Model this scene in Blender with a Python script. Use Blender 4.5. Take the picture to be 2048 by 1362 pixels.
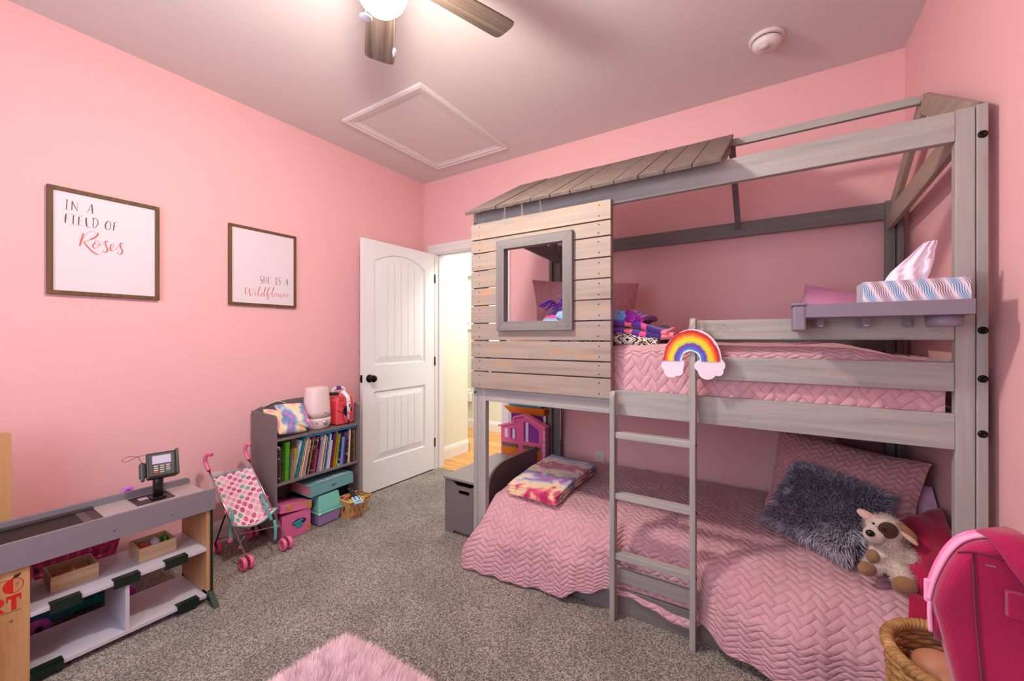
import bpy, bmesh, math, random
from mathutils import Vector, Matrix, noise
R_ = math.radians
S = bpy.context.scene
for o in list(bpy.data.objects): bpy.data.objects.remove(o)
C = S.collection
PI = math.pi

# ------------------------------------------------------------- camera
cam = bpy.data.cameras.new('camera'); camo = bpy.data.objects.new('camera', cam); C.objects.link(camo)
cam.sensor_fit = 'HORIZONTAL'; cam.sensor_width = 36.0
cam.lens = 36.0 * 807.6 / 2048.0
cam.shift_y = -6.0 / 2048.0
cam.clip_start = 0.02
camo.location = (2.84, 0.0, 1.254)
camo.rotation_euler = (R_(90), 0, R_(32.68))
S.camera = camo

# ------------------------------------------------------------- world, view
w = bpy.data.worlds.new('sky'); S.world = w; w.use_nodes = True
w.node_tree.nodes['Background'].inputs[0].default_value = (0.75, 0.85, 1.0, 1)
w.node_tree.nodes['Background'].inputs[1].default_value = 1.0
S.view_settings.view_transform = 'Standard'; S.view_settings.look = 'None'
S.view_settings.exposure = 0.68; S.view_settings.gamma = 1.0
S.view_settings.use_curve_mapping = False

def area(name, loc, rot, sx, sy, e, col):
    l = bpy.data.lights.new(name, 'AREA'); l.shape = 'RECTANGLE'; l.size = sx; l.size_y = sy
    l.energy = e; l.color = col
    o = bpy.data.objects.new(name, l); C.objects.link(o); o.location = loc; o.rotation_euler = rot
    return o
# daylight entering by the window in the wall behind the camera, the hall's ceiling lights
area('window_daylight', (1.75, -0.93, 1.55), (R_(90), 0, 0), 1.7, 1.35, 21, (0.70, 0.82, 1.0))
area('hall_light', (0.75, 3.55, 2.70), (0, 0, 0), 0.9, 0.6, 28, (0.96, 1.0, 0.95))
area('hall_light_far', (-0.6, 4.0, 2.70), (0, 0, 0), 0.6, 0.5, 13, (0.96, 1.0, 0.95))

# ------------------------------------------------------------- materials
def lin(c):
    c = c / 255.0
    return c / 12.92 if c <= 0.04045 else ((c + 0.055) / 1.055) ** 2.4
def rgb(t, a=1.0): return (lin(t[0]), lin(t[1]), lin(t[2]), a)
def hexc(h): return (int(h[0:2], 16), int(h[2:4], 16), int(h[4:6], 16))
MATS = {}
def N(nt, typ, **kw):
    n = nt.nodes.new(typ)
    for k, v in kw.items(): setattr(n, k, v)
    return n
def newmat(name):
    m = bpy.data.materials.new(name); m.use_nodes = True
    nt = m.node_tree; b = nt.nodes['Principled BSDF']
    return m, nt, b
def plain(name, col, rough=0.55, metal=0.0, bump=0.0, bscale=200, spec=0.5, emit=0, var=0.0, vscale=20, trans=0.0, sheen=0.0, alpha=1.0):
    if name in MATS: return MATS[name]
    m, nt, b = newmat(name)
    if isinstance(col, str): col = hexc(col)
    b.inputs['Base Color'].default_value = rgb(col)
    b.inputs['Roughness'].default_value = rough; b.inputs['Metallic'].default_value = metal
    b.inputs['Specular IOR Level'].default_value = spec
    if trans: b.inputs['Transmission Weight'].default_value = trans
    if sheen: b.inputs['Sheen Weight'].default_value = sheen
    if emit:
        b.inputs['Emission Color'].default_value = rgb(col); b.inputs['Emission Strength'].default_value = emit
    tc = None
    if bump or var:
        tc = N(nt, 'ShaderNodeTexCoord')
    if bump:
        n = N(nt, 'ShaderNodeTexNoise'); n.inputs['Scale'].default_value = bscale; n.inputs['Detail'].default_value = 3
        nt.links.new(tc.outputs['Object'], n.inputs['Vector'])
        bp = N(nt, 'ShaderNodeBump'); bp.inputs['Strength'].default_value = bump; bp.inputs['Distance'].default_value = 0.002
        nt.links.new(n.outputs['Fac'], bp.inputs['Height']); nt.links.new(bp.outputs['Normal'], b.inputs['Normal'])
    if var:
        n = N(nt, 'ShaderNodeTexNoise'); n.inputs['Scale'].default_value = vscale; n.inputs['Detail'].default_value = 4
        nt.links.new(tc.outputs['Object'], n.inputs['Vector'])
        r = N(nt, 'ShaderNodeValToRGB')
        r.color_ramp.elements[0].position = 0.3; r.color_ramp.elements[1].position = 0.7
        r.color_ramp.elements[0].color = rgb([max(0, c * (1 - var)) for c in col]); r.color_ramp.elements[1].color = rgb([min(255, c * (1 + var)) for c in col])
        nt.links.new(n.outputs['Fac'], r.inputs['Fac']); nt.links.new(r.outputs['Color'], b.inputs['Base Color'])
    MATS[name] = m
    return m
def ramp(nt, stops, interp='LINEAR'):
    r = N(nt, 'ShaderNodeValToRGB'); cr = r.color_ramp; cr.interpolation = interp
    while len(cr.elements) < len(stops): cr.elements.new(0.5)
    for e, (p, c) in zip(cr.elements, stops):
        e.position = p; e.color = rgb(hexc(c) if isinstance(c, str) else c)
    return r
def wood(name, axis, stops, sc=1.0, streak=30, rough=0.6, patch=None, bump=0.25, coord='Object'):
    """wood with grain running along axis 0/1/2; patch = (colour, amount) shows bare wood through worn paint"""
    if name in MATS: return MATS[name]
    m, nt, b = newmat(name); b.inputs['Roughness'].default_value = rough
    tc = N(nt, 'ShaderNodeTexCoord'); mp = N(nt, 'ShaderNodeMapping')
    s = [streak * sc] * 3; s[axis] = 1.6 * sc
    oi = N(nt, 'ShaderNodeObjectInfo')
    mx = N(nt, 'ShaderNodeMath', operation='MULTIPLY'); mx.inputs[1].default_value = 37.0
    nt.links.new(oi.outputs['Random'], mx.inputs[0])
    ad = N(nt, 'ShaderNodeVectorMath', operation='ADD')
    nt.links.new(tc.outputs[coord], ad.inputs[0]); nt.links.new(mx.outputs[0], ad.inputs[1])
    mp.inputs['Scale'].default_value = s
    nt.links.new(ad.outputs[0], mp.inputs['Vector'])
    n = N(nt, 'ShaderNodeTexNoise'); n.inputs['Scale'].default_value = 1.0; n.inputs['Detail'].default_value = 6
    n.inputs['Roughness'].default_value = 0.65; n.inputs['Distortion'].default_value = 0.4
    nt.links.new(mp.outputs[0], n.inputs['Vector'])
    r = ramp(nt, stops); nt.links.new(n.outputs['Fac'], r.inputs['Fac'])
    out = r.outputs['Color']
    if patch:
        mp2 = N(nt, 'ShaderNodeMapping'); s2 = [22.0] * 3; s2[axis] = 9.0; mp2.inputs['Scale'].default_value = s2
        nt.links.new(ad.outputs[0], mp2.inputs['Vector'])
        n2 = N(nt, 'ShaderNodeTexNoise'); n2.inputs['Scale'].default_value = 1.0; n2.inputs['Detail'].default_value = 8; n2.inputs['Roughness'].default_value = 0.75
        nt.links.new(mp2.outputs[0], n2.inputs['Vector'])
        r2 = N(nt, 'ShaderNodeMapRange'); r2.inputs['From Min'].default_value = patch[1]; r2.inputs['From Max'].default_value = patch[1] + 0.12
        r2.inputs['To Max'].default_value = patch[2]
        nt.links.new(n2.outputs['Fac'], r2.inputs['Value'])
        mi = N(nt, 'ShaderNodeMix', data_type='RGBA'); mi.inputs[7].default_value = rgb(hexc(patch[0]))
        nt.links.new(r2.outputs[0], mi.inputs[0]); nt.links.new(out, mi.inputs[6]); out = mi.outputs[2]
        # saw marks across the grain
        wv = N(nt, 'ShaderNodeMapping'); s3 = [1.0] * 3; s3[axis] = 260.0; wv.inputs['Scale'].default_value = s3
        nt.links.new(ad.outputs[0], wv.inputs['Vector'])
        n3 = N(nt, 'ShaderNodeTexNoise'); n3.inputs['Scale'].default_value = 1.0
        nt.links.new(wv.outputs[0], n3.inputs['Vector'])
        sm = N(nt, 'ShaderNodeMath', operation='ADD'); nt.links.new(n.outputs['Fac'], sm.inputs[0]); nt.links.new(n3.outputs['Fac'], sm.inputs[1])
        hb = sm.outputs[0]
    else: hb = n.outputs['Fac']
    nt.links.new(out, b.inputs['Base Color'])
    bp = N(nt, 'ShaderNodeBump'); bp.inputs['Strength'].default_value = bump; bp.inputs['Distance'].default_value = 0.002
    nt.links.new(hb, bp.inputs['Height']); nt.links.new(bp.outputs['Normal'], b.inputs['Normal'])
    MATS[name] = m
    return m
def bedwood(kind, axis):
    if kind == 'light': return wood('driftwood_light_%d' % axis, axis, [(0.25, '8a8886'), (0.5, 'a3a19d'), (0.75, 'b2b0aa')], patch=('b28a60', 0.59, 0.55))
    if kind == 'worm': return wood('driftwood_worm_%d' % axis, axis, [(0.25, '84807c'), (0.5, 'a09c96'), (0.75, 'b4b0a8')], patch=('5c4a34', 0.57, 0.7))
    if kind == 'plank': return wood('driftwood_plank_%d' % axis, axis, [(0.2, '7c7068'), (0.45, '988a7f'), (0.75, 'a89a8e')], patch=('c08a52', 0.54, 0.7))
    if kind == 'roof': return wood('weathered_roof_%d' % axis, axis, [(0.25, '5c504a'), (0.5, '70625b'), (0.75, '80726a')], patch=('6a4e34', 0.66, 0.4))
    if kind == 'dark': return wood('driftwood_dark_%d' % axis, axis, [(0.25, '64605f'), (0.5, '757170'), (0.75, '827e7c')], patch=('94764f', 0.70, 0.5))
def fabric(name, col, rough=0.9, bump=0.3, scale=400, var=0.06, vscale=14, sheen=0.3):
    return plain(name, col, rough=rough, bump=bump, bscale=scale, var=var, vscale=vscale, sheen=sheen, spec=0.2)

# ------------------------------------------------------------- mesh builder
class MB:
    def __init__(s): s.v = []; s.f = []; s.uv = []; s.sm = []; s.mi = []
    def add(s, vs, fs, uvs=None, smooth=False, mi=0):
        o = len(s.v); s.v += [tuple(v) for v in vs]
        for i, f in enumerate(fs):
            s.f.append([o + k for k in f]); s.sm.append(smooth); s.mi.append(mi)
            s.uv.append([uvs[k] for k in f] if uvs else None)
        return s
    def box(s, x0, x1, y0, y1, z0, z1, M=None, mi=0):
        vs = [(x, y, z) for x in (x0, x1) for y in (y0, y1) for z in (z0, z1)]
        if M: vs = [tuple(M @ Vector(v)) for v in vs]
        return s.add(vs, [(0, 1, 3, 2), (4, 6, 7, 5), (0, 4, 5, 1), (2, 3, 7, 6), (0, 2, 6, 4), (1, 5, 7, 3)], mi=mi)
    def hexa(s, vs, mi=0):   # 8 corners ordered as box
        return s.add(vs, [(0, 1, 3, 2), (4, 6, 7, 5), (0, 4, 5, 1), (2, 3, 7, 6), (0, 2, 6, 4), (1, 5, 7, 3)], mi=mi)
    def beam(s, a, b, w, t, up=(0, 0, 1), mi=0):   # box from a to b, w along up, t across
        a = Vector(a); b = Vector(b); d = (b - a).normalized(); u = Vector(up); u = (u - d * u.dot(d)).normalized(); c = d.cross(u)
        vs = [p + c * cc * t / 2 + u * uu * w / 2 for p in (a, b) for cc in (-1, 1) for uu in (-1, 1)]
        return s.hexa(vs, mi)
    def tube(s, path, r, n=10, cap=True, smooth=True, mi=0):
        path = [Vector(p) for p in path]; rs = r if hasattr(r, '__len__') else [r] * len(path)
        vs = []; prev = None
        for i, p in enumerate(path):
            d = (path[min(i + 1, len(path) - 1)] - path[max(i - 1, 0)]).normalized()
            if prev is None:
                a = Vector((0, 0, 1)) if abs(d.z) < 0.9 else Vector((1, 0, 0)); u = d.cross(a).normalized()
            else: u = (prev - d * prev.dot(d)).normalized()
            prev = u; v = d.cross(u)
            for k in range(n):
                t = 2 * PI * k / n; vs.append(p + (u * math.cos(t) + v * math.sin(t)) * rs[i])
        fs = []
        for i in range(len(path) - 1):
            for k in range(n):
                a = i * n + k; b = i * n + (k + 1) % n; fs.append((a, b, b + n, a + n))
        s.add(vs, fs, smooth=smooth, mi=mi)
        if cap:
            o = len(s.v) - len(vs)
            s.f.append([o + k for k in reversed(range(n))]); s.sm.append(False); s.uv.append(None); s.mi.append(mi)
            o2 = o + (len(path) - 1) * n
            s.f.append([o2 + k for k in range(n)]); s.sm.append(False); s.uv.append(None); s.mi.append(mi)
        return s
    def lathe(s, prof, c=(0, 0, 0), n=24, M=None, smooth=True, mi=0):   # prof: (r, z)
        vs = []; M = M or Matrix.Identity(4)
        for (r, z) in prof:
            for k in range(n):
                t = 2 * PI * k / n; vs.append(M @ Vector((c[0] + r * math.cos(t), c[1] + r * math.sin(t), c[2] + z)))
        fs = []
        for i in range(len(prof) - 1):
            for k in range(n):
                a = i * n + k; b = i * n + (k + 1) % n; fs.append((a, b, b + n, a + n))
        s.add(vs, fs, smooth=smooth, mi=mi)
        o = len(s.v) - len(vs)
        if prof[0][0] > 1e-5: s.f.append([o + k for k in reversed(range(n))]); s.sm.append(False); s.uv.append(None); s.mi.append(mi)
        if prof[-1][0] > 1e-5: s.f.append([o + (len(prof) - 1) * n + k for k in range(n)]); s.sm.append(False); s.uv.append(None); s.mi.append(mi)
        return s
    def prism(s, poly, fn, t0, t1, mi=0, smooth=False):   # poly 2D; fn(a,b,t)->xyz
        n = len(poly)
        vs = [fn(a, b, t0) for a, b in poly] + [fn(a, b, t1) for a, b in poly]
        fs = [tuple(reversed(range(n))), tuple(range(n, 2 * n))]
        s.add(vs, fs, mi=mi)
        o = len(s.v) - 2 * n
        for k in range(n):
            k2 = (k + 1) % n
            s.f.append([o + k, o + k2, o + n + k2, o + n + k]); s.sm.append(smooth); s.uv.append(None); s.mi.append(mi)
        return s
    def grid(s, nu, nv, fn, uvfn=None, closed_u=False, smooth=True, mi=0):
        vs = []; uvs = []
        for i in range(nu):
            for j in range(nv):
                u = i / (nu - 1) if not closed_u else i / nu; v = j / (nv - 1)
                vs.append(fn(u, v)); uvs.append(uvfn(u, v) if uvfn else (u, v))
        fs = []
        for i in range(nu if closed_u else nu - 1):
            for j in range(nv - 1):
                a = i * nv + j; b = ((i + 1) % nu) * nv + j; fs.append((a, b, b + 1, a + 1))
        return s.add(vs, fs, uvs, smooth, mi)
    def ell(s, c, r, M=None, n=20, m=12, mi=0):
        Mx = M or Matrix.Identity(3)
        def fn(u, v):
            th = 2 * PI * u; ph = PI * v
            return Vector(c) + Mx @ Vector((r[0] * math.sin(ph) * math.cos(th), r[1] * math.sin(ph) * math.sin(th), r[2] * math.cos(ph)))
        return s.grid(n, m, fn, closed_u=True, mi=mi)
    def build(s, name, mat=None, parent=None, bevel=0.0, seg=2, merge=False, sub=0, solid=0.0, origin=None, local=False):
        me = bpy.data.meshes.new(name)
        vs = s.v
        if origin is not None: vs = [(v[0] - origin[0], v[1] - origin[1], v[2] - origin[2]) for v in vs]
        me.from_pydata([tuple(v) for v in vs], [], s.f)
        me.polygons.foreach_set('use_smooth', s.sm)
        me.polygons.foreach_set('material_index', s.mi)
        if any(u is not None for u in s.uv):
            l = me.uv_layers.new(name='UVMap'); k = 0
            for f, u in zip(s.f, s.uv):
                for q in range(len(f)):
                    l.data[k].uv = u[q] if u else (0, 0); k += 1
        me.validate(); me.update()
        if merge or True:
            bm = bmesh.new(); bm.from_mesh(me)
            if merge: bmesh.ops.remove_doubles(bm, verts=bm.verts, dist=1e-5)
            bmesh.ops.recalc_face_normals(bm, faces=bm.faces)
            bm.to_mesh(me); bm.free()
        for mt in (mat if isinstance(mat, (list, tuple)) else [mat]):
            if mt: me.materials.append(mt)
        o = bpy.data.objects.new(name, me); C.objects.link(o)
        if origin is not None: o.location = origin
        if parent:
            o.parent = parent
            if not local: o.matrix_parent_inverse = WM(parent).inverted()
        if solid:
            mo = o.modifiers.new('solid', 'SOLIDIFY'); mo.thickness = solid; mo.offset = 0
        if sub:
            mo = o.modifiers.new('sub', 'SUBSURF'); mo.levels = sub; mo.render_levels = sub
        if bevel:
            mo = o.modifiers.new('bevel', 'BEVEL'); mo.width = bevel; mo.segments = seg; mo.limit_method = 'ANGLE'; mo.angle_limit = R_(40)
        return o
def WM(o):
    m = Matrix.LocRotScale(o.location, o.rotation_euler, o.scale)
    if o.parent: m = WM(o.parent) @ o.matrix_parent_inverse @ m
    return m
def tag(o, label=None, cat=None, group=None, kind=None):
    if label: o['label'] = label
    if cat: o['category'] = cat
    if group: o['group'] = group
    if kind: o['kind'] = kind
    return o
def thing(name, loc, label, cat, group=None, rz=0.0):
    o = bpy.data.objects.new(name, None); C.objects.link(o); o.location = loc; o.rotation_euler = (0, 0, rz)
    o.empty_display_size = 0.05
    return tag(o, label, cat, group)
def struct(o, label=None):
    o['kind'] = 'structure'
    if label: o['label'] = label
    return o
def smoothpath(pts, n=8):
    pts = [Vector(p) for p in pts]; out = []
    P = [pts[0]] + pts + [pts[-1]]
    for i in range(1, len(P) - 2):
        for k in range(n):
            t = k / n; a, b, c, d = P[i - 1], P[i], P[i + 1], P[i + 2]
            out.append(0.5 * ((2 * b) + (-a + c) * t + (2 * a - 5 * b + 4 * c - d) * t * t + (-a + 3 * b - 3 * c + d) * t ** 3))
    out.append(pts[-1]); return out
def rot3(rx=0, ry=0, rz=0):
    from mathutils import Euler
    return Euler((R_(rx), R_(ry), R_(rz))).to_matrix()
def ease(t): t = max(0.0, min(1.0, t)); return t * t * (3 - 2 * t)
def nz(x, y, z=0.0): return noise.noise(Vector((x, y, z)))
# ============================================================= room
RX, BY, FY, CH = 3.42, 2.84, -0.97, 2.745
pinkwall = plain('pink_paint', (236, 184, 185), rough=0.6, bump=0.12, bscale=350, spec=0.35)
ceilmat = plain('ceiling_paint', (222, 213, 211), rough=0.9, bump=0.1, bscale=300, spec=0.2)
white = plain('white_trim', (232, 228, 228), rough=0.4)
hallw = plain('hall_paint', (222, 222, 208), rough=0.8)
# carpet
def carpet():
    m, nt, b = newmat('carpet'); b.inputs['Roughness'].default_value = 1.0; b.inputs['Specular IOR Level'].default_value = 0.05
    b.inputs['Sheen Weight'].default_value = 0.2
    tc = N(nt, 'ShaderNodeTexCoord')
    n = N(nt, 'ShaderNodeTexNoise'); n.inputs['Scale'].default_value = 190; n.inputs['Detail'].default_value = 3; n.inputs['Roughness'].default_value = 0.7
    n2 = N(nt, 'ShaderNodeTexNoise'); n2.inputs['Scale'].default_value = 3.2; n2.inputs['Detail'].default_value = 2
    n3 = N(nt, 'ShaderNodeTexVoronoi'); n3.inputs['Scale'].default_value = 230
    n4 = N(nt, 'ShaderNodeMath', operation='MULTIPLY_ADD'); n4.inputs[1].default_value = 0.42
    for q in (n, n2, n3): nt.links.new(tc.outputs['Object'], q.inputs['Vector'])
    r = ramp(nt, [(0.30, '61564e'), (0.45, '8d8278'), (0.55, 'b0a599'), (0.70, 'dad1c6')]); sx = N(nt, 'ShaderNodeSeparateXYZ'); nt.links.new(n3.outputs['Color'], sx.inputs[0]); nt.links.new(sx.outputs[0], n4.inputs[0])
    n5 = N(nt, 'ShaderNodeMath', operation='MULTIPLY'); n5.inputs[1].default_value = 0.58; nt.links.new(n.outputs['Fac'], n5.inputs[0]); nt.links.new(n5.outputs[0], n4.inputs[2])
    nt.links.new(n4.outputs[0], r.inputs['Fac'])
    r2 = ramp(nt, [(0.4, 'e6e6e6'), (0.6, 'ffffff')]); nt.links.new(n2.outputs['Fac'], r2.inputs['Fac'])
    mi = N(nt, 'ShaderNodeMix', data_type='RGBA', blend_type='MULTIPLY'); mi.inputs[0].default_value = 1.0
    nt.links.new(r.outputs[0], mi.inputs[6]); nt.links.new(r2.outputs[0], mi.inputs[7]); nt.links.new(mi.outputs[2], b.inputs['Base Color'])
    ad = N(nt, 'ShaderNodeMath', operation='SUBTRACT'); nt.links.new(n.outputs['Fac'], ad.inputs[0]); nt.links.new(n3.outputs['Distance'], ad.inputs[1])
    bp = N(nt, 'ShaderNodeBump'); bp.inputs['Strength'].default_value = 0.9; bp.inputs['Distance'].default_value = 0.008
    nt.links.new(ad.outputs[0], bp.inputs['Height']); nt.links.new(bp.outputs[0], b.inputs['Normal'])
    return m
struct(MB().box(0, RX, FY, BY + 0.06, -0.05, 0.0).build('floor', carpet()), 'speckled grey-beige carpet floor')
# carpet seam: a thin dark ridge line running from the rug towards the shelf
# hall floor of oak boards
def oak():
    m, nt, b = newmat('oak_boards'); b.inputs['Roughness'].default_value = 0.35
    tc = N(nt, 'ShaderNodeTexCoord'); mp = N(nt, 'ShaderNodeMapping'); mp.inputs['Scale'].default_value = (1, 1, 1)
    nt.links.new(tc.outputs['Object'], mp.inputs[0])
    br = N(nt, 'ShaderNodeTexBrick'); br.inputs['Scale'].default_value = 1.0; br.inputs['Brick Width'].default_value = 1.1; br.inputs['Row Height'].default_value = 0.12
    br.inputs['Mortar Size'].default_value = 0.0015; br.inputs['Color1'].default_value = rgb(hexc('dfae68')); br.inputs['Color2'].default_value = rgb(hexc('c98f4a')); br.inputs['Mortar'].default_value = rgb(hexc('8a5a2a'))
    nt.links.new(mp.outputs[0], br.inputs['Vector'])
    mp2 = N(nt, 'ShaderNodeMapping'); mp2.inputs['Scale'].default_value = (3, 40, 1); nt.links.new(tc.outputs['Object'], mp2.inputs[0])
    n = N(nt, 'ShaderNodeTexNoise'); n.inputs['Scale'].default_value = 1; n.inputs['Detail'].default_value = 5; nt.links.new(mp2.outputs[0], n.inputs['Vector'])
    r = ramp(nt, [(0.3, 'b98a55'), (0.6, 'ffffff')]); nt.links.new(n.outputs['Fac'], r.inputs['Fac'])
    mi = N(nt, 'ShaderNodeMix', data_type='RGBA', blend_type='MULTIPLY'); mi.inputs[0].default_value = 0.7
    nt.links.new(br.outputs[0], mi.inputs[6]); nt.links.new(r.outputs[0], mi.inputs[7]); nt.links.new(mi.outputs[2], b.inputs['Base Color'])
    return m
struct(MB().box(-1.6, 1.62, BY + 0.06, 4.4, -0.05, 0.002).build('floor_hall', oak()), 'honey oak board floor of the hall')
struct(MB().box(0 - 0.12, 0, FY - 0.12, BY + 0.12, -0.05, CH + 0.05).build('wall_left', pinkwall), 'pink left wall')
struct(MB().box(RX, RX + 0.12, FY - 0.12, BY + 0.12, -0.05, CH + 0.05).build('wall_right', pinkwall), 'pink right wall')
D0, D1, DH = 0.150, 0.915, 2.045
wb = MB().box(0, D0 - 0.015, BY, BY + 0.12, -0.05, CH).box(D1 + 0.015, RX, BY, BY + 0.12, -0.05, CH).box(D0 - 0.015, D1 + 0.015, BY, BY + 0.12, DH + 0.015, CH)
struct(wb.build('wall_back', pinkwall), 'pink back wall with the doorway')
struct(MB().box(-0.1, RX + 0.1, FY - 0.1, BY + 0.1, CH, CH + 0.08).build('ceiling', ceilmat), 'mauve-lit white ceiling')
# front wall behind the camera with its window
WX0, WX1, WZ0, WZ1 = 0.85, 2.65, 0.85, 2.25
wf = MB().box(0, WX0, FY - 0.12, FY, -0.05, CH).box(WX1, RX, FY - 0.12, FY, -0.05, CH).box(WX0, WX1, FY - 0.12, FY, -0.05, WZ0).box(WX0, WX1, FY - 0.12, FY, WZ1, CH)
struct(wf.build('wall_front', pinkwall), 'pink wall behind the camera')
wn = MB()
for (a, b_, c_, d_) in ((WX0, WX1, WZ0, WZ0 + .05), (WX0, WX1, WZ1 - .05, WZ1), (WX0, WX0 + .05, WZ0, WZ1), (WX1 - .05, WX1, WZ0, WZ1), (1.725, 1.775, WZ0, WZ1), (WX0, WX1, 1.53, 1.57)):
    wn.box(a, b_, FY - .09, FY - .05, c_, d_)
wo = struct(wn.build('window_1', white), 'white sash window behind the camera')
gl = plain('window_glass', (250, 250, 255), rough=0.0, trans=1.0)
MB().box(WX0 + .01, WX1 - .01, FY - .072, FY - .068, WZ0 + .01, WZ1 - .01).build('pane', gl, wo)
# hall shell
hs = lambda n, *a: struct(MB().box(*a).build(n, hallw), None)
hs('wall_hall_left', -0.10, 0.02, BY + 0.12, 3.49, 0, CH)['label'] = 'cream hall wall seen through the doorway'
hs('wall_hall_far', -1.6, 1.62, 4.40, 4.5, 0, CH)['label'] = 'cream far hall wall'
hs('wall_hall_right', 1.62, 1.72, BY + 0.12, 4.5, 0, CH)['label'] = 'cream right hall wall'
hs('wall_hall_end', -1.7, -1.6, BY + 0.12, 4.5, 0, CH)['label'] = 'cream hall end wall'
hs('wall_hall_near', -1.6, -0.10, BY + 0.10, BY + 0.14, 0, CH)['label'] = 'hall wall on the room side'
struct(MB().box(-1.7, 1.72, BY + 0.12, 4.5, CH, CH + 0.08).build('ceiling_hall', plain('hall_ceiling', (235, 235, 230), rough=0.9)), 'white hall ceiling')

def baseboard(name, fn, h=0.135, label=None):
    """fn(t,a): maps length 0..1 and thickness a, height b"""
    prof = [(0, 0), (0.015, 0), (0.015, h * 0.72), (0.012, h * 0.76), (0.012, h * 0.84), (0.008, h * 0.9), (0.005, h), (0, h)]
    o = MB().prism(prof, fn[0], fn[1], fn[2]).build(name, white)
    return struct(o, label)
baseboard('baseboard_left', (lambda a, b, t: (a, t, b), FY, BY), label='pink room left white baseboard')
baseboard('baseboard_right', (lambda a, b, t: (RX - a, t, b), FY, BY), label='white baseboard on the right wall')
baseboard('baseboard_back', (lambda a, b, t: (t, BY - a, b), 0.99, RX), label='white baseboard behind the beds')
baseboard('baseboard_hall_left', (lambda a, b, t: (0.02 + a, t, b), BY + 0.12, 3.50), label='white hall baseboard')
baseboard('baseboard_hall_corner', (lambda a, b, t: (t, 3.49 + a, b), -0.10, 0.035), label='white baseboard returning round the hall corner')
baseboard('baseboard_hall_far', (lambda a, b, t: (t, 4.40 - a, b), -1.6, 1.62), label='white baseboard of the far hall wall')
# door trim: jamb, casing
jm = MB().box(D0 - 0.015, D0, BY, BY + 0.12, 0, DH).box(D1, D1 + 0.015, BY, BY + 0.12, 0, DH).box(D0 - 0.015, D1 + 0.015, BY, BY + 0.12, DH, DH + 0.015)
jm.box(D0, D0 + 0.012, BY + 0.045, BY + 0.08, 0, DH).box(D1 - 0.012, D1, BY + 0.045, BY + 0.08, 0, DH).box(D0, D1, BY + 0.045, BY + 0.08, DH - 0.012, DH)
struct(jm.build('trim_1', white, bevel=0.002), 'white door jamb')
def casing(name, y, s, label):
    cs = MB()
    for (x0, x1) in ((D0 - 0.088, D0 - 0.008), (D1 + 0.008, D1 + 0.088)):
        cs.box(x0, x1, min(y, y + s * 0.014), max(y, y + s * 0.014), 0, DH + 0.088)
        o = 0.018
        cs.box(x0 + (0.006 if x0 < 0.5 else 0.05), x1 - (0.05 if x0 < 0.5 else 0.006), min(y, y + s * o), max(y, y + s * o), 0, DH + 0.082)
    cs.box(D0 - 0.088, D1 + 0.088, min(y, y + s * 0.0141), max(y, y + s * 0.0141), DH + 0.008, DH + 0.088)
    cs.box(D0 - 0.082, D1 + 0.082, min(y, y + s * 0.0181), max(y, y + s * 0.0181), DH + 0.055, DH + 0.082)
    return struct(cs.build(name, white, bevel=0.002), label)
casing('trim_2', BY, -1, 'white casing around the doorway')
casing('trim_3', BY + 0.12, 1, 'white casing on the hall side')

# open door with arched plank panels -- built in local space: u along width from hinge, face at +n
DW, DT, DHH = 0.790, 0.035, 2.03
ang = math.atan2(2.055 - 2.828, 0.140 - 0.150)   # direction from hinge to free edge
dr = bpy.data.objects.new('door_1', None); C.objects.link(dr); dr.location = (0.150, 2.828, 0.012); dr.rotation_euler = (0, 0, ang)
struct(dr, 'white two-panel door with an arched top panel standing open against the left wall')
# local x = width from the hinge to the free edge, local +y = room-facing side
def door_leaf():
    a, b_ = 0.115, DW - 0.105       # panel extents across
    lo = (0.235, 0.805); hi = (1.02, 1.86)
    f = 0.0   # face plane y
    arch = lambda x: 0.085 * (1 - ((x - (a + b_) / 2) / ((b_ - a) / 2)) ** 2)
    mb = MB()
    mb.box(0, DW, -DT, -0.012, 0, DHH)
    # face frame pieces
    mb.box(0, a, -0.012, f, 0, DHH); mb.box(b_, DW, -0.012, f, 0, DHH)
    mb.box(a, b_, -0.012, f, 0, lo[0]); mb.box(a, b_, -0.012, f, lo[1], hi[0])
    n = 20
    for k in range(n):
        x0 = a + (b_ - a) * k / n; x1 = a + (b_ - a) * (k + 1) / n
        mb.hexa([(x0, -0.012, hi[1] + arch(x0)), (x0, -0.012, DHH), (x0, f, hi[1] + arch(x0)), (x0, f, DHH), (x1, -0.012, hi[1] + arch(x1)), (x1, -0.012, DHH), (x1, f, hi[1] + arch(x1)), (x1, f, DHH)])
    return mb, a, b_, lo, hi, arch
mb, a_, b_, lo_, hi_, arch_ = door_leaf()
doorm = plain('door_paint', (236, 236, 240), rough=0.38)
mb.build('door_leaf', doorm, dr, local=True)
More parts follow.
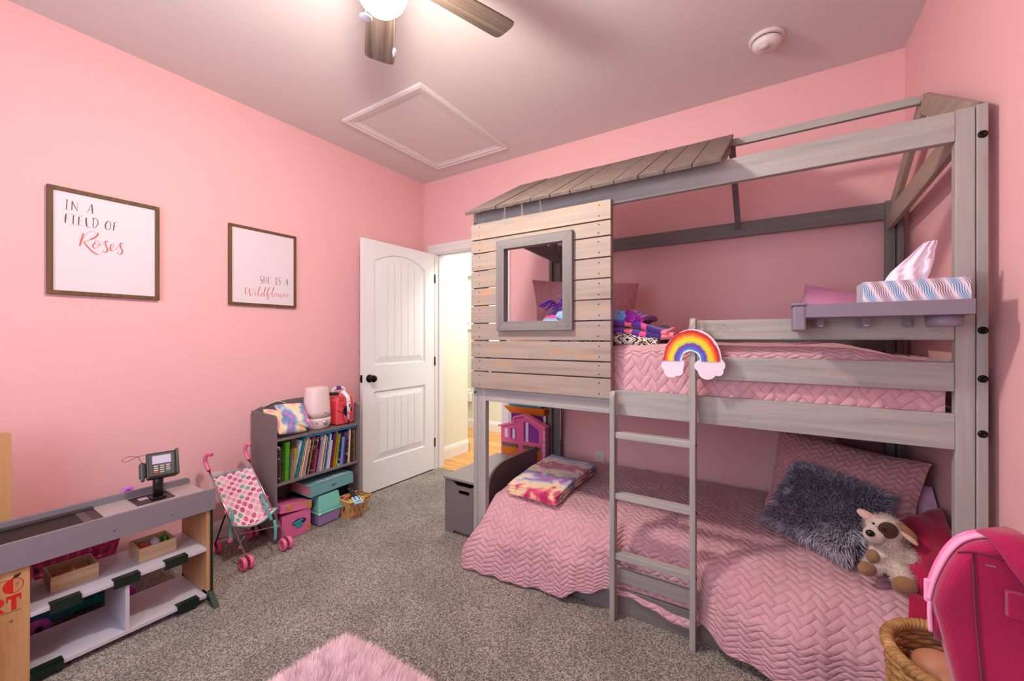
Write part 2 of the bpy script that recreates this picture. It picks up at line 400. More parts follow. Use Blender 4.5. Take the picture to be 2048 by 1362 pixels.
def door_panel(z0, z1, arched):
    mb = MB(); g = 0.012; n = 6
    A, B = a_ + g, b_ - g; i0, i1 = A + 0.05, B - 0.05
    top = (lambda x: z1 + arch_(x) - g) if arched else (lambda x: z1 - g)
    topi = (lambda x: z1 + arch_(x) * 0.9 - g - 0.05) if arched else (lambda x: z1 - g - 0.05)
    m = 24
    # sloped border
    P = []
    outer = [(A, z0 + g)] + [(B, z0 + g)] + [(B + (A - B) * k / m, top(B + (A - B) * k / m)) for k in range(m + 1)]
    inner = [(i0, z0 + g + 0.05)] + [(i1, z0 + g + 0.05)] + [(i1 + (i0 - i1) * k / m, topi(i1 + (i0 - i1) * k / m)) for k in range(m + 1)]
    q = len(outer)
    mb.add([(x, -0.0115, z) for x, z in outer] + [(x, -0.001, z) for x, z in inner], [(k, (k + 1) % q, q + (k + 1) % q, q + k) for k in range(q)])
    for k in range(n):   # planks with gaps
        x0 = i0 + (i1 - i0) * k / n + (0.0022 if k else 0); x1 = i0 + (i1 - i0) * (k + 1) / n - (0.0022 if k < n - 1 else 0)
        for j in range(4):
            xa = x0 + (x1 - x0) * j / 4; xb = x0 + (x1 - x0) * (j + 1) / 4
            mb.hexa([(xa, -0.012, z0 + g + .05), (xa, -0.012, topi(xa)), (xa, -0.001, z0 + g + .05), (xa, -0.001, topi(xa)), (xb, -0.012, z0 + g + .05), (xb, -0.012, topi(xb)), (xb, -0.001, z0 + g + .05), (xb, -0.001, topi(xb))])
    return mb
door_panel(hi_[0], hi_[1], True).build('door_panel', doorm, dr, local=True)
door_panel(lo_[0], lo_[1], False).build('door_panel', doorm, dr, local=True)
bronze = plain('oil_bronze', (28, 22, 22), rough=0.25, metal=0.8)
kx = DW - 0.062; kz = 0.915
Mk = Matrix.Translation((kx, 0, kz)) @ Matrix.Rotation(R_(-90), 4, 'X')
kn = MB().lathe([(0, 0), (0.032, 0.0), (0.032, 0.006), (0.022, 0.010), (0.012, 0.014), (0.011, 0.03), (0.018, 0.036), (0.027, 0.044), (0.029, 0.054), (0.025, 0.064), (0.012, 0.069), (0, 0.07)], M=Mk)
kno = kn.build('door_knob', bronze, dr, local=True); tag(kno, 'dark bronze door knob')
lp = MB().box(DW, DW + 0.002, -DT + 0.005, -0.005, kz - 0.03, kz + 0.03).lathe([(0.009, 0), (0.009, 0.01), (0, 0.011)], M=Matrix.Translation((DW, -DT / 2, kz)) @ Matrix.Rotation(R_(90), 4, 'Y'), n=12)
tag(lp.build('latch', bronze, dr, local=True), 'dark latch plate on the door edge')
for z in (0.25, 1.02, 1.80):
    MB().tube([(-0.004, 0.004, z - 0.04), (-0.004, 0.004, z + 0.04)], 0.006, 8).build('hinge', bronze, dr, local=True)

# attic hatch in the ceiling
hx0, hx1, hy0, hy1 = 0.370, 1.118, 1.695, 2.642
ht = bpy.data.objects.new('attic_hatch', None); C.objects.link(ht); ht.location = ((hx0 + hx1) / 2, (hy0 + hy1) / 2, CH)
tag(ht, 'flat attic hatch with a moulded frame in the ceiling above the doorway', 'hatch')
def moulding(x0, x1, y0, y1, prof):
    mb = MB(); n = len(prof); vs = []
    for (w_, z) in prof:
        for (cx, cy) in ((x0 + w_, y0 + w_), (x1 - w_, y0 + w_), (x1 - w_, y1 - w_), (x0 + w_, y1 - w_)): vs.append((cx, cy, z))
    fs = []
    for i in range(n - 1):
        for k in range(4):
            k2 = (k + 1) % 4; fs.append((i * 4 + k, i * 4 + k2, (i + 1) * 4 + k2, (i + 1) * 4 + k))
    return mb.add(vs, fs)
moulding(hx0, hx1, hy0, hy1, [(0, CH), (0, CH - 0.014), (0.016, CH - 0.02), (0.02, CH - 0.016), (0.05, CH - 0.013), (0.055, CH - 0.008), (0.068, CH - 0.008), (0.072, CH - 0.004), (0.085, CH - 0.004), (0.085, CH)]).build('hatch_frame', plain('ceiling_trim', (224, 215, 213), rough=0.7), ht)
MB().box(hx0 + 0.088, hx1 - 0.088, hy0 + 0.088, hy1 - 0.088, CH - 0.003, CH + 0.0).build('hatch_panel', ceilmat, ht)
tag(MB().box(hx0 + 0.0845, hx1 - 0.0845, hy0 + 0.0845, hy1 - 0.0845, CH - 0.001, CH - 0.0002).build('hatch_gap', plain('dark_gap', (70, 55, 52)), ht), 'thin dark gap around the panel')

# smoke detector
sd = thing('smoke_detector', (2.822, 2.375, CH), 'round white smoke detector on the ceiling above the bunk bed', 'smoke detector')
offw = plain('off_white_plastic', (226, 214, 212), rough=0.45)
sb = MB().lathe([(0, 0), (0.077, 0), (0.077, -0.012), (0.070, -0.016), (0.066, -0.016)][::-1], c=(2.822, 2.375, CH), n=40)
sb.build('detector_base', offw, sd)
MB().lathe([(0.060, -0.016), (0.060, -0.021)], c=(2.822, 2.375, CH), n=40).build('detector_vent', plain('dark_vent', (60, 45, 48)), sd)
MB().lathe([(0.063, -0.021), (0.064, -0.028), (0.058, -0.044), (0.045, -0.054), (0.0, -0.056)], c=(2.822, 2.375, CH), n=40).build('detector_cover', offw, sd)
MB().lathe([(0.024, -0.0555), (0.024, -0.060), (0.0, -0.0605)], c=(2.812, 2.350, CH), n=24).build('test_button', offw, sd)

# outlets
def outlet(name, px, py, pz, axis, label):
    t = thing(name, (px, py, pz), label, 'outlet')
    f = (lambda a, b, c: (px + a, py - c, pz + b)) if axis == 'y' else (lambda a, b, c: (px + c, py + a, pz + b))
    def bx(mb, a0, a1, b0, b1, c0, c1):
        return mb.hexa([f(a, b, c) for a in (a0, a1) for b in (b0, b1) for c in (c0, c1)])
    bx(MB(), -0.035, 0.035, -0.058, 0.058, 0, 0.005).build('cover_plate', offw, t, bevel=0.002)
    for zz in (-0.024, 0.024):
        s_ = bx(MB(), -0.017, 0.017, zz - 0.014, zz + 0.014, 0.005, 0.0075).build('socket', offw, t, bevel=0.004)
        h = MB()
        for aa in (-0.006, 0.006): bx(h, aa - 0.0012, aa + 0.0012, zz - 0.001, zz + 0.008, 0.0075, 0.0079)
        h.lathe([(0.0025, 0), (0.0025, 0.0004)], n=8, M=Matrix.Translation(f(0, zz - 0.007, 0.0076)) @ Matrix.Rotation(R_(90), 4, 'X' if axis == 'y' else 'Y'))
        h.build('slots', plain('slot_black', (25, 20, 20)), s_)
    return t
outlet('wall_outlet', 1.782, BY, 0.36, 'y', 'white power outlet on the pink wall behind the lower bed')
outlet('wall_outlet', 0.0, 1.095, 0.375, 'x', 'white power outlet on the left wall behind the doll stroller')
# hall: thermostat, chime, plug-in
th = thing('thermostat', (-0.70, 4.40, 1.43), 'small white thermostat on the far hall wall', 'thermostat')
MB().box(-0.765, -0.62, 4.378, 4.40, 1.36, 1.50).build('thermostat_body', white, th, bevel=0.008)
MB().box(-0.745, -0.69, 4.3765, 4.379, 1.42, 1.47).build('display', plain('lcd', (120, 130, 120)), th)
chm = tag(MB().box(-0.74, -0.55, 4.35, 4.40, 2.10, 2.25).build('door_chime', plain('chime_white', (236, 240, 240)), bevel=0.006), 'pale door chime box high on the far hall wall', 'door chime')
oh = outlet('wall_outlet', -0.655, 4.40, 0.33, 'y', 'white power outlet on the far hall wall')
pl = thing('plug_in_freshener', (-0.665, 4.392, 0.40), 'white plug-in air freshener in the hall outlet', 'air freshener')
MB().box(-0.715, -0.625, 4.345, 4.392, 0.37, 0.50).build('freshener_body', white, pl, bevel=0.012, seg=3)
MB().lathe([(0.018, 0.50), (0.022, 0.52), (0.014, 0.545), (0, 0.55)], c=(-0.67, 4.37, 0), n=12).build('freshener_cap', white, pl)
# ============================================================= ceiling fan
FX, FYc, FZ = 1.71, 0.93, 2.555
fan = thing('ceiling_fan', (FX, FYc, CH), 'ceiling fan with grey-brown wooden blades and a glowing white globe light', 'ceiling fan')
nick = plain('fan_white_metal', (226, 222, 220), rough=0.35, metal=0.0)
MB().lathe([(0, 2.745), (0.065, 2.745), (0.065, 2.73), (0.045, 2.70), (0.02, 2.695), (0.02, 2.66), (0.09, 2.655), (0.105, 2.63), (0.105, 2.575), (0.09, 2.55), (0.06, 2.54), (0.06, 2.50), (0.085, 2.495), (0.088, 2.475), (0, 2.475)][::-1], c=(FX, FYc, 0), n=32).build('motor_housing', nick, fan)
def globe_mat():
    m, nt, b = newmat('glowing_globe')
    b.inputs['Base Color'].default_value = (1, 1, 1, 1); b.inputs['Roughness'].default_value = 0.4
    b.inputs['Emission Color'].default_value = (1.0, 0.89, 0.78, 1); b.inputs['Emission Strength'].default_value = 225.0
    return m
gp = [(0.0, 2.372)] + [(0.088 * math.sin(t), 2.462 - 0.090 * math.cos(t)) for t in [PI * 0.1 * k for k in range(1, 7)]] + [(0.080, 2.490)]
MB().lathe(gp, c=(FX, FYc, 0), n=36).build('globe', globe_mat(), fan)
bladem = wood('weathered_blade', 0, [(0.3, '382c26'), (0.5, '564840'), (0.7, '6f5f54')], streak=55, rough=0.5)
brk = plain('bracket_white', (205, 200, 198), rough=0.3, metal=0.2)
for k in range(5):
    a = R_(69.6 + 72 * k)
    M_ = Matrix.Translation((FX, FYc, FZ)) @ Matrix.Rotation(a, 4, 'Z') @ Matrix.Rotation(R_(7), 4, 'X')
    # outline of the blade in local x (outward), y
    pts = []
    n = 10; L0, L1 = 0.16, 0.535; w0, w1 = 0.055, 0.066
    pts += [(L0, -w0), (L1 - 0.03, -w1)]
    for j in range(n + 1):
        t = -PI / 2 + PI * j / n
        sx = math.copysign(abs(math.cos(t)) ** 0.5, 1) * 0.03; sy = math.copysign(abs(math.sin(t)) ** 0.6, math.sin(t)) * w1
        pts.append((L1 - 0.03 + sx, sy))
    pts += [(L1 - 0.03, w1), (L0, w0)]
    bl = MB().prism(pts, lambda x, y, t: (x, y, t), -0.003, 0.003)
    me = bl.build('blade', bladem); me.location = (0, 0, 0)
    me.parent = fan; me.matrix_parent_inverse = Matrix.Translation(fan.location).inverted()
    me.matrix_basis = M_
    bk_ = MB().box(0.07, 0.22, -0.015, 0.015, 0.003, 0.009, M=M_).box(0.18, 0.25, -0.04, 0.04, 0.003, 0.006, M=M_)
    bk_.build('blade_arm', brk, fan, bevel=0.002)
c1 = MB().tube([(1.711, 0.863, 2.50), (1.7115, 0.863, 2.318)], 0.0016, 6).build('pull_chain', plain('chain_cream', (225, 205, 170), rough=0.4), fan)
MB().ell((1.7115, 0.863, 2.312), (0.021, 0.021, 0.011), rot3(8, 14, 0)).build('pull_knob', plain('pull_white', (226, 232, 240), rough=0.3), c1)
c2 = MB().tube([(1.783, 0.921, 2.50), (1.784, 0.921, 2.215)], 0.0016, 6).build('pull_chain', plain('chain_cream', (225, 205, 170)), fan)
MB().lathe([(0, 0), (0.006, 0.0), (0.0065, 0.012), (0.004, 0.026), (0, 0.028)], c=(1.784, 0.921, 2.190), n=12).build('pull_knob', plain('pull_white', (226, 232, 240)), c2)
# ============================================================= playhouse bunk bed
bed = thing('bunk_bed', (2.40, 2.30, 0), 'grey weathered wooden twin-over-twin bunk bed built as a playhouse with roof, window and ladder', 'bunk bed')
bolt = plain('black_bolt', (18, 16, 20), rough=0.35, metal=0.6)
YF, YB = 1.81, 2.79
def bp(name, mb, kind, ax, bevel=0.0025, label=None, parent=None):
    o = mb.build(name, bedwood(kind, ax), parent or bed, bevel=bevel)
    if label: o['label'] = label
    return o
# corner posts: main post plus end-frame post
bp('post', MB().box(1.447, 1.503, YF, YF + 0.035, 0, 1.965), 'light', 2)
bp('post', MB().box(1.420, 1.445, YF, YF + 0.06, 0, 1.965), 'light', 2)
bp('post', MB().box(3.325, 3.368, YF, YF + 0.035, 0, 1.965), 'light', 2)
bp('post', MB().box(3.370, 3.395, YF - 0.002, YF + 0.06, 0, 1.968), 'light', 2)
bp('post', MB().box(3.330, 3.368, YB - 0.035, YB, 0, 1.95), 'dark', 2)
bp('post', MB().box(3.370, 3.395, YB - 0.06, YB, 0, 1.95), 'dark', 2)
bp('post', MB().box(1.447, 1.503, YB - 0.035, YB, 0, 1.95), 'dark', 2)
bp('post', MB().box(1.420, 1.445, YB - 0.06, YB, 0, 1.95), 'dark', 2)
# long rails of the front
bp('top_beam', MB().box(1.503, 3.325, YF, YF + 0.03, 1.868, 1.962), 'light', 0)
bp('guard_rail', MB().box(2.583, 3.325, YF + 0.005, YF + 0.028, 1.246, 1.324), 'worm', 0, label='upper guard rail with rough worm-holed face')
bp('guard_rail', MB().box(2.583, 3.325, YF + 0.005, YF + 0.028, 1.084, 1.175), 'light', 0)
bp('side_rail', MB().box(1.503, 3.325, YF, YF + 0.032, 0.902, 1.014), 'light', 0)
bp('side_rail', MB().box(1.503, 3.325, YF, YF + 0.03, 0.142, 0.203), 'light', 0)
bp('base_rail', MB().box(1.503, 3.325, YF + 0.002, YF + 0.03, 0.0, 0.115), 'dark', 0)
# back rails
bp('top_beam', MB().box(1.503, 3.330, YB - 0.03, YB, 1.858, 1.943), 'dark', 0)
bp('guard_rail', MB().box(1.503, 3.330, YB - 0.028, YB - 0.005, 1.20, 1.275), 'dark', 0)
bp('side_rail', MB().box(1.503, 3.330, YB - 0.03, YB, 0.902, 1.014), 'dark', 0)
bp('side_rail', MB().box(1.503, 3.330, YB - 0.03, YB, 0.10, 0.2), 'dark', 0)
# gables at both ends
RIDGE = (2.30, 2.245)
for i, (x0, x1) in enumerate(((1.447, 1.470), (3.355, 3.378))):
    xm = (x0 + x1) / 2
    for (y, z) in ((YF + 0.02, 1.945), (YB - 0.02, 1.93)):
        bp('rafter', MB().beam((xm, y, z), (xm, RIDGE[0] + (0.012 if y > 2 else -0.012), RIDGE[1] - 0.038), 0.075, 0.022, up=(0, 0, 1)), 'plank' if i else 'dark', 1)
    # end rails
    for (z0, z1, kd) in ((0.902, 1.014, 'light'), (1.084, 1.175, 'light'), (0.142, 0.203, 'light'), (1.246, 1.324, 'light')):
        bp('end_rail', MB().box(x0 - 0.004, x0 + 0.014, YF + 0.06, YB - 0.06, z0, z1), kd, 1)
# lean-to brace in the right gable: from the front post top down to the back post
bp('gable_brace', MB().beam((3.345, YF + 0.035, 1.905), (3.345, YB - 0.035, 1.845), 0.09, 0.02), 'plank', 1)
# gable tie at the left end, seen through the playhouse window
bp('gable_brace', MB().beam((1.480, YF + 0.035, 1.905), (1.480, YB - 0.035, 1.86), 0.09, 0.02), 'dark', 1)
bp('ridge_beam', MB().box(1.47, 3.355, RIDGE[0] - 0.012, RIDGE[0] + 0.012, RIDGE[1] - 0.035, RIDGE[1]), 'light', 0)
# strut under the roof end on the back slope
bp('rafter', MB().beam((2.675, RIDGE[0], RIDGE[1] - 0.03), (2.675, YB - 0.01, 1.90), 0.025, 0.03), 'dark', 1)
bp('rafter', MB().beam((2.655, RIDGE[0], RIDGE[1] - 0.045), (2.655, YF + 0.02, 1.945), 0.03, 0.03), 'dark', 1)
# roof slats, front slope
eave = (1.725, 1.923); ridge = (2.315, 2.262)
ns = 12; RX0, RX1 = 1.425, 2.683
wv = (RX1 - RX0) / ns
for k in range(ns):
    x0 = RX0 + wv * k + 0.0018; x1 = RX0 + wv * (k + 1) - 0.0018
    dy, dz = ridge[0] - eave[0], ridge[1] - eave[1]; L = math.hypot(dy, dz); ny, nz_ = -dz / L * 0.016, dy / L * 0.016
    j = random.Random(k).uniform(-0.004, 0.004)
    vs = [(x, y + q * ny, z + q * nz_) for x in (x0, x1) for (y, z) in ((eave[0] + j, eave[1]), (ridge[0] + j, ridge[1])) for q in (0, 1)]
    o = MB().hexa(vs).build('roof_slat', bedwood('roof', 1), bed, bevel=0.0015)
# siding planks with the window opening
zs = [1.886, 1.792, 1.719, 1.622, 1.526, 1.429, 1.332, 1.237, 1.142, 1.068, 0.972]
PX0, PX1, PY0, PY1 = 1.424, 2.228, 1.782, 1.806
WO = (1.665, 1.990, 1.338, 1.715)
for i in range(10):
    z1, z0 = zs[i] - 0.003, zs[i + 1] + 0.003
    parts_ = []
    if z0 < WO[3] and z1 > WO[2]:
        if z1 > WO[3] + 0.01:
            pl_ = [(PX0, WO[0] - 0.02, z0, z1), (WO[1] + 0.02, PX1, z0, z1), (WO[0] - 0.02, WO[1] + 0.02, WO[3] + 0.01, z1)]
        elif z0 < WO[2] - 0.01:
            pl_ = [(PX0, WO[0] - 0.02, z0, z1), (WO[1] + 0.02, PX1, z0, z1), (WO[0] - 0.02, WO[1] + 0.02, z0, WO[2] - 0.01)]
        else:
            for (a, b__) in ((PX0, WO[0] - 0.02), (WO[1] + 0.02, PX1)):
                po = bp('siding_plank', MB().box(a, b__, PY0, PY1, z0, z1), 'plank', 0, 0.0015)
            continue
        # L or U shaped plank cut round the opening (one mesh)
        mbp = MB()
        for q in pl_: mbp.box(q[0], q[1], PY0, PY1, q[2], q[3])
        bp('siding_plank', mbp, 'plank', 0, 0)
    else:
        bp('siding_plank', MB().box(PX0, PX1, PY0, PY1, z0, z1), 'plank', 0, 0.0015)
nails = MB(); rr = random.Random(5)
for i in range(10):
    zc, h = (zs[i] + zs[i + 1]) / 2, (zs[i] - zs[i + 1])
    for x in (1.483, 2.172):
        for s_ in (-1, 1):
            nails.lathe([(0.0031, 0), (0.0031, 0.0006)], n=8, M=Matrix.Translation((x + rr.uniform(-.002, .002), PY0 - 0.0002, zc + s_ * h * 0.26)) @ Matrix.Rotation(R_(90), 4, 'X'))
tag(nails.build('nail_heads', bolt, bed), 'dark nail heads in two columns', kind='stuff')
# battens behind the siding
bp('batten', MB().box(2.185, 2.222, PY1, PY1 + 0.03, 0.985, 1.88), 'dark', 2)
bp('batten', MB().box(1.60, 1.645, PY1, PY1 + 0.002, 1.0, 1.88), 'dark', 2)
# window frame proud of the siding, mitred
fo = (1.612, 2.048, 1.290, 1.766); fi = (1.660, 1.998, 1.337, 1.718); fy0, fy1 = 1.758, 1.800
cs_o = [(fo[0], fo[2]), (fo[1], fo[2]), (fo[1], fo[3]), (fo[0], fo[3])]; cs_i = [(fi[0], fi[2]), (fi[1], fi[2]), (fi[1], fi[3]), (fi[0], fi[3])]
for k in range(4):
    a, b__, c__, d__ = cs_o[k], cs_o[(k + 1) % 4], cs_i[(k + 1) % 4], cs_i[k]
    q = MB().prism([a, b__, c__, d__], lambda x, z, t: (x, t, z), fy0, fy1)
    bp('window_frame_board', q, 'dark', 0 if k % 2 == 0 else 2, 0.001)
# ladder
bp('ladder_stile', MB().prism([(1.742, 0), (1.785, 0), (1.785, 0.985)] + [(1.7635 + 0.0215 * math.cos(t), 0.985 + 0.03 * math.sin(t)) for t in [PI * k / 8 for k in range(1, 8)]] + [(1.742, 0.985)], lambda y, z, t: (t, y, z), 2.236, 2.258), 'light', 2)
bp('ladder_stile', MB().prism([(1.742, 0), (1.785, 0), (1.785, 1.312)] + [(1.7635 + 0.0215 * math.cos(t), 1.312 + 0.02 * math.sin(t)) for t in [PI * k / 8 for k in range(1, 8)]] + [(1.742, 1.312)], lambda y, z, t: (t, y, z), 2.565, 2.587), 'light', 2)
for z0, z1 in ((0.807, 0.835), (0.538, 0.565), (0.271, 0.300)):
    bp('ladder_rung', MB().box(2.258, 2.565, 1.752, 1.792, z0, z1), 'light', 0)
# bolts
def boltat(x, y, z, r=0.0115):
    mb = MB().lathe([(r, 0), (r, 0.002), (r * .8, 0.004), (r * .35, 0.004), (r * .3, 0.0015), (0, 0.0015)], n=20, M=Matrix.Translation((x, y, z)) @ Matrix.Rotation(R_(90), 4, 'X'))
    mb.build('bolt', bolt, bed)
for z in (1.873, 1.276, 1.128, 0.960): boltat(3.3825, YF - 0.002, z)
for z in (0.945, 1.895): boltat(1.433, YF, z, 0.006)
for z in (0.82, 0.55, 0.285):
    MB().lathe([(0.006, 0), (0.006, 0.002), (0, 0.0025)], n=12, M=Matrix.Translation((2.587, 1.763, z)) @ Matrix.Rotation(R_(90), 4, 'Y')).build('bolt', bolt, bed)
# slatted bases carrying the mattresses
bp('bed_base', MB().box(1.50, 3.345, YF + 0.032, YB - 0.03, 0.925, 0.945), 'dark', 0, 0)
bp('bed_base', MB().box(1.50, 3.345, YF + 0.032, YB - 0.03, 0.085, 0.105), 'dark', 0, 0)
SIGN1 =  [(0,8,[(475.0,1911.0),(473.0,1866.0)]),(0,3,[(468.0,1912.0),(481.0,1912.0)]),(0,3,[(467.0,1865.0),(483.0,1865.0)]),(0,8,[(492.0,1910.0),(491.0,1866.0)]),(0,5,[(492.0,1910.0),(500.0,1886.0),(509.0,1867.0)]),(0,3,[(510.0,1912.0),(509.0,1867.0)]),(0,3,[(558.0,1913.0),(550.0,1889.0),(542.0,1865.0)]),(0,8,[(558.0,1913.0),(560.0,1890.0),(561.0,1866.0)]),(0,3,[(548.0,1884.0),(561.0,1885.0)]),(0,9,[(472.0,1843.0),(470.0,1822.0),(469.0,1799.0)]),(0,3,[(471.0,1845.0),(482.0,1844.0)]),(0,3,[(471.0,1823.0),(479.0,1824.0)]),(0,9,[(496.0,1842.0),(495.0,1800.0)]),(0,3,[(488.0,1844.0),(504.0,1845.0)]),(0,3,[(487.0,1797.0),(505.0,1797.0)]),(0,9,[(515.0,1840.0),(513.0,1800.0)]),(0,3,[(515.0,1843.0),(529.0,1847.0)]),(0,3,[(514.0,1822.0),(527.0,1823.0)]),(0,3,[(513.0,1799.0),(528.0,1800.0)]),(0,9,[(539.0,1842.0),(539.0,1815.0),(542.0,1799.0)]),(0,4,[(540.0,1799.0),(545.0,1796.0),(554.0,1799.0)]),(0,8,[(564.0,1846.0),(563.0,1803.0)]),(0,5,[(560.0,1845.0),(572.0,1845.0),(580.0,1834.0),(579.0,1818.0),(571.0,1801.0),(560.0,1796.0)]),(0,8,[(616.0,1843.0),(608.0,1827.0),(607.0,1809.0),(612.0,1800.0)]),(0,4,[(612.0,1800.0),(622.0,1803.0),(626.0,1820.0),(625.0,1840.0),(616.0,1843.0)]),(0,8,[(640.0,1842.0),(638.0,1821.0),(636.0,1799.0)]),(0,3,[(638.0,1843.0),(653.0,1845.0)]),(0,3,[(638.0,1822.0),(649.0,1825.0)]),(1,12,[(530.0,1763.0),(525.0,1739.0),(517.0,1699.0)]),(1,2.5,[(512.0,1731.0),(524.0,1732.0),(534.0,1745.0),(542.0,1766.0),(557.0,1778.0),(572.0,1779.0),(580.0,1774.0)]),(1,12,[(580.0,1776.0),(578.0,1763.0),(566.0,1747.0),(551.0,1735.0)]),(1,4,[(551.0,1735.0),(539.0,1726.0),(530.0,1725.0)]),(1,11,[(530.0,1723.0),(539.0,1707.0),(554.0,1686.0),(569.0,1672.0),(579.0,1668.0)]),(1,4,[(579.0,1668.0),(588.0,1673.0)]),(1,9,[(571.0,1724.0),(563.0,1714.0),(563.0,1701.0),(569.0,1697.0)]),(1,4,[(569.0,1697.0),(579.0,1703.0),(586.0,1721.0),(582.0,1733.0),(572.0,1734.0),(568.0,1726.0),(572.0,1719.0),(585.0,1716.0),(596.0,1720.0)]),(1,3,[(596.0,1720.0),(604.0,1737.0),(612.0,1743.0)]),(1,10,[(612.0,1741.0),(607.0,1734.0),(609.0,1716.0),(614.0,1704.0),(612.0,1688.0),(604.0,1682.0)]),(1,4,[(604.0,1682.0),(598.0,1685.0),(599.0,1693.0)]),(1,4,[(610.0,1742.0),(617.0,1740.0),(615.0,1734.0)]),(1,3,[(615.0,1695.0),(630.0,1709.0),(638.0,1722.0),(636.0,1731.0),(630.0,1728.0)]),(1,9,[(630.0,1728.0),(625.0,1715.0),(627.0,1697.0),(635.0,1695.0)]),(1,3,[(635.0,1695.0),(649.0,1710.0),(659.0,1730.0),(667.0,1744.0)]),(1,4,[(665.0,1742.0),(673.0,1740.0),(672.0,1734.0)]),(1,10,[(665.0,1742.0),(662.0,1731.0),(665.0,1716.0),(670.0,1703.0),(668.0,1689.0),(659.0,1682.0)]),(1,4,[(659.0,1682.0),(652.0,1686.0),(653.0,1695.0)])]
SIGN2 =  [(0,3.5,[(1353.0,1656.0),(1347.0,1660.0),(1341.0,1652.0),(1343.0,1640.0)]),(0,8,[(1343.0,1642.0),(1349.0,1632.0),(1353.0,1621.0)]),(0,4,[(1353.0,1621.0),(1349.0,1611.0),(1340.0,1611.0)]),(0,8,[(1364.0,1658.0),(1363.0,1614.0)]),(0,5,[(1378.0,1658.0),(1377.0,1614.0)]),(0,3,[(1364.0,1634.0),(1378.0,1635.0)]),(0,8,[(1392.0,1658.0),(1390.0,1616.0)]),(0,3,[(1392.0,1658.0),(1404.0,1658.0)]),(0,3,[(1391.0,1637.0),(1401.0,1637.0)]),(0,3,[(1390.0,1616.0),(1404.0,1616.0)]),(0,8,[(1442.0,1661.0),(1441.0,1614.0)]),(0,3,[(1435.0,1661.0),(1449.0,1661.0)]),(0,3,[(1434.0,1613.0),(1448.0,1613.0)]),(0,3.5,[(1472.0,1660.0),(1466.0,1664.0),(1460.0,1656.0),(1461.0,1646.0)]),(0,7,[(1461.0,1647.0),(1467.0,1637.0),(1468.0,1626.0)]),(0,4,[(1468.0,1626.0),(1464.0,1614.0),(1455.0,1616.0)]),(0,3,[(1514.0,1662.0),(1508.0,1639.0),(1501.0,1616.0)]),(0,7,[(1514.0,1662.0),(1518.0,1638.0),(1520.0,1616.0)]),(0,3,[(1505.0,1632.0),(1520.0,1632.0)]),(1,8,[(1257.0,1579.0),(1251.0,1557.0),(1253.0,1536.0),(1259.0,1530.0)]),(1,3,[(1259.0,1530.0),(1269.0,1546.0),(1276.0,1572.0)]),(1,8,[(1276.0,1572.0),(1276.0,1547.0),(1280.0,1526.0),(1287.0,1522.0)]),(1,3,[(1287.0,1522.0),(1294.0,1540.0),(1299.0,1562.0),(1296.0,1572.0)]),(1,6,[(1310.0,1552.0),(1309.0,1533.0),(1314.0,1527.0)]),(1,5,[(1312.0,1567.0),(1313.0,1565.0)]),(1,3,[(1314.0,1527.0),(1328.0,1552.0),(1342.0,1583.0),(1340.0,1591.0)]),(1,7,[(1340.0,1591.0),(1332.0,1574.0),(1328.0,1543.0),(1331.0,1522.0)]),(1,3,[(1331.0,1522.0),(1342.0,1531.0)]),(1,6,[(1355.0,1550.0),(1346.0,1540.0),(1347.0,1527.0),(1353.0,1526.0)]),(1,3,[(1353.0,1526.0),(1364.0,1551.0),(1374.0,1578.0),(1377.0,1591.0)]),(1,7,[(1377.0,1591.0),(1369.0,1569.0),(1364.0,1542.0),(1367.0,1525.0)]),(1,3,[(1367.0,1525.0),(1382.0,1543.0),(1393.0,1571.0),(1403.0,1587.0),(1399.0,1590.0)]),(1,7,[(1399.0,1590.0),(1388.0,1566.0),(1384.0,1535.0),(1387.0,1509.0)]),(1,3,[(1387.0,1504.0),(1395.0,1518.0),(1392.0,1535.0)]),(1,3,[(1388.0,1535.0),(1407.0,1550.0),(1424.0,1578.0),(1429.0,1592.0)]),(1,7,[(1429.0,1592.0),(1419.0,1573.0),(1414.0,1546.0),(1416.0,1529.0)]),(1,3,[(1416.0,1527.0),(1428.0,1534.0)]),(1,5,[(1439.0,1555.0),(1430.0,1546.0),(1432.0,1535.0),(1439.0,1535.0)]),(1,3,[(1439.0,1535.0),(1446.0,1547.0),(1440.0,1555.0)]),(1,3,[(1443.0,1549.0),(1455.0,1555.0)]),(1,6,[(1457.0,1557.0),(1455.0,1539.0),(1461.0,1533.0)]),(1,3,[(1461.0,1533.0),(1469.0,1551.0)]),(1,6,[(1470.0,1556.0),(1468.0,1533.0),(1476.0,1525.0)]),(1,3,[(1476.0,1525.0),(1486.0,1544.0),(1488.0,1560.0)]),(1,3,[(1490.0,1540.0),(1500.0,1547.0),(1502.0,1555.0),(1497.0,1556.0)]),(1,5,[(1497.0,1556.0),(1492.0,1544.0),(1494.0,1533.0),(1501.0,1534.0)]),(1,3,[(1501.0,1534.0),(1510.0,1548.0)]),(1,5,[(1510.0,1556.0),(1517.0,1553.0),(1515.0,1528.0)]),(1,3,[(1516.0,1537.0),(1522.0,1552.0),(1533.0,1555.0)])]
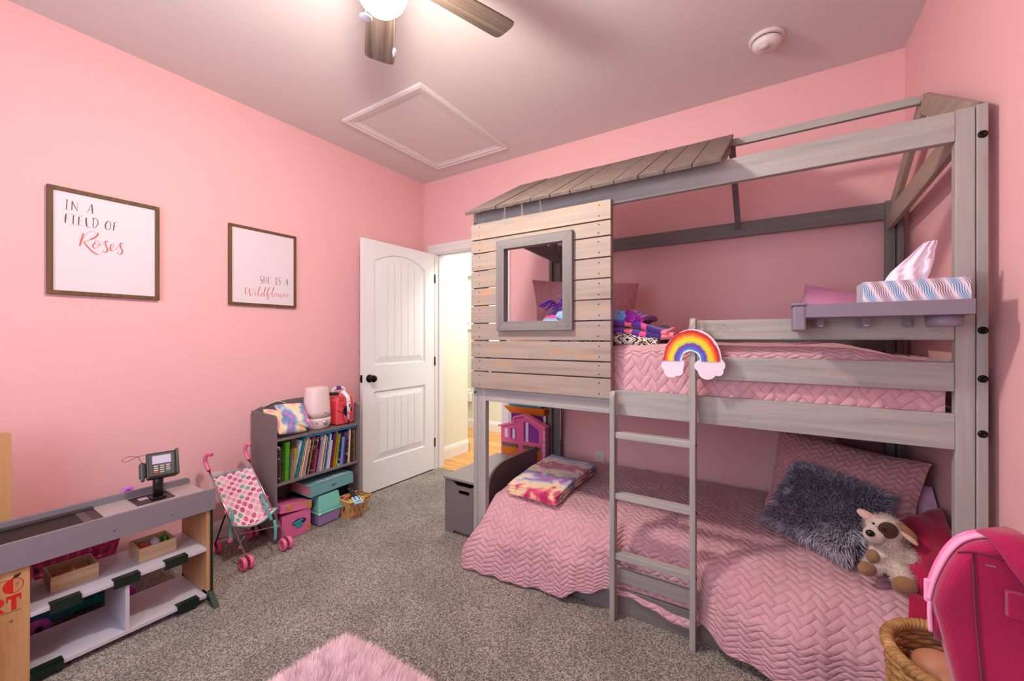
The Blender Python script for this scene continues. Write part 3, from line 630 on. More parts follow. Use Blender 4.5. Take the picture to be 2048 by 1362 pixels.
# ============================================================= framed signs
def brush(mb, pts, w, xf):
    P = smoothpath([(a, b, 0) for a, b in pts], 6) if len(pts) > 2 else [Vector((a, b, 0)) for a, b in pts]
    n = len(P); vs = []
    for i, p in enumerate(P):
        d = (P[min(i + 1, n - 1)] - P[max(i - 1, 0)])
        if d.length < 1e-9: d = Vector((1, 0, 0))
        d.normalize(); nn = Vector((-d.y, d.x, 0))
        t = i / (n - 1); k = 0.72 + 0.28 * math.sin(PI * t)
        vs += [p + nn * w / 2 * k, p - nn * w / 2 * k]
    mb.add([(xf, v.x, v.y) for v in vs], [(2 * i, 2 * i + 2, 2 * i + 3, 2 * i + 1) for i in range(n - 1)])
signwood = wood('stained_frame', 2, [(0.25, '3f2a17'), (0.5, '654626'), (0.8, '7f5c36')], streak=40, patch=('2b1a0e', 0.62, 0.8))
signface = plain('sign_board', (226, 214, 222), rough=0.5)
ink = [plain('sign_brown_ink', (92, 66, 58), rough=0.6), plain('sign_rose_ink', (206, 104, 92), rough=0.6)]
def sign(y0, y1, z0, z1, tilt, strokes, label, fw=0.018, deep=0.022, word=None, fs=0.42):
    t = thing('framed_sign', (0.0, (y0 + y1) / 2, (z0 + z1) / 2), label, 'framed sign', 'framed word signs on the left wall')
    for k, (a, b, c, d) in enumerate(((y0, y1, z0, z0 + fw), (y0, y1, z1 - fw, z1), (y0, y0 + fw, z0 + fw, z1 - fw), (y1 - fw, y1, z0 + fw, z1 - fw))):
        MB().box(0.001, deep, a, b, c, d).build('frame_board', signwood, t, bevel=0.0012)
    MB().box(0.004, deep - 0.008, y0 + fw * .5, y1 - fw * .5, z0 + fw * .5, z1 - fw * .5).build('board', signface, t)
    words = {}
    for (cc, w_, pts) in strokes:
        my = sum(a for a, b in pts) / len(pts); mz = sum(b for a, b in pts) / len(pts)
        words.setdefault(word(cc, my, mz), []).append((cc, w_, pts))
    for k, ss in words.items():
        mb = MB()
        for (cc, w_, pts) in ss: brush(mb, [(a / 1000, b / 1000) for a, b in pts], w_ / 1000 * fs, deep - 0.0075)
        mb.build('lettering', ink[ss[0][0]], t)
    return t
s1 = sign(0.411, 0.820, 1.458, 1.967, 0, SIGN1, 'framed sign reading In a Field of Roses, the larger-looking one nearer the camera', fw=0.019, fs=0.60, word=lambda c, y, z: (c, z > 1855, y > (525 if z > 1855 else 570)))
s2 = sign(1.157, 1.577, 1.460, 1.965, 0, SIGN2, 'framed sign reading She is a Wildflower, nearer the open door', fw=0.0165, fs=0.62, word=lambda c, y, z: (c, 0 if c or y < 1428 else 1 if y < 1488 else 2))

# ============================================================= toy market stand
maple = wood('maple_laminate', 2, [(0.3, 'a97a48'), (0.5, 'c09262'), (0.75, 'cda272')], streak=26, rough=0.4, bump=0.05)
greym = plain('grey_laminate', (128, 120, 128), rough=0.45)
whitem = plain('white_laminate', (200, 194, 204), rough=0.4)
green = plain('dark_green_plastic', (16, 38, 30), rough=0.3)
blackp = plain('black_plastic', (30, 24, 26), rough=0.35)
steel = plain('screw_steel', (150, 145, 150), rough=0.3, metal=0.9)
st = thing('toy_market_stand', (0.45, 0.4, 0), 'wooden toy market stand with grey counter, white shelves and an apple sign', 'toy market stand')
MB().box(0.600, 0.612, -0.15, 0.857, 0.438, 0.538).build('counter_apron', greym, st, bevel=0.002)
MB().box(0.318, 0.600, -0.15, 0.855, 0.490, 0.503).build('counter_top', plain('counter_grey', (168, 156, 156), rough=0.4), st, bevel=0.001)
MB().prism([(-0.15, 0.44), (0.857, 0.44), (0.857, 0.520), (0.852, 0.530), (0.842, 0.534), (-0.15, 0.534)], lambda y, z, t: (t, y, z), 0.305, 0.317).build('back_lip', greym, st, bevel=0.002)
tag(MB().box(0.52, 0.585, 0.842, 0.846, 0.503, 0.5045).build('slot', blackp, st), 'short black slot at the counter end')
MB().box(0.325, 0.352, -0.15, 0.498, 0.503, 0.513).box(0.325, 0.59, 0.468, 0.498, 0.503, 0.507).box(0.572, 0.594, -0.15, 0.498, 0.503, 0.508).build('conveyor_frame', plain('belt_frame', (52, 42, 44), rough=0.4), st, bevel=0.002)
MB().box(0.352, 0.572, -0.15, 0.440, 0.503, 0.5045).build('conveyor_belt', plain('belt_black', (26, 20, 22), rough=0.55), st)
MB().box(0.352, 0.572, 0.440, 0.468, 0.503, 0.506).build('belt_plate', plain('belt_plate_grey', (82, 70, 76), rough=0.4), st)
MB().box(0.305, 0.598, 0.826, 0.841, 0.02, 0.44).build('end_panel', maple, st, bevel=0.001)
MB().box(0.5975, 0.607, 0.839, 0.849, 0.02, 0.438).prism([(0.49, 0.0), (0.52, 0.0), (0.575, 0.028), (0.640, 0.0), (0.680, 0.0), (0.612, 0.055), (0.560, 0.055)], lambda x, z, t: (x, t, z), 0.826, 0.849).build('end_leg', green, st, bevel=0.001)
MB().prism([(0.25, 0.0), (0.29, 0.0), (0.335, 0.02), (0.335, 0.05), (0.31, 0.05)], lambda x, z, t: (x, t, z), 0.826, 0.849).build('end_leg', green, st)
MB().box(0.305, 0.598, 0.286, 0.826, 0.246, 0.261).build('shelf_board', whitem, st, bevel=0.001)
MB().box(0.305, 0.598, 0.286, 0.826, 0.026, 0.041).build('shelf_board', whitem, st, bevel=0.001)
MB().box(0.305, 0.596, 0.542, 0.555, 0.041, 0.246).build('divider', whitem, st, bevel=0.001)
MB().box(0.588, 0.600, -0.15, 0.286, 0.012, 0.438).build('front_panel', maple, st, bevel=0.001)
MB().box(0.305, 0.588, -0.15, -0.138, 0.012, 0.49).build('end_panel', maple, st)
for (y, z) in ((0.334, 0.261), (0.506, 0.261), (0.671, 0.261), (0.287, 0.041), (0.714, 0.041)):
    c = MB().box(0.566, 0.604, y, y + 0.081, z + 0.0005, z + 0.004).box(0.5985, 0.6035, y, y + 0.081, z - 0.026, z + 0.004).box(0.6035, 0.6075, y, y + 0.081, z - 0.010, z - 0.004).box(0.588, 0.604, y, y + 0.081, z - 0.030, z - 0.0265)
    c.build('label_clip', green, st)
# upright board at the back left with a rounded corner
rc = [(-0.15, 0.0), (0.277, 0.0), (0.277, 0.865)] + [(0.262 + 0.015 * math.cos(t), 0.865 + 0.015 * math.sin(t)) for t in [PI / 2 * k / 6 for k in range(1, 7)]] + [(-0.15, 0.880)]
MB().prism(rc, lambda y, z, t: (t, y, z), 0.288, 0.303).build('back_board', maple, st, bevel=0.001)
for (y, z) in ((0.505, 0.477), (0.690, 0.475), (0.830, 0.478), (0.243, 0.262)):
    MB().lathe([(0.0045, 0), (0.0045, 0.001), (0.002, 0.0016), (0, 0.001)], n=14, M=Matrix.Translation((0.612 if z > 0.3 else 0.600, y, z)) @ Matrix.Rotation(R_(90), 4, 'Y')).build('screw', steel, st)
# sign painted on the front panel: apple, R T, two rules
red = plain('sign_red', (196, 30, 14), rough=0.5)
px_ = 0.6004
def flat(name, poly, mat, x=px_):
    return MB().add([(x, a, b) for a, b in poly], [tuple(range(len(poly)))]).build(name, mat, st)
def disc(cy, cz, ry, rz_, a0=0, a1=2 * PI, n=24): return [(cy + ry * math.cos(a0 + (a1 - a0) * k / n), cz + rz_ * math.sin(a0 + (a1 - a0) * k / n)) for k in range(n + 1)]
tt = MB()
# T
for poly in ([(0.243, 0.297), (0.255, 0.297), (0.255, 0.338), (0.243, 0.338)], [(0.232, 0.338), (0.266, 0.338), (0.266, 0.350), (0.232, 0.350)], [(0.232, 0.328), (0.236, 0.328), (0.236, 0.338), (0.232, 0.338)], [(0.262, 0.328), (0.266, 0.328), (0.266, 0.338), (0.262, 0.338)]):
    tt.add([(px_, a, b) for a, b in poly], [tuple(range(4))])
# R
for poly in ([(0.190, 0.297), (0.202, 0.297), (0.202, 0.350), (0.190, 0.350)], [(0.202, 0.338), (0.215, 0.338), (0.215, 0.350), (0.202, 0.350)], [(0.202, 0.318), (0.215, 0.318), (0.215, 0.328), (0.202, 0.328)], [(0.206, 0.320), (0.216, 0.320), (0.230, 0.297), (0.216, 0.297)]):
    tt.add([(px_, a, b) for a, b in poly], [tuple(range(4))])
pts = disc(0.215, 0.334, 0.013, 0.016, -PI / 2, PI / 2, 14); pin = disc(0.215, 0.333, 0.003, 0.005, -PI / 2, PI / 2, 14)
tt.add([(px_, a, b) for a, b in pts] + [(px_, a, b) for a, b in pin], [(k, k + 1, 15 + k + 1, 15 + k) for k in range(14)])
tt.build('red_letters', red, st)
flat('rule', [(0.14, 0.407), (0.248, 0.407), (0.248, 0.4055), (0.14, 0.4055)], green); flat('rule', [(0.14, 0.2935), (0.266, 0.2935), (0.266, 0.292), (0.14, 0.292)], green)
ap = MB(); a1 = disc(0.248, 0.382, 0.024, 0.026, PI / 2, 3 * PI / 2, 20)
ap.add([(px_, a, b) for a, b in a1], [tuple(range(21))])
o1 = disc(0.248, 0.382, 0.024, 0.026, -PI / 2, PI / 2, 20); i1 = disc(0.248, 0.382, 0.0215, 0.0235, -PI / 2, PI / 2, 20)
ap.add([(px_, a, b) for a, b in o1] + [(px_, a, b) for a, b in i1], [(k, k + 1, 22 + k, 21 + k) for k in range(20)])
ap.build('red_apple', red, st)
lf = MB()
lf.add([(px_ + .0001, 0.252 + a, 0.411 + b) for a, b in [(-0.006, -0.004), (-0.002, 0.006), (0.006, 0.009), (0.014, 0.010), (0.012, 0.003), (0.006, -0.003)]], [tuple(range(6))])
for (a, b) in ((0.256, 0.388), (0.259, 0.383), (0.255, 0.380), (0.260, 0.390)): lf.add([(px_ + .0001, c, d) for c, d in disc(a, b, 0.0012, 0.002, n=8)], [tuple(range(8))])
lf.build('leaf_and_seeds', green, st)

# wooden trays with toy food
ply = wood('pale_box_wood', 1, [(0.3, 'b59874'), (0.5, 'cbb08c'), (0.75, 'd8c09c')], streak=30, rough=0.6, bump=0.05)
def tray(x0, x1, y0, y1, z0, z1, label):
    t = thing('wooden_tray', ((x0 + x1) / 2, (y0 + y1) / 2, z0), label, 'tray', 'wooden food trays on the stand shelf')
    w_ = 0.006
    MB().box(x0, x1, y0, y1, z0, z0 + w_).build('tray_bottom', ply, t)
    for a in ((x0, x0 + w_, y0, y1), (x1 - w_, x1, y0, y1), (x0 + w_, x1 - w_, y0, y0 + w_), (x0 + w_, x1 - w_, y1 - w_, y1)):
        MB().box(a[0], a[1], a[2], a[3], z0 + w_, z1).build('tray_side', ply, t)
    return t
tray(0.354, 0.488, 0.352, 0.486, 0.2612, 0.320, 'pale wooden tray holding a yellow cheese wedge, left one on the shelf')
tray(0.366, 0.500, 0.610, 0.741, 0.2612, 0.320, 'pale wooden tray holding red, white and green play food, right one on the shelf')
amber = plain('amber_plastic', (190, 96, 12), rough=0.25); 
tag(MB().box(0.392, 0.45, 0.375, 0.470, 0.2675, 0.300).build('toy_juice_carton', amber, bevel=0.004), 'amber toy food pack lying in the left tray', 'toy food')
tag(MB().prism([(0.400, 0.2675), (0.435, 0.2675), (0.418, 0.326)], lambda y, z, t: (t, y, z), 0.452, 0.474).build('toy_cheese_wedge', plain('cheese_yellow', (232, 206, 20), rough=0.4), bevel=0.002), 'bright yellow triangular toy cheese wedge', 'toy food')
tg = thing('toy_tomato', (0.44, 0.640, 0.268), 'round red-orange toy tomato in the right tray', 'toy food')
MB().ell((0.440, 0.642, 0.294), (0.027, 0.025, 0.026)).build('tomato_body', plain('tomato_red', (214, 62, 20), rough=0.25), tg)
MB().lathe([(0.008, 0.0), (0.003, 0.004), (0, 0.005)], c=(0.440, 0.642, 0.318), n=5).build('tomato_stem', plain('leaf_green', (40, 120, 40)), tg)
tag(MB().ell((0.435, 0.683, 0.298), (0.028, 0.020, 0.030)).build('toy_egg', plain('egg_white', (205, 200, 212), rough=0.25)), 'white toy egg lying between tomato and greens', 'toy food')
gb = thing('toy_grapes', (0.43, 0.718, 0.268), 'green toy grapes in the right tray', 'toy food')
q = MB(); rr = random.Random(3)
for k in range(10): q.ell((0.43 + rr.uniform(-.022, .022), 0.718 + rr.uniform(-.010, .010), 0.278 + rr.uniform(0, 0.034)), (0.0085, 0.0085, 0.0085), n=10, m=6)
tag(q.build('grape_berries', plain('grape_green', (70, 170, 40), rough=0.2), gb), kind='stuff')

# card terminal
tm = thing('toy_card_terminal', (0.40, 0.69, 0.503), 'black toy card payment terminal on a post with keypad and pale screen', 'toy card terminal')
MB().box(0.340, 0.470, 0.612, 0.748, 0.503, 0.506).build('base_plate', blackp, tm, bevel=0.001)
MB().box(0.37, 0.41, 0.635, 0.668, 0.506, 0.507).build('paper_slot', plain('pale_slot', (190, 165, 170)), tm)
MB().box(0.402, 0.446, 0.668, 0.724, 0.506, 0.514).build('post_foot', blackp, tm, bevel=0.003)
MB().lathe([(0.0195, 0.0), (0.0195, 0.125)], c=(0.424, 0.697, 0.510), n=20).build('post', blackp, tm)
MT = Matrix.Translation((0.438, 0.706, 0.660)) @ Matrix.Rotation(R_(-12), 4, 'Z') @ Matrix.Rotation(R_(-28), 4, 'Y')
# local: x = screen normal, y = right, z = up
def tbox(n_, m_, *a, **k): return MB().box(*a, M=MT).build(n_, m_, tm, **k)
tbox('terminal_body', blackp, -0.028, 0.004, -0.054, 0.054, -0.060, 0.060, bevel=0.006)
tbox('terminal_face', plain('face_dark', (44, 38, 36), rough=0.4), 0.004, 0.008, -0.046, 0.046, -0.052, 0.052, bevel=0.003)
tbox('side_rail', blackp, -0.02, 0.014, 0.050, 0.062, -0.056, 0.064, bevel=0.002)
tbox('screen', plain('pale_screen', (188, 182, 206), rough=0.2), 0.008, 0.0086, -0.033, 0.033, 0.004, 0.042)
for r in range(4):
    for c in range(3):
        m_ = plain('key_grey', (176, 168, 160), rough=0.4)
        if r == 3: m_ = (plain('key_red', (200, 44, 34)), m_, plain('key_green', (52, 150, 50)))[c]
        tbox('key', m_, 0.008, 0.0105, -0.029 + c * 0.0215, -0.029 + c * 0.0215 + 0.015, -0.010 - r * 0.0098, -0.0045 - r * 0.0098)
tbox('handset_cradle', blackp, -0.034, -0.004, -0.078, -0.054, -0.045, 0.02, bevel=0.004)
tbox('stylus', plain('stylus_black', (50, 46, 50), rough=0.3), -0.01, 0.004, -0.074, -0.060, -0.065, 0.022, bevel=0.004)
wire = [(0.41, 0.655, 0.712), (0.42, 0.625, 0.712), (0.42, 0.605, 0.719), (0.42, 0.589, 0.719), (0.42, 0.573, 0.709), (0.42, 0.58, 0.700), (0.42, 0.601, 0.702), (0.42, 0.625, 0.711), (0.42, 0.633, 0.695), (0.425, 0.64, 0.678)]
MB().tube(smoothpath(wire, 6), 0.0010, 6).build('cord_loop', blackp, tm)

# ============================================================= toy shopping cart behind the stand
sc_ = thing('toy_shopping_cart', (0.17, 0.48, 0), 'pink and teal toy shopping cart with purple wheels standing behind the market stand', 'toy shopping cart')
pinkp = plain('magenta_plastic', (206, 44, 120), rough=0.3); teal = plain('teal_plastic', (20, 104, 108), rough=0.35); purp = plain('purple_plastic', (176, 70, 176), rough=0.35)
bk_ = MB()
def lattice(mb, p00, p10, p11, p01, nu, nv, bar=0.25, th=0.003):
    P = [Vector(p) for p in (p00, p10, p11, p01)]
    nn = (P[1] - P[0]).cross(P[3] - P[0]).normalized() * th
    f = lambda u, v: P[0] * (1 - u) * (1 - v) + P[1] * u * (1 - v) + P[2] * u * v + P[3] * (1 - u) * v
    def quad(u0, u1, v0, v1):
        c = [f(u0, v0), f(u1, v0), f(u1, v1), f(u0, v1)]
        vs = [c[0], c[0] + nn, c[3], c[3] + nn, c[1], c[1] + nn, c[2], c[2] + nn]; mb.hexa(vs)
    for i in range(nu + 1):
        c = i / nu; h = bar / nu / 2; quad(max(0, c - h), min(1, c + h), 0, 1)
    for j in range(nv + 1):
        c = j / nv; h = bar / nv / 2; quad(0, 1, max(0, c - h), min(1, c + h))
B0, T0 = (0.085, 0.23, 0.350, 0.590), (0.055, 0.26, 0.325, 0.625); zb, zt = 0.225, 0.41
cb = lambda Q, z: [(Q[0], Q[2], z), (Q[1], Q[2], z), (Q[1], Q[3], z), (Q[0], Q[3], z)]
lo, hi = cb(B0, zb), cb(T0, zt)
for k in range(4): lattice(bk_, lo[k], lo[(k + 1) % 4], hi[(k + 1) % 4], hi[k], 7 if k % 2 else 4, 4, 0.66)
bk_.box(B0[0], B0[1], B0[2], B0[3], zb - 0.004, zb)
bk_.build('cart_basket', pinkp, sc_)
MB().tube([(T0[0], T0[2], zt), (T0[1], T0[2], zt), (T0[1], T0[3], zt), (T0[0], T0[3], zt), (T0[0], T0[2], zt)], 0.006, 8).build('basket_rim', pinkp, sc_)
base = MB().prism([(0.36, 0.035), (0.62, 0.035), (0.62, 0.10), (0.57, 0.15), (0.41, 0.15), (0.33, 0.10), (0.33, 0.06)], lambda y, z, t: (t, y, z), 0.07, 0.25)
base.build('cart_base', teal, sc_, bevel=0.008)
sl = MB()
for i in range(4):
    for j in range(3): sl.box(0.2502, 0.2508, 0.405 + i * 0.042, 0.437 + i * 0.042, 0.075 + j * 0.018, 0.083 + j * 0.018)
sl.build('base_slots', plain('slot_dark', (10, 30, 30)), sc_)
MB().box(0.10, 0.12, 0.40, 0.42, 0.15, 0.225).box(0.20, 0.22, 0.40, 0.42, 0.15, 0.225).box(0.10, 0.12, 0.54, 0.56, 0.15, 0.225).box(0.20, 0.22, 0.54, 0.56, 0.15, 0.225).build('cart_strut', teal, sc_)
for (x, y) in ((0.262, 0.352), (0.058, 0.352), (0.262, 0.622), (0.058, 0.622)):
    wh = MB().lathe([(0.012, -0.012), (0.030, -0.012), (0.037, -0.008), (0.037, 0.008), (0.030, 0.012), (0.012, 0.012)], n=28, M=Matrix.Translation((x, y, 0.037)) @ Matrix.Rotation(R_(90), 4, 'Y')).build('wheel', purp, sc_)
    MB().lathe([(0.012, -0.013), (0.012, 0.013)], n=16, M=Matrix.Translation((x, y, 0.037)) @ Matrix.Rotation(R_(90), 4, 'Y')).build('hub', blackp, wh)
MB().tube(smoothpath([(0.16, 0.60, 0.40), (0.16, 0.625, 0.46), (0.16, 0.642, 0.500), (0.16, 0.656, 0.508), (0.16, 0.672, 0.498)], 6), 0.012, 12).build('cart_handle', plain('lilac_plastic', (196, 110, 200), rough=0.3), sc_)

# ============================================================= doll stroller
ds = thing('doll_stroller', (0.28, 1.16, 0), 'pink umbrella doll stroller with a polka-dot seat and turquoise straps', 'doll stroller')
chrome = plain('chrome_tube', (190, 186, 190), rough=0.2, metal=1.0); hp = plain('stroller_pink', (226, 108, 152), rough=0.35); tq = fabric('turquoise_webbing', (96, 176, 176))
F1, F2 = Vector((0.452, 1.062, 0.045)), Vector((0.425, 1.287, 0.045))
Bk1, Bk2 = Vector((0.130, 1.035, 0.042)), Vector((0.110, 1.245, 0.042))
H1, H2 = Vector((0.130, 1.000, 0.520)), Vector((0.130, 1.208, 0.530))
for F_, H_ in ((F1, H1), (F2, H2)):
    MB().tube([F_ + Vector((0, 0, 0.02)), H_], 0.0048, 10).build('frame_tube', chrome, ds)
for B_, F_, H_ in ((Bk1, F1, H1), (Bk2, F2, H2)):
    mid = F_.lerp(H_, 0.50)
    MB().tube([B_, mid], 0.0045, 8).build('rear_leg', plain('dark_tube', (40, 34, 40), rough=0.3, metal=0.6), ds)
    MB().tube([mid - Vector((0, 0.010, 0)), mid + Vector((0, 0.012, 0))], 0.011, 12).build('joint', hp, ds)
a, b = F1.lerp(H1, 0.22), F2.lerp(H2, 0.20)
MB().tube([F2.lerp(H2, 0.18), Bk1.lerp(F1.lerp(H1, .5), 0.24)], 0.0036, 8).build('cross_tube', chrome, ds)
MB().tube([F1.lerp(H1, 0.18), Bk2.lerp(F2.lerp(H2, .5), 0.24)], 0.0036, 8).build('cross_tube', chrome, ds)
for p in (F2.lerp(H2, 0.18), F1.lerp(H1, 0.14)): MB().ell(p, (0.010, 0.010, 0.010), n=12, m=8).build('joint', hp, ds)
for H_, F_ in ((H1, F1), (H2, F2)):
    d = (H_ - F_).normalized()
    p = [H_ - d * 0.03, H_ + d * 0.02, H_ + Vector((-0.012, -0.004, 0.045)), H_ + Vector((-0.002, 0.006, 0.066)), H_ + Vector((0.016, 0.018, 0.062))]
    hd = MB().tube(smoothpath(p, 6), [0.0105] * 25, 14).build('handle_grip', hp, ds)
def dots():
    m, nt, b = newmat('polka_dots'); b.inputs['Roughness'].default_value = 0.8
    tc = N(nt, 'ShaderNodeTexCoord'); mp = N(nt, 'ShaderNodeMapping'); mp.inputs['Rotation'].default_value = (0, 0, R_(45)); mp.inputs['Scale'].default_value = (11.0, 12.8, 1)
    nt.links.new(tc.outputs['UV'], mp.inputs[0])
    vm = N(nt, 'ShaderNodeVectorMath', operation='FRACTION'); nt.links.new(mp.outputs[0], vm.inputs[0])
    vs = N(nt, 'ShaderNodeVectorMath', operation='SUBTRACT'); vs.inputs[1].default_value = (0.5, 0.5, 0); nt.links.new(vm.outputs[0], vs.inputs[0])
    vl = N(nt, 'ShaderNodeVectorMath', operation='LENGTH'); nt.links.new(vs.outputs[0], vl.inputs[0])
    lt = N(nt, 'ShaderNodeMath', operation='LESS_THAN'); lt.inputs[1].default_value = 0.40; nt.links.new(vl.outputs['Value'], lt.inputs[0])
    fl = N(nt, 'ShaderNodeVectorMath', operation='FLOOR'); nt.links.new(mp.outputs[0], fl.inputs[0])
    wn = N(nt, 'ShaderNodeTexWhiteNoise'); nt.links.new(fl.outputs[0], wn.inputs['Vector'])
    r = ramp(nt, [(0.0, 'd9669a'), (0.3, 'f0b8cc'), (0.55, 'c45a88'), (0.72, '86b5a8'), (0.86, 'eaa6c0')], 'CONSTANT'); nt.links.new(wn.outputs['Value'], r.inputs['Fac'])
    mi = N(nt, 'ShaderNodeMix', data_type='RGBA'); mi.inputs[6].default_value = rgb(hexc('f5dde4')); nt.links.new(lt.outputs[0], mi.inputs[0]); nt.links.new(r.outputs[0], mi.inputs[7])
    nt.links.new(mi.outputs[2], b.inputs['Base Color']); return m
dotm = dots()
Atop1, Atop2 = F1.lerp(H1, 0.87), F2.lerp(H2, 0.87)
Alow1, Alow2 = F1.lerp(H1, 0.36), F2.lerp(H2, 0.38)
def seatfn(u, v):
    # v 0 top of the back -> 0.75 seat crease -> 1 seat front edge
    L = Atop1.lerp(Alow1, min(v / 0.8, 1)); Rr = Atop2.lerp(Alow2, min(v / 0.8, 1))
    if v > 0.8: L = Alow1 + (v - 0.8) / 0.2 * Vector((0.045, 0.006, 0.006)); Rr = Alow2 + (v - 0.8) / 0.2 * Vector((0.06, 0.01, 0.012))
    p = L.lerp(Rr, u); s = math.sin(PI * u)
    return p + Vector((-0.028 * s * math.sin(PI * min(v / 0.8, 1)), 0, -0.012 * s * (v > 0.02) - 0.03 * s * ease((v - 0.5) / 0.3)))
MB().grid(16, 24, seatfn, lambda u, v: (u * .62, v)).build('seat_fabric', dotm, ds, solid=0.003)
edge = MB()
for k in (0, 1): edge.tube([seatfn(k, j / 20) for j in range(21)], 0.0045, 8)
edge.tube([seatfn(j / 16, 0.0) for j in range(17)], 0.0035, 8); edge.tube([seatfn(j / 16, 1.0) for j in range(17)], 0.004, 8)
edge.build('seat_binding', tq, ds)
def strap(name, pts, w_, side, mat):
    P = smoothpath(pts, 6); mb = MB(); sd = Vector(side) * w_ / 2
    vs = [];
    for p in P: vs += [p - sd, p + sd]
    mb.add(vs, [(2 * i, 2 * i + 1, 2 * i + 3, 2 * i + 2) for i in range(len(P) - 1)], smooth=True)
    return mb.build(name, mat, ds, solid=0.0025)
q1 = F1.lerp(H1, 0.50)
strap('strap', [q1 + Vector((0.02, 0.02, 0.01)), q1 + Vector((0.045, 0.014, -0.03)), q1 + Vector((0.045, 0.004, -0.10)), q1 + Vector((0.050, 0.0, -0.135))], 0.018, (-.3, 1, 0), tq)
MB().ell(q1 + Vector((0.050, 0.0, -0.145)), (0.006, 0.014, 0.014), n=12, m=8).build('buckle', hp, ds)
q2 = F1.lerp(F2, 0.78) + Vector((-0.10, 0, 0.19))
strap('strap', [Atop2.lerp(Alow2, 0.62) + Vector((0.012, -0.02, 0.0)), q2 + Vector((0.035, -0.02, -0.0)), q2 + Vector((0.05, -0.01, -0.05))], 0.016, (0, 1, 0), tq)
strap('strap', [q2 + Vector((0.085, -0.01, -0.040)), q2 + Vector((0.102, -0.012, -0.09)), q2 + Vector((0.10, -0.015, -0.15))], 0.016, (0, 1, 0), tq)
def wheelpair(p, ax=(0, 1, 0), R=0.036):
    for s_ in (-1, 1):
        Mw = Matrix.Translation(p + Vector((0, s_ * 0.017, R - p.z))) @ Matrix.Rotation(R_(-90), 4, 'X')
        w1 = MB().lathe([(0.0, -0.006), (0.022, -0.005), (0.024, -0.009), (R - 0.003, -0.010), (R, -0.006), (R, 0.006), (R - 0.003, 0.010), (0.024, 0.009), (0.022, 0.005), (0, 0.006)], n=28, M=Mw).build('wheel', hp, ds)
        sp = MB()
        for k in range(7):
            t = 2 * PI * k / 7; c = Mw @ Vector((0.014 * math.cos(t), 0.014 * math.sin(t), -0.0062 if s_ < 0 else 0.0062)); sp.ell(c, (0.003, 0.0012, 0.003), n=8, m=6)
        sp.build('wheel_holes', plain('wheel_shade_pink', (150, 54, 96)), w1)
    MB().tube([p + Vector((0, -0.022, R - p.z)), p + Vector((0, 0.022, R - p.z))], 0.004, 8).tube([p + Vector((0, 0, R - p.z)), p + Vector((-0.008, 0, 0.03))], 0.005, 8).build('axle', hp, ds)
for p in (F1, F2, Bk1, Bk2): wheelpair(p.copy())
# ============================================================= bookshelf
gs = plain('shelf_grey_paint', (118, 108, 110), rough=0.5, bump=0.05, bscale=60)
bs = thing('bookshelf', (0.165, 1.58, 0), 'small grey wooden bookshelf against the left wall between the stroller and the door', 'bookshelf')
SY0, SY1, SXB, SXF = 1.283, 1.885, 0.022, 0.31
def sidepanel(y0, y1):
    prof = [(SXB, 0), (0.075, 0), (0.085, 0.03), (0.11, 0.055), (0.165, 0.062), (0.22, 0.055), (0.245, 0.03), (0.255, 0), (SXF, 0), (SXF, 0.752)]
    prof += [(SXF - 0.022 + 0.022 * math.cos(t), 0.758 + 0.020 * math.sin(t)) for t in [PI / 2 * k / 6 for k in range(0, 7)]] + [(SXB, 0.782)]
    return MB().prism(prof, lambda x, z, t: (x, t, z), y0, y1)
sidepanel(SY0, SY0 + 0.015).build('side_panel', gs, bs, bevel=0.001)
sidepanel(SY1 - 0.015, SY1).build('side_panel', gs, bs, bevel=0.001)
bpf = [(SY0 + .015, 0.10), (SY1 - .015, 0.10), (SY1 - .015, 0.782)] + [(SY1 - .015 - (SY1 - SY0 - .03) * t, 0.782 + 0.046 * math.sin(PI * t) ** 0.7) for t in [k / 16 for k in range(1, 16)]] + [(SY0 + .015, 0.782)]
MB().prism(bpf, lambda y, z, t: (t, y, z), SXB, SXB + 0.008).build('back_panel', gs, bs)
for z in (0.617, 0.343): MB().box(SXB + 0.008, SXF, SY0 + 0.015, SY1 - 0.015, z, z + 0.0145).build('shelf_board', gs, bs, bevel=0.001)
for (x, z) in ((0.06, 0.655), (0.265, 0.625), (0.265, 0.35), (0.25, 0.11), (0.04, 0.76)):
    MB().lathe([(0.0035, 0), (0.0035, 0.0008), (0, 0.001)], n=10, M=Matrix.Translation((x, SY0 - 0.0003, z)) @ Matrix.Rotation(R_(90), 4, 'X')).build('screw_cap', plain('screw_dark', (60, 50, 52)), bs)

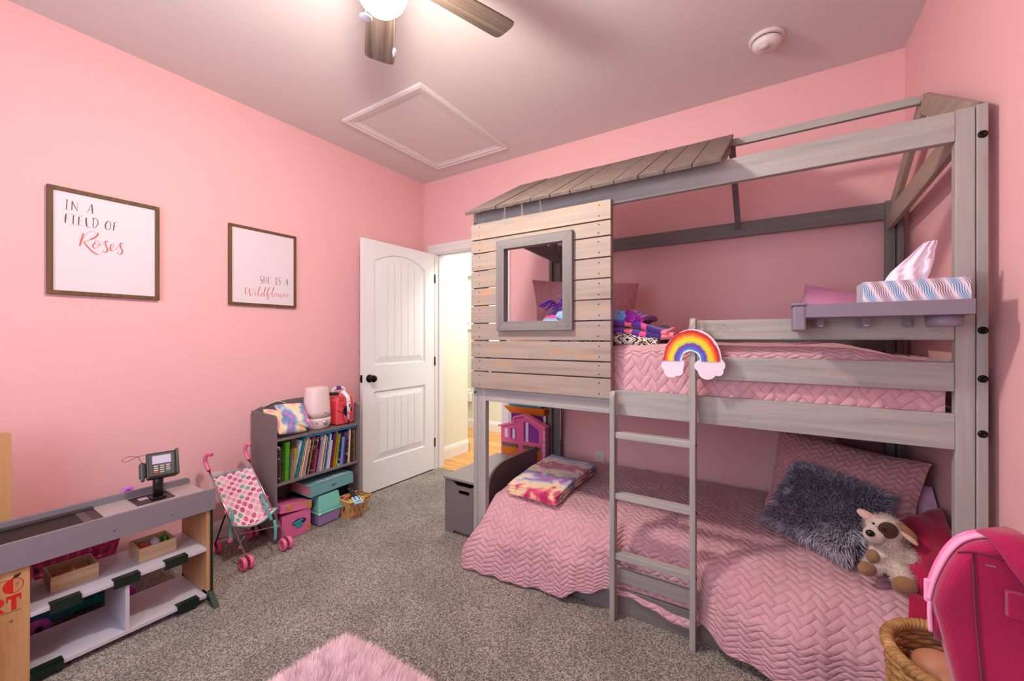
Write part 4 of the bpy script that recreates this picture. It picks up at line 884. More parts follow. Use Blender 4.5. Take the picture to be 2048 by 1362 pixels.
# books on the middle shelf: (y at the foot, thickness, height, depth, lean, spine colour, words for the label)
BZ = 0.3578
books = [
 (1.3000, .006, .205, .20, 0, 'd9d2c6', 'slim cream book at the far left of the shelf'),
 (1.3085, .016, .225, .21, 0, '15130f', 'black spiral notebook, the left of the two'),
 (1.3290, .016, .222, .21, 0, '1c1917', 'black spiral notebook beside the green book'),
 (1.3500, .026, .240, .22, 2, '4c9a1c', 'thick bright green picture book with yellow spine marks'),
 (1.3830, .010, .165, .18, 6, '8d8178', 'short grey book right of the green book'),
 (1.3950, .012, .190, .19, 7, 'b89a28', 'short dark book with a mustard-yellow top'),
 (1.4090, .005, .235, .24, 14, 'dcdfe6', 'tall white book leaning on the teal one'),
 (1.4160, .017, .262, .24, 14, '1b7c86', 'tall teal book leaning right'),
 (1.4370, .010, .225, .22, 12, 'cfa7a0', 'pale pink book next to the teal one'),
 (1.4490, .012, .250, .23, 12, 'e4d8d0', 'white book with grey blotches'),
 (1.4630, .010, .240, .22, 12, 'd9a13a', 'golden yellow book'),
 (1.4750, .009, .228, .22, 11, 'c8b4cf', 'pale lilac book right of the golden one'),
 (1.4860, .010, .245, .22, 11, '23305c', 'navy book with an orange top edge'),
 (1.4980, .007, .248, .22, 11, 'c9912f', 'ochre book beside the navy one'),
 (1.5070, .010, .242, .22, 11, '23221f', 'black book beside the ochre one'),
 (1.5190, .008, .190, .20, 11, 'd8bf95', 'short beige book'),
 (1.5290, .010, .240, .22, 10, '9c2438', 'dark red book'),
 (1.5410, .007, .150, .20, 10, 'cf86b4', 'short pink book'),
 (1.5500, .008, .210, .20, 10, '4c2a7a', 'deep violet book'),
 (1.5600, .011, .246, .22, 10, 'b8b0cc', 'grey-lavender book'),
 (1.5730, .008, .175, .20, 9, 'dba79a', 'short salmon book'),
 (1.5830, .012, .240, .22, 9, 'd8c4b8', 'cream book with black drawings'),
 (1.5970, .008, .205, .21, 9, '2b2a2a', 'thin black book among cream ones'),
 (1.6070, .009, .222, .22, 9, 'e8e2e0', 'thin white book'),
 (1.6180, .011, .228, .22, 9, '4a63a8', 'cobalt blue and white book'),
 (1.6310, .010, .238, .22, 8, 'cdd6ea', 'pale blue book'),
 (1.6430, .016, .190, .21, 8, 'e5d9c2', 'thick cream book with a plain spine'),
 (1.6610, .009, .243, .22, 8, '1d3f94', 'royal blue book'),
 (1.6720, .009, .230, .22, 8, 'b23a24', 'brick red book'),
 (1.6830, .010, .246, .22, 7, 'e0b92c', 'yellow book standing taller'),
 (1.6950, .020, .225, .22, 7, '8ba024', 'olive green book'),
 (1.7180, .009, .236, .22, 6, '21305a', 'dark navy book right of the olive one'),
 (1.7290, .022, .195, .21, 6, '6a96d6', 'sky blue book with pink pictures'),
 (1.7540, .017, .228, .22, 5, '6d3a92', 'purple book'),
 (1.7740, .010, .238, .22, 4, '22243a', 'very dark blue book'),
 (1.7860, .010, .236, .22, 3, '3d3a20', 'dark book dotted with yellow'),
 (1.7980, .012, .240, .22, 3, 'dcd6d0', 'white-spined book near the right end'),
 (1.8120, .009, .238, .22, 2, 'b08428', 'gold storybook'),
 (1.8230, .009, .238, .22, 2, '7a2a20', 'maroon storybook'),
 (1.8340, .009, .236, .22, 1, '1f4a38', 'dark green storybook'),
 (1.8450, .010, .238, .22, 0, 'c7772c', 'orange-brown book against the right side'),
]
page = plain('book_pages', (224, 214, 198), rough=0.8)
def spine_mat(hx, seed):
    nm = 'spine_%s_%d' % (hx, seed)
    c = hexc(hx); m, nt, b = newmat(nm); b.inputs['Roughness'].default_value = 0.4
    tc = N(nt, 'ShaderNodeTexCoord'); mp = N(nt, 'ShaderNodeMapping'); mp.inputs['Scale'].default_value = (1, 40, 46 + seed * 3 % 31); mp.inputs['Location'].default_value = (seed * 1.7, 0, seed)
    nt.links.new(tc.outputs['Object'], mp.inputs[0])
    v = N(nt, 'ShaderNodeTexNoise'); v.inputs['Scale'].default_value = 1.0; v.inputs['Detail'].default_value = 2; nt.links.new(mp.outputs[0], v.inputs['Vector'])
    acc = ['e8d44a', 'f2f2f2', 'd8486a', '2c2c2c', '66b0d8'][seed % 5]
    r = ramp(nt, [(0.0, c), (0.58, c), (0.63, acc), (0.68, c)], 'LINEAR'); nt.links.new(v.outputs['Fac'], r.inputs['Fac'])
    nt.links.new(r.outputs[0], b.inputs['Base Color']); return m
for i, (y, t_, h, dp, ln, colr, lab) in enumerate(books):
    lab = lab if len(lab.split()) > 3 else lab + ' on the middle shelf'
    bo = thing('book', (SXF - 0.012, y, BZ), lab, 'book', 'books on the middle shelf')
    bo.rotation_euler = (-R_(ln), 0, 0)
    xf = -random.Random(i).uniform(0, 0.014); t_ -= 0.001
    # local: x depth (front at 0), y thickness, z height. cover = C shape around the pages
    cv = MB().box(xf - dp, xf, 0, 0.0012, 0, h).box(xf - dp, xf, t_ - 0.0012, t_, 0, h).box(xf - 0.0015, xf, 0, t_, 0, h)
    cv.build('cover', spine_mat(colr, i), bo, local=True, bevel=0.0)
    MB().box(xf - dp + 0.004, xf - 0.0015, 0.0013, t_ - 0.0013, 0.003, h - 0.004).build('pages', page, bo, local=True)
    if colr in ('15130f', '1c1917'):
        sp = MB()
        for k in range(18): sp.tube([(xf + 0.001 + 0.004 * math.cos(a), t_ / 2 + 0.006 * math.sin(a), 0.012 + k * 0.0118) for a in [2 * PI * j / 8 for j in range(8)]], 0.0012, 5)
        so = sp.build('spiral_binding', plain('spiral_grey', (170, 165, 160), rough=0.3, metal=0.6), bo, local=True)
fb = thing('book', (0.2, 1.67, 0.607), 'large bright blue book lying flat on top of the standing books', 'book')
MB().box(0.10, 0.305, 1.485, 1.862, 0.6035, 0.6045).box(0.10, 0.305, 1.485, 1.862, 0.6140, 0.6150).box(0.3035, 0.305, 1.485, 1.862, 0.6035, 0.6150).build('cover', plain('flat_book_blue', (30, 130, 190), rough=0.3), fb)
MB().box(0.104, 0.3033, 1.488, 1.859, 0.6046, 0.6139).build('pages', page, fb)

# ============================================================= on top of the shelf
TZ = 0.6317
hm = thing('humidifier', (0.215, 1.665, TZ), 'white cone-shaped humidifier with a dial standing on the bookshelf', 'humidifier')
hw = plain('humidifier_white', (226, 208, 208), rough=0.35)
hc = (0.210, 1.613, 0)
MB().lathe([(0, TZ), (0.066, TZ), (0.080, TZ + 0.012), (0.087, TZ + 0.035), (0.089, TZ + 0.060), (0.0885, TZ + 0.078)], c=hc, n=40).build('humidifier_base', hw, hm)
tank = MB().lathe([(0.0875, TZ + 0.080), (0.087, TZ + 0.12), (0.082, TZ + 0.19), (0.0755, TZ + 0.25), (0.072, TZ + 0.275), (0.068, TZ + 0.281), (0.060, TZ + 0.276), (0.030, TZ + 0.268), (0, TZ + 0.266)], c=hc, n=40).build('water_tank', plain('tank_white', (228, 206, 206), rough=0.3), hm)
def onside(c, r, ang, z): return Vector((c[0] + r * math.cos(R_(ang)), c[1] + r * math.sin(R_(ang)), z))
MB().lathe([(0.019, 0.0), (0.019, 0.004), (0.015, 0.006), (0.015, 0.012), (0.012, 0.014), (0, 0.014)], n=28, M=Matrix.Translation(onside(hc, 0.0865, 6, TZ + 0.050)) @ Matrix.Rotation(R_(6), 4, 'Z') @ Matrix.Rotation(R_(90), 4, 'Y')).build('dial', plain('dial_grey', (190, 184, 190), rough=0.2, metal=0.5), hm)
MB().lathe([(0.004, 0.0), (0.004, 0.002), (0, 0.002)], n=12, M=Matrix.Translation(onside(hc, 0.088, -32, TZ + 0.046)) @ Matrix.Rotation(R_(-32), 4, 'Z') @ Matrix.Rotation(R_(90), 4, 'Y')).build('indicator_light', plain('indicator_blue', (30, 30, 90)), hm)
lg = MB()
for k in range(5):
    a_0 = 1 + k * 2.6; P = [onside(hc, 0.0880, a_0, TZ + 0.108), onside(hc, 0.0880, a_0 + 2.0, TZ + 0.108), onside(hc, 0.0875, a_0 + 2.0, TZ + 0.115), onside(hc, 0.0875, a_0, TZ + 0.115)]
    lg.add(P, [(0, 1, 2, 3)])
lg.build('logo_mark', plain('logo_blue', (70, 110, 170)), hm)
MB().lathe([(0.004, 0.0), (0.004, 0.002), (0, 0.002)], c=(hc[0] + .03, hc[1] + .035, TZ + 0.268), n=10).build('steam_hole', plain('dark_hole', (120, 90, 90)), hm)
tag(MB().tube(smoothpath([(0.030, 1.50, 0.80), (0.040, 1.45, 0.822), (0.05, 1.41, 0.826), (0.05, 1.375, 0.812), (0.02, 1.34, 0.79)], 6), 0.003, 8).build('white_cord', hw), 'white power cord looping over the bookshelf back edge', 'cord')

# karaoke machine
ka = thing('toy_karaoke_machine', (0.21, 1.795, TZ), 'coral pink toy karaoke machine with a white and purple carry handle', 'toy karaoke machine')
coral = plain('coral_plastic', (236, 84, 92), rough=0.35)
KX0, KX1, KY0, KY1, KZ1 = 0.110, 0.270, 1.722, 1.868, TZ + 0.205
MB().prism([(KY0, TZ + .003), (KY1 - .01, TZ + .003), (KY1, TZ + 0.02), (KY1 - .004, TZ + .17), (KY1 - .02, KZ1), (KY0 + .02, KZ1), (KY0 + .002, TZ + .17)], lambda y, z, t: (t, y, z), KX0, KX1).build('karaoke_body', coral, ka, bevel=0.010, seg=3)
MB().box(KX1 - 0.14, KX1 - 0.01, KY1 - 0.002, KY1 + 0.004, TZ + 0.02, TZ + 0.17).build('side_trim', plain('trim_lilac', (206, 214, 240), rough=0.3), ka, bevel=0.004)
for z in (TZ + .160, TZ + 0.068, TZ + .040): MB().box(KX1, KX1 + 0.002, KY0 + 0.01, KY1 - 0.012, z, z + 0.003).build('ridge', plain('coral_light', (240, 110, 114)), ka)
MB().lathe([(0.016, 0), (0.016, 0.002), (0.008, 0.003), (0, 0.003)], n=20, M=Matrix.Translation((KX1, 1.775, TZ + .142)) @ Matrix.Rotation(R_(90), 4, 'Y')).build('round_button', plain('coral_dark', (206, 50, 62)), ka)
for k in range(4): MB().lathe([(0.0022, 0), (0.0022, 0.001), (0, 0.001)], n=8, M=Matrix.Translation((KX1, 1.735 + k * .008, TZ + .145)) @ Matrix.Rotation(R_(90), 4, 'Y')).build('light_hole', plain('coral_hole', (140, 24, 40)), ka)
spk = MB().lathe([(0.034, 0), (0.036, 0.004), (0.030, 0.006), (0.012, 0.002), (0, 0.003)], n=28, M=Matrix.Translation((KX1, 1.806, TZ + .098)) @ Matrix.Rotation(R_(90), 4, 'Y'))
spk.build('speaker', plain('speaker_black', (24, 20, 26), rough=0.5), ka)
hd = MB().tube(smoothpath([(0.19, KY0 + .02, KZ1 - .005), (0.19, KY0 + 0.025, KZ1 + .035), (0.19, KY0 + .045, KZ1 + .052), (0.19, KY1 - .06, KZ1 + .052), (0.19, KY1 - .035, KZ1 + .040), (0.19, KY1 - .022, KZ1 - .01)], 6), 0.011, 12)
hdo = hd.build('carry_handle', plain('handle_white', (222, 222, 236), rough=0.3), ka)
MB().tube([(0.19, KY0 + .048, KZ1 + .052), (0.19, KY1 - .062, KZ1 + .052)], 0.0135, 14).build('handle_grip', plain('grip_purple', (100, 40, 120)), hdo)
MB().tube([(0.16, KY1 - .004, KZ1 - .03), (0.16, KY1 + .008, KZ1 - .03)], 0.018, 14).build('corner_knob', plain('grip_purple', (100, 40, 120)), ka)
mc = thing('toy_microphone', (0.285, 1.80, TZ + 0.03), 'white toy microphone hanging on the front of the coral karaoke machine', 'toy microphone')
mic = MB().tube([(0.290, 1.806, TZ + 0.035), (0.292, 1.804, TZ + 0.12), (0.292, 1.802, TZ + 0.16)], [0.009, 0.012, 0.0135], 14)
mic.build('microphone_body', plain('mic_white', (222, 224, 234), rough=0.3), mc)
MB().tube(smoothpath([(0.292, 1.802, TZ + .163), (0.288, 1.80, TZ + .190), (0.270, 1.792, TZ + .215), (0.245, 1.785, TZ + .232)], 5), 0.014, 14).build('microphone_head', plain('mic_white', (222, 224, 234)), mc)
MB().box(0.303, 0.306, 1.796, 1.811, TZ + .125, TZ + .150).build('mic_display', plain('mic_display_grey', (110, 122, 140)), mc)
MB().tube([(0.290, 1.806, TZ + 0.035), (0.290, 1.806, TZ + 0.012)], [0.006, 0.003], 10).build('mic_tail', blackp, mc)
MB().tube(smoothpath([(0.290, 1.806, TZ + .014), (0.29, 1.798, TZ + .004), (0.288, 1.780, TZ + .012), (0.285, 1.768, TZ + .05), (0.280, 1.765, TZ + .085), (0.274, 1.745, TZ + .098), (0.272, 1.728, TZ + .11)], 6), 0.0016, 6).build('mic_cord', blackp, mc)
MB().ell((0.298, 1.805, TZ + .085), (0.012, 0.013, 0.012), n=14, m=8).build('mic_clip', coral, mc)
bm_ = thing('toy_microphone', (0.23, 1.74, KZ1 + 0.01), 'black toy microphone lying on top of the karaoke machine', 'toy microphone')
MB().tube([(0.232, 1.700, KZ1 + .020), (0.232, 1.762, KZ1 + .016)], [0.013, 0.010], 14).build('microphone_body', blackp, bm_)
MB().tube(smoothpath([(0.235, 1.74, KZ1 + .01), (0.276, 1.742, KZ1 - .002), (0.277, 1.748, KZ1 - .03), (0.277, 1.760, KZ1 - .036), (0.277, 1.77, KZ1 - .02), (0.25, 1.775, KZ1 + 0.008)], 6), 0.0014, 6).build('mic_cord', blackp, bm_)

# tie-dye fleece material
def tiedye(name, cols, scale, sw=0.0, seed=0, band=None):
    m, nt, b = newmat(name); b.inputs['Roughness'].default_value = 0.95; b.inputs['Sheen Weight'].default_value = 0.4; b.inputs['Specular IOR Level'].default_value = 0.1
    tc = N(nt, 'ShaderNodeTexCoord')
    n = N(nt, 'ShaderNodeTexNoise'); n.inputs['Scale'].default_value = scale; n.inputs['Detail'].default_value = 2.5; n.inputs['Distortion'].default_value = 1.4
    mp = N(nt, 'ShaderNodeMapping'); mp.inputs['Location'].default_value = (seed, seed * 2.3, 0)
    nt.links.new(tc.outputs['Object'], mp.inputs[0]); nt.links.new(mp.outputs[0], n.inputs['Vector'])
    src = n.outputs['Fac']
    if sw:
        g = N(nt, 'ShaderNodeTexWave', wave_type='RINGS', rings_direction='SPHERICAL'); g.inputs['Scale'].default_value = sw; g.inputs['Distortion'].default_value = 6; g.inputs['Detail'].default_value = 2
        nt.links.new(mp.outputs[0], g.inputs['Vector'])
        a = N(nt, 'ShaderNodeMath', operation='MULTIPLY_ADD'); a.inputs[1].default_value = 0.25; nt.links.new(g.outputs['Fac'], a.inputs[0])
        s_ = N(nt, 'ShaderNodeMath', operation='MULTIPLY'); s_.inputs[1].default_value = 0.78; nt.links.new(src, s_.inputs[0]); nt.links.new(s_.outputs[0], a.inputs[2]); src = a.outputs[0]
    if band:
        sp = N(nt, 'ShaderNodeSeparateXYZ'); nt.links.new(tc.outputs['Object'], sp.inputs[0])
        q = N(nt, 'ShaderNodeMath', operation='ADD'); q.inputs[1].default_value = band[1]; nt.links.new(sp.outputs[band[0]], q.inputs[0])
        q2 = N(nt, 'ShaderNodeMath', operation='MULTIPLY_ADD'); q2.inputs[1].default_value = band[2]; q2.inputs[2].default_value = -0.28; nt.links.new(q.outputs[0], q2.inputs[0])
        q3 = N(nt, 'ShaderNodeMath', operation='MULTIPLY_ADD'); q3.inputs[1].default_value = 0.60; nt.links.new(src, q3.inputs[0]); nt.links.new(q2.outputs[0], q3.inputs[2]); src = q3.outputs[0]
    lo_, hi_r = (0.0, 1.0) if band else (0.26, 0.48)
    r = ramp(nt, [(lo_ + hi_r * k / (len(cols) - 1), c) for k, c in enumerate(cols)]); nt.links.new(src, r.inputs['Fac']); nt.links.new(r.outputs[0], b.inputs['Base Color'])
    n2 = N(nt, 'ShaderNodeTexNoise'); n2.inputs['Scale'].default_value = 500; nt.links.new(tc.outputs['Object'], n2.inputs['Vector'])
    bp_ = N(nt, 'ShaderNodeBump'); bp_.inputs['Strength'].default_value = 0.35; bp_.inputs['Distance'].default_value = 0.002; nt.links.new(n2.outputs['Fac'], bp_.inputs['Height']); nt.links.new(bp_.outputs[0], b.inputs['Normal'])
    return m
td1 = tiedye('tie_dye_pillow_fabric', ['e8487f', 'f5b6c4', 'f3de9a', 'f1dcc8', '8fb4cc', '7f86c4', 'ee7aa8', 'f7e08a'], 6.5, 2.2, 3)
# folded tie-dye seat cushion: two thick flaps
tdp = thing('tie_dye_cushion', (0.25, 1.40, TZ), 'folded pastel tie-dye cushion lying on the left of the bookshelf top', 'cushion')
def slab(name, c4, th, mat, parent, nrm=None, bulge=0.4, nu=14, nv=14, sub=0, pw=0.35, wr=0.0, seed=0, uvs=None, mod=None):
    """soft rectangular body over four corners (TL,TR,BR,BL), thickness th"""
    P = [Vector(p) for p in c4]
    nn = Vector(nrm).normalized() if nrm else (P[1] - P[0]).cross(P[3] - P[0]).normalized()
    W = (P[1] - P[0]).length; H = (P[3] - P[0]).length
    mb = MB()
    def side(sg):
        def fn(u, v):
            p = P[0] * (1 - u) * (1 - v) + P[1] * u * (1 - v) + P[2] * u * v + P[3] * (1 - u) * v
            a = (1 - abs(2 * u - 1) ** 2.4) * (1 - abs(2 * v - 1) ** 2.4); a = max(0.0, a) ** pw
            # pinch the edges in between the corners
            uu, vv = 2 * u - 1, 2 * v - 1
            pin = 0.06 * bulge
            ctr = (P[0] + P[1] + P[2] + P[3]) / 4
            ex = (P[1] - P[0]) / 2 * uu * (-pin) * (1 - vv * vv); ey = (P[3] - P[0]) / 2 * vv * (-pin) * (1 - uu * uu)
            w_ = wr * nz(u * 5 + seed, v * 5, seed) if wr else 0
            q = p + ex + ey + nn * (sg * th / 2 * a + w_ * (1 if sg > 0 else 0.3))
            if mod: q = mod(q, u, v)
            return q
        mb.grid(nu, nv, fn, lambda u, v: (u * W, v * H))
    side(1); side(-1)
    return mb.build(name, mat, parent, merge=True, sub=sub)
slab('cushion_flap', [(0.10, 1.305, 0.800), (0.14, 1.46, 0.745), (0.30, 1.50, 0.645), (0.325, 1.302, 0.660)], 0.07, td1, tdp, bulge=0.6, sub=1, pw=0.28)
slab('cushion_flap', [(0.135, 1.355, 0.820), (0.175, 1.535, 0.815), (0.330, 1.515, 0.662), (0.285, 1.385, 0.700)], 0.065, td1, tdp, bulge=0.6, sub=1, pw=0.28)

# ============================================================= under the shelf
tealb = plain('file_teal', (112, 164, 168), rough=0.45)
af = thing('accordion_file', (0.2, 1.65, 0.17), 'teal accordion file with pink pages lying on the lower boxes', 'accordion file')
MA = Matrix.Translation((0.335, 1.493, 0.215)) @ Matrix.Rotation(R_(1.5), 4, 'X')
MB().box(-0.25, 0.0, 0.0, 0.318, 0.0, 0.004, M=MA).box(-0.25, 0.0, 0.0, 0.318, 0.071, 0.075, M=MA).box(-0.004, 0.0, 0.0, 0.318, 0.0, 0.075, M=MA).build('file_cover', tealb, af, bevel=0.0015)
for k in range(8): MB().box(-0.24, -0.005, 0.004, 0.312, 0.006 + k * 0.0082, 0.0115 + k * 0.0082, M=MA).build('pink_sheet', plain('file_pink', (222, 150, 156), rough=0.8), af)
MB().box(0.0, 0.0015, 0.15, 0.185, 0.030, 0.040, M=MA).build('file_clasp', plain('clasp_grey', (110, 130, 135), rough=0.3, metal=0.5), af)
lt = MB()
rr = random.Random(8)
for k in range(10): lt.box(-0.075, -0.02, 0.075 + k * .02, 0.075 + k * .02 + rr.uniform(.004, .012), 0.0752, 0.0756, M=MA)
tag(lt.build('cover_print', plain('print_white', (214, 220, 228)), af), 'white printed marks on the file cover')
# stack support box under the file (dark teal box behind)
tag(MB().box(0.04, 0.215, 1.50, 1.84, 0.001, 0.186).build('storage_box', plain('dark_teal_box', (28, 62, 70), rough=0.6), bevel=0.003), 'dark teal box standing at the back under the file', 'box')
# mint and lilac lunch case
lc = thing('carry_case', (0.30, 1.65, 0), 'mint green and lilac plastic carry case on the carpet under the shelf', 'carry case')
def softbox(x0, x1, y0, y1, z0, z1, tx=0.0, ty=0.0, top=True):
    a = [(x0, y0), (x1, y0), (x1, y1), (x0, y1)]
    vs = [(x0 + (0 if top else tx), y0 + (0 if top else ty), z0), (x0 + (tx if top else 0), y0 + (ty if top else 0), z1), (x0 + (0 if top else tx), y1 - (0 if top else ty), z0), (x0 + (tx if top else 0), y1 - (ty if top else 0), z1),
          (x1 - (0 if top else tx), y0 + (0 if top else ty), z0), (x1 - (tx if top else 0), y0 + (ty if top else 0), z1), (x1 - (0 if top else tx), y1 - (0 if top else ty), z0), (x1 - (tx if top else 0), y1 - (ty if top else 0), z1)]
    return MB().hexa(vs)
softbox(0.222, 0.345, 1.545, 1.715, 0.095, 0.205, 0.016, 0.012).build('case_lid', plain('mint_plastic', (122, 200, 184), rough=0.3), lc, bevel=0.012, seg=4)
softbox(0.222, 0.345, 1.545, 1.715, 0.002, 0.086, 0.016, 0.012, top=False).build('case_tray', plain('lilac_case', (160, 136, 190), rough=0.3), lc, bevel=0.012, seg=4)
MB().box(0.218, 0.350, 1.541, 1.719, 0.084, 0.097).build('case_rim', plain('mint_plastic', (122, 200, 184)), lc, bevel=0.004)
MB().ell((0.35, 1.548, 0.092), (0.007, 0.010, 0.008), n=12, m=8).build('case_latch', plain('latch_white', (220, 220, 226)), lc)
# pink princess-like play box with gold scrolls
gold = plain('gold_scroll', (206, 160, 46), rough=0.35, metal=0.3); boxpink = plain('box_pink', (214, 108, 158), rough=0.5)
pb = thing('pink_play_box', (0.28, 1.42, 0), 'pink cardboard play box with gold scroll corners and a tilted lid', 'box')
MB().box(0.13, 0.325, 1.318, 1.500, 0.002, 0.152).build('box_body', boxpink, pb, bevel=0.001)
ML = Matrix.Translation((0.225, 1.41, 0.176)) @ Matrix.Rotation(R_(-8), 4, 'X') @ Matrix.Rotation(R_(-6), 4, 'Y') 
MB().box(-0.095, 0.103, -0.105, 0.095, -0.022, 0.026, M=ML).build('box_lid', boxpink, pb, bevel=0.001)
def scroll(mb, c, s, M=None, fn=None):
    for k in range(3):
        pts = [fn(c[0] + s * (0.2 + 0.1 * t) * math.cos(t * 2.2 + k * 2.1), c[1] + s * (0.2 + 0.1 * t) * math.sin(t * 2.2 + k * 2.1)) for t in [j * 0.25 for j in range(14)]]
        mb.tube(pts, 0.0012, 5)
g1 = MB(); f1 = lambda a, b: (0.3255, a, b)
for c in ((1.335, 0.018), (1.484, 0.045), (1.484, 0.02), (1.335, 0.03)): scroll(g1, c, 0.025, fn=f1)
g1.build('gold_scrolls', gold, pb)
g2 = MB(); f2 = lambda a, b: tuple(ML @ Vector((0.1035, a, b)))
for c in ((-0.06, 0.008), (-0.045, 0.0), (0.075, 0.004), (0.08, -0.01)): scroll(g2, c, 0.03, fn=f2)
g2.box(0.1032, 0.1042, -0.035, 0.07, 0.018, 0.024, M=ML)
g2.build('gold_scrolls', gold, pb)
pw_ = MB().prism(disc(1.425, 0.088, 0.045, 0.020), lambda y, z, t: (t, y, z), 0.3252, 0.3262); pw_.build('window_cutout', plain('box_window_dark', (40, 30, 60)), pb)
q = MB().ell((0.327, 1.412, 0.086), (0.003, 0.026, 0.012)).ell((0.327, 1.435, 0.094), (0.003, 0.016, 0.008)).ell((0.327, 1.425, 0.066), (0.002, 0.024, 0.016)); q.build('teal_gown', plain('gown_teal', (52, 150, 168), rough=0.3), pb)
# tan toy grocery basket with toy food and a toy guitar lying across
tb = thing('toy_grocery_basket', (0.345, 1.80, 0), 'tan plastic toy grocery basket with fruit stickers on the carpet by the door', 'toy basket')
tan = plain('tan_plastic', (214, 166, 108), rough=0.4)
Q0, Q1 = (0.318, 0.415, 1.725, 1.835), (0.300, 0.440, 1.705, 1.880); zb, zt = 0.012, 0.135
lo, hi = cb(Q0, zb), cb(Q1, zt)
tbm = MB().box(Q0[0], Q0[1], Q0[2], Q0[3], 0.002, zb + .003)
for k in range(4):
    if k == 0: 
        tbm.hexa([lo[0], Vector(lo[0]) + Vector((0, .004, 0)), hi[0], Vector(hi[0]) + Vector((0, .004, 0)), lo[1], Vector(lo[1]) + Vector((0, .004, 0)), hi[1], Vector(hi[1]) + Vector((0, .004, 0))])
    else: lattice(tbm, lo[k], lo[(k + 1) % 4], hi[(k + 1) % 4], hi[k], 4, 2, 0.55)
tbm.build('basket_body', tan, tb)
MB().tube([hi[0], hi[1], hi[2], hi[3], hi[0]], 0.008, 10).build('basket_rim', tan, tb)
stk = MB().ell((0.377, 1.7158, 0.060), (0.015, 0.0012, 0.015)); stk.build('orange_sticker', plain('sticker_orange', (238, 96, 20)), tb)
MB().ell((0.370, 1.7130, 0.082), (0.010, 0.0012, 0.018)).ell((0.360, 1.7158, 0.065), (0.009, 0.0012, 0.014)).build('sticker_dark', plain('sticker_green', (36, 70, 24)), tb)
gt = thing('toy_guitar', (0.40, 1.80, 0.13), 'black toy guitar neck with a light blue headstock lying across the tan basket', 'toy guitar')
MG = Matrix.Translation((0.30, 1.80, 0.178)) @ Matrix.Rotation(R_(-16), 4, 'Z') @ Matrix.Rotation(R_(13), 4, 'Y')
MB().box(-0.10, 0.125, -0.018, 0.018, -0.006, 0.006, M=MG).build('guitar_neck', blackp, gt, bevel=0.002)
MB().box(0.125, 0.205, -0.030, 0.030, -0.006, 0.006, M=MG).build('headstock', plain('headstock_blue', (176, 208, 226), rough=0.35), gt, bevel=0.003)
for (x, y) in ((0.14, -0.014), (0.14, 0.014), (0.162, -0.014), (0.162, 0.014)): MB().lathe([(0.004, 0), (0.004, 0.006), (0.002, 0.008), (0.002, 0.014), (0, 0.014)], n=10, M=MG @ Matrix.Translation((x, y, 0.006))).build('tuning_post', blackp, gt)
for (x, y) in ((0.145, -0.040), (0.172, -0.040), (0.145, 0.040), (0.172, 0.040)): MB().ell((0, 0, 0), (0.010, 0.010, 0.006), n=12, m=8).v
for (x, y) in ((0.145, -0.040), (0.172, -0.040), (0.145, 0.040), (0.172, 0.040)):
    e = MB().ell(MG @ Vector((x, y, -0.002)), (0.009, 0.010, 0.007), n=12, m=8); e.build('tuning_peg', plain('peg_yellow', (236, 196, 46), rough=0.3), gt)
MB().box(0.182, 0.192, -0.020, 0.020, 0.006, 0.0065, M=MG).build('blue_stripe', plain('stripe_blue', (40, 90, 170)), gt)
fr = MB()
for k in range(9): fr.box(-0.08 + k * 0.022, -0.078 + k * 0.022, -0.017, 0.017, 0.006, 0.0066, M=MG)
fr.build('frets', plain('fret_grey', (150, 150, 156), rough=0.3, metal=0.7), gt)
dots_ = MB()
for (x, y) in ((-0.02, 0.008), (0.02, -0.006), (0.05, 0.006)): dots_.lathe([(0.003, 0), (0.003, 0.0008), (0, 0.0008)], n=8, M=MG @ Matrix.Translation((x, y, 0.006)))
dots_.build('fret_dots', plain('dot_cream', (230, 226, 210)), gt)
tag(MB().tube(smoothpath([(0.345, 1.722, 0.125), (0.355, 1.745, 0.146), (0.365, 1.775, 0.148)], 5), [0.004] + [0.012] * 8 + [0.012, 0.004], 12).build('toy_sausage', plain('sausage_brown', (186, 104, 66), rough=0.4)), 'brown toy sausage on top of the tan basket', 'toy food')
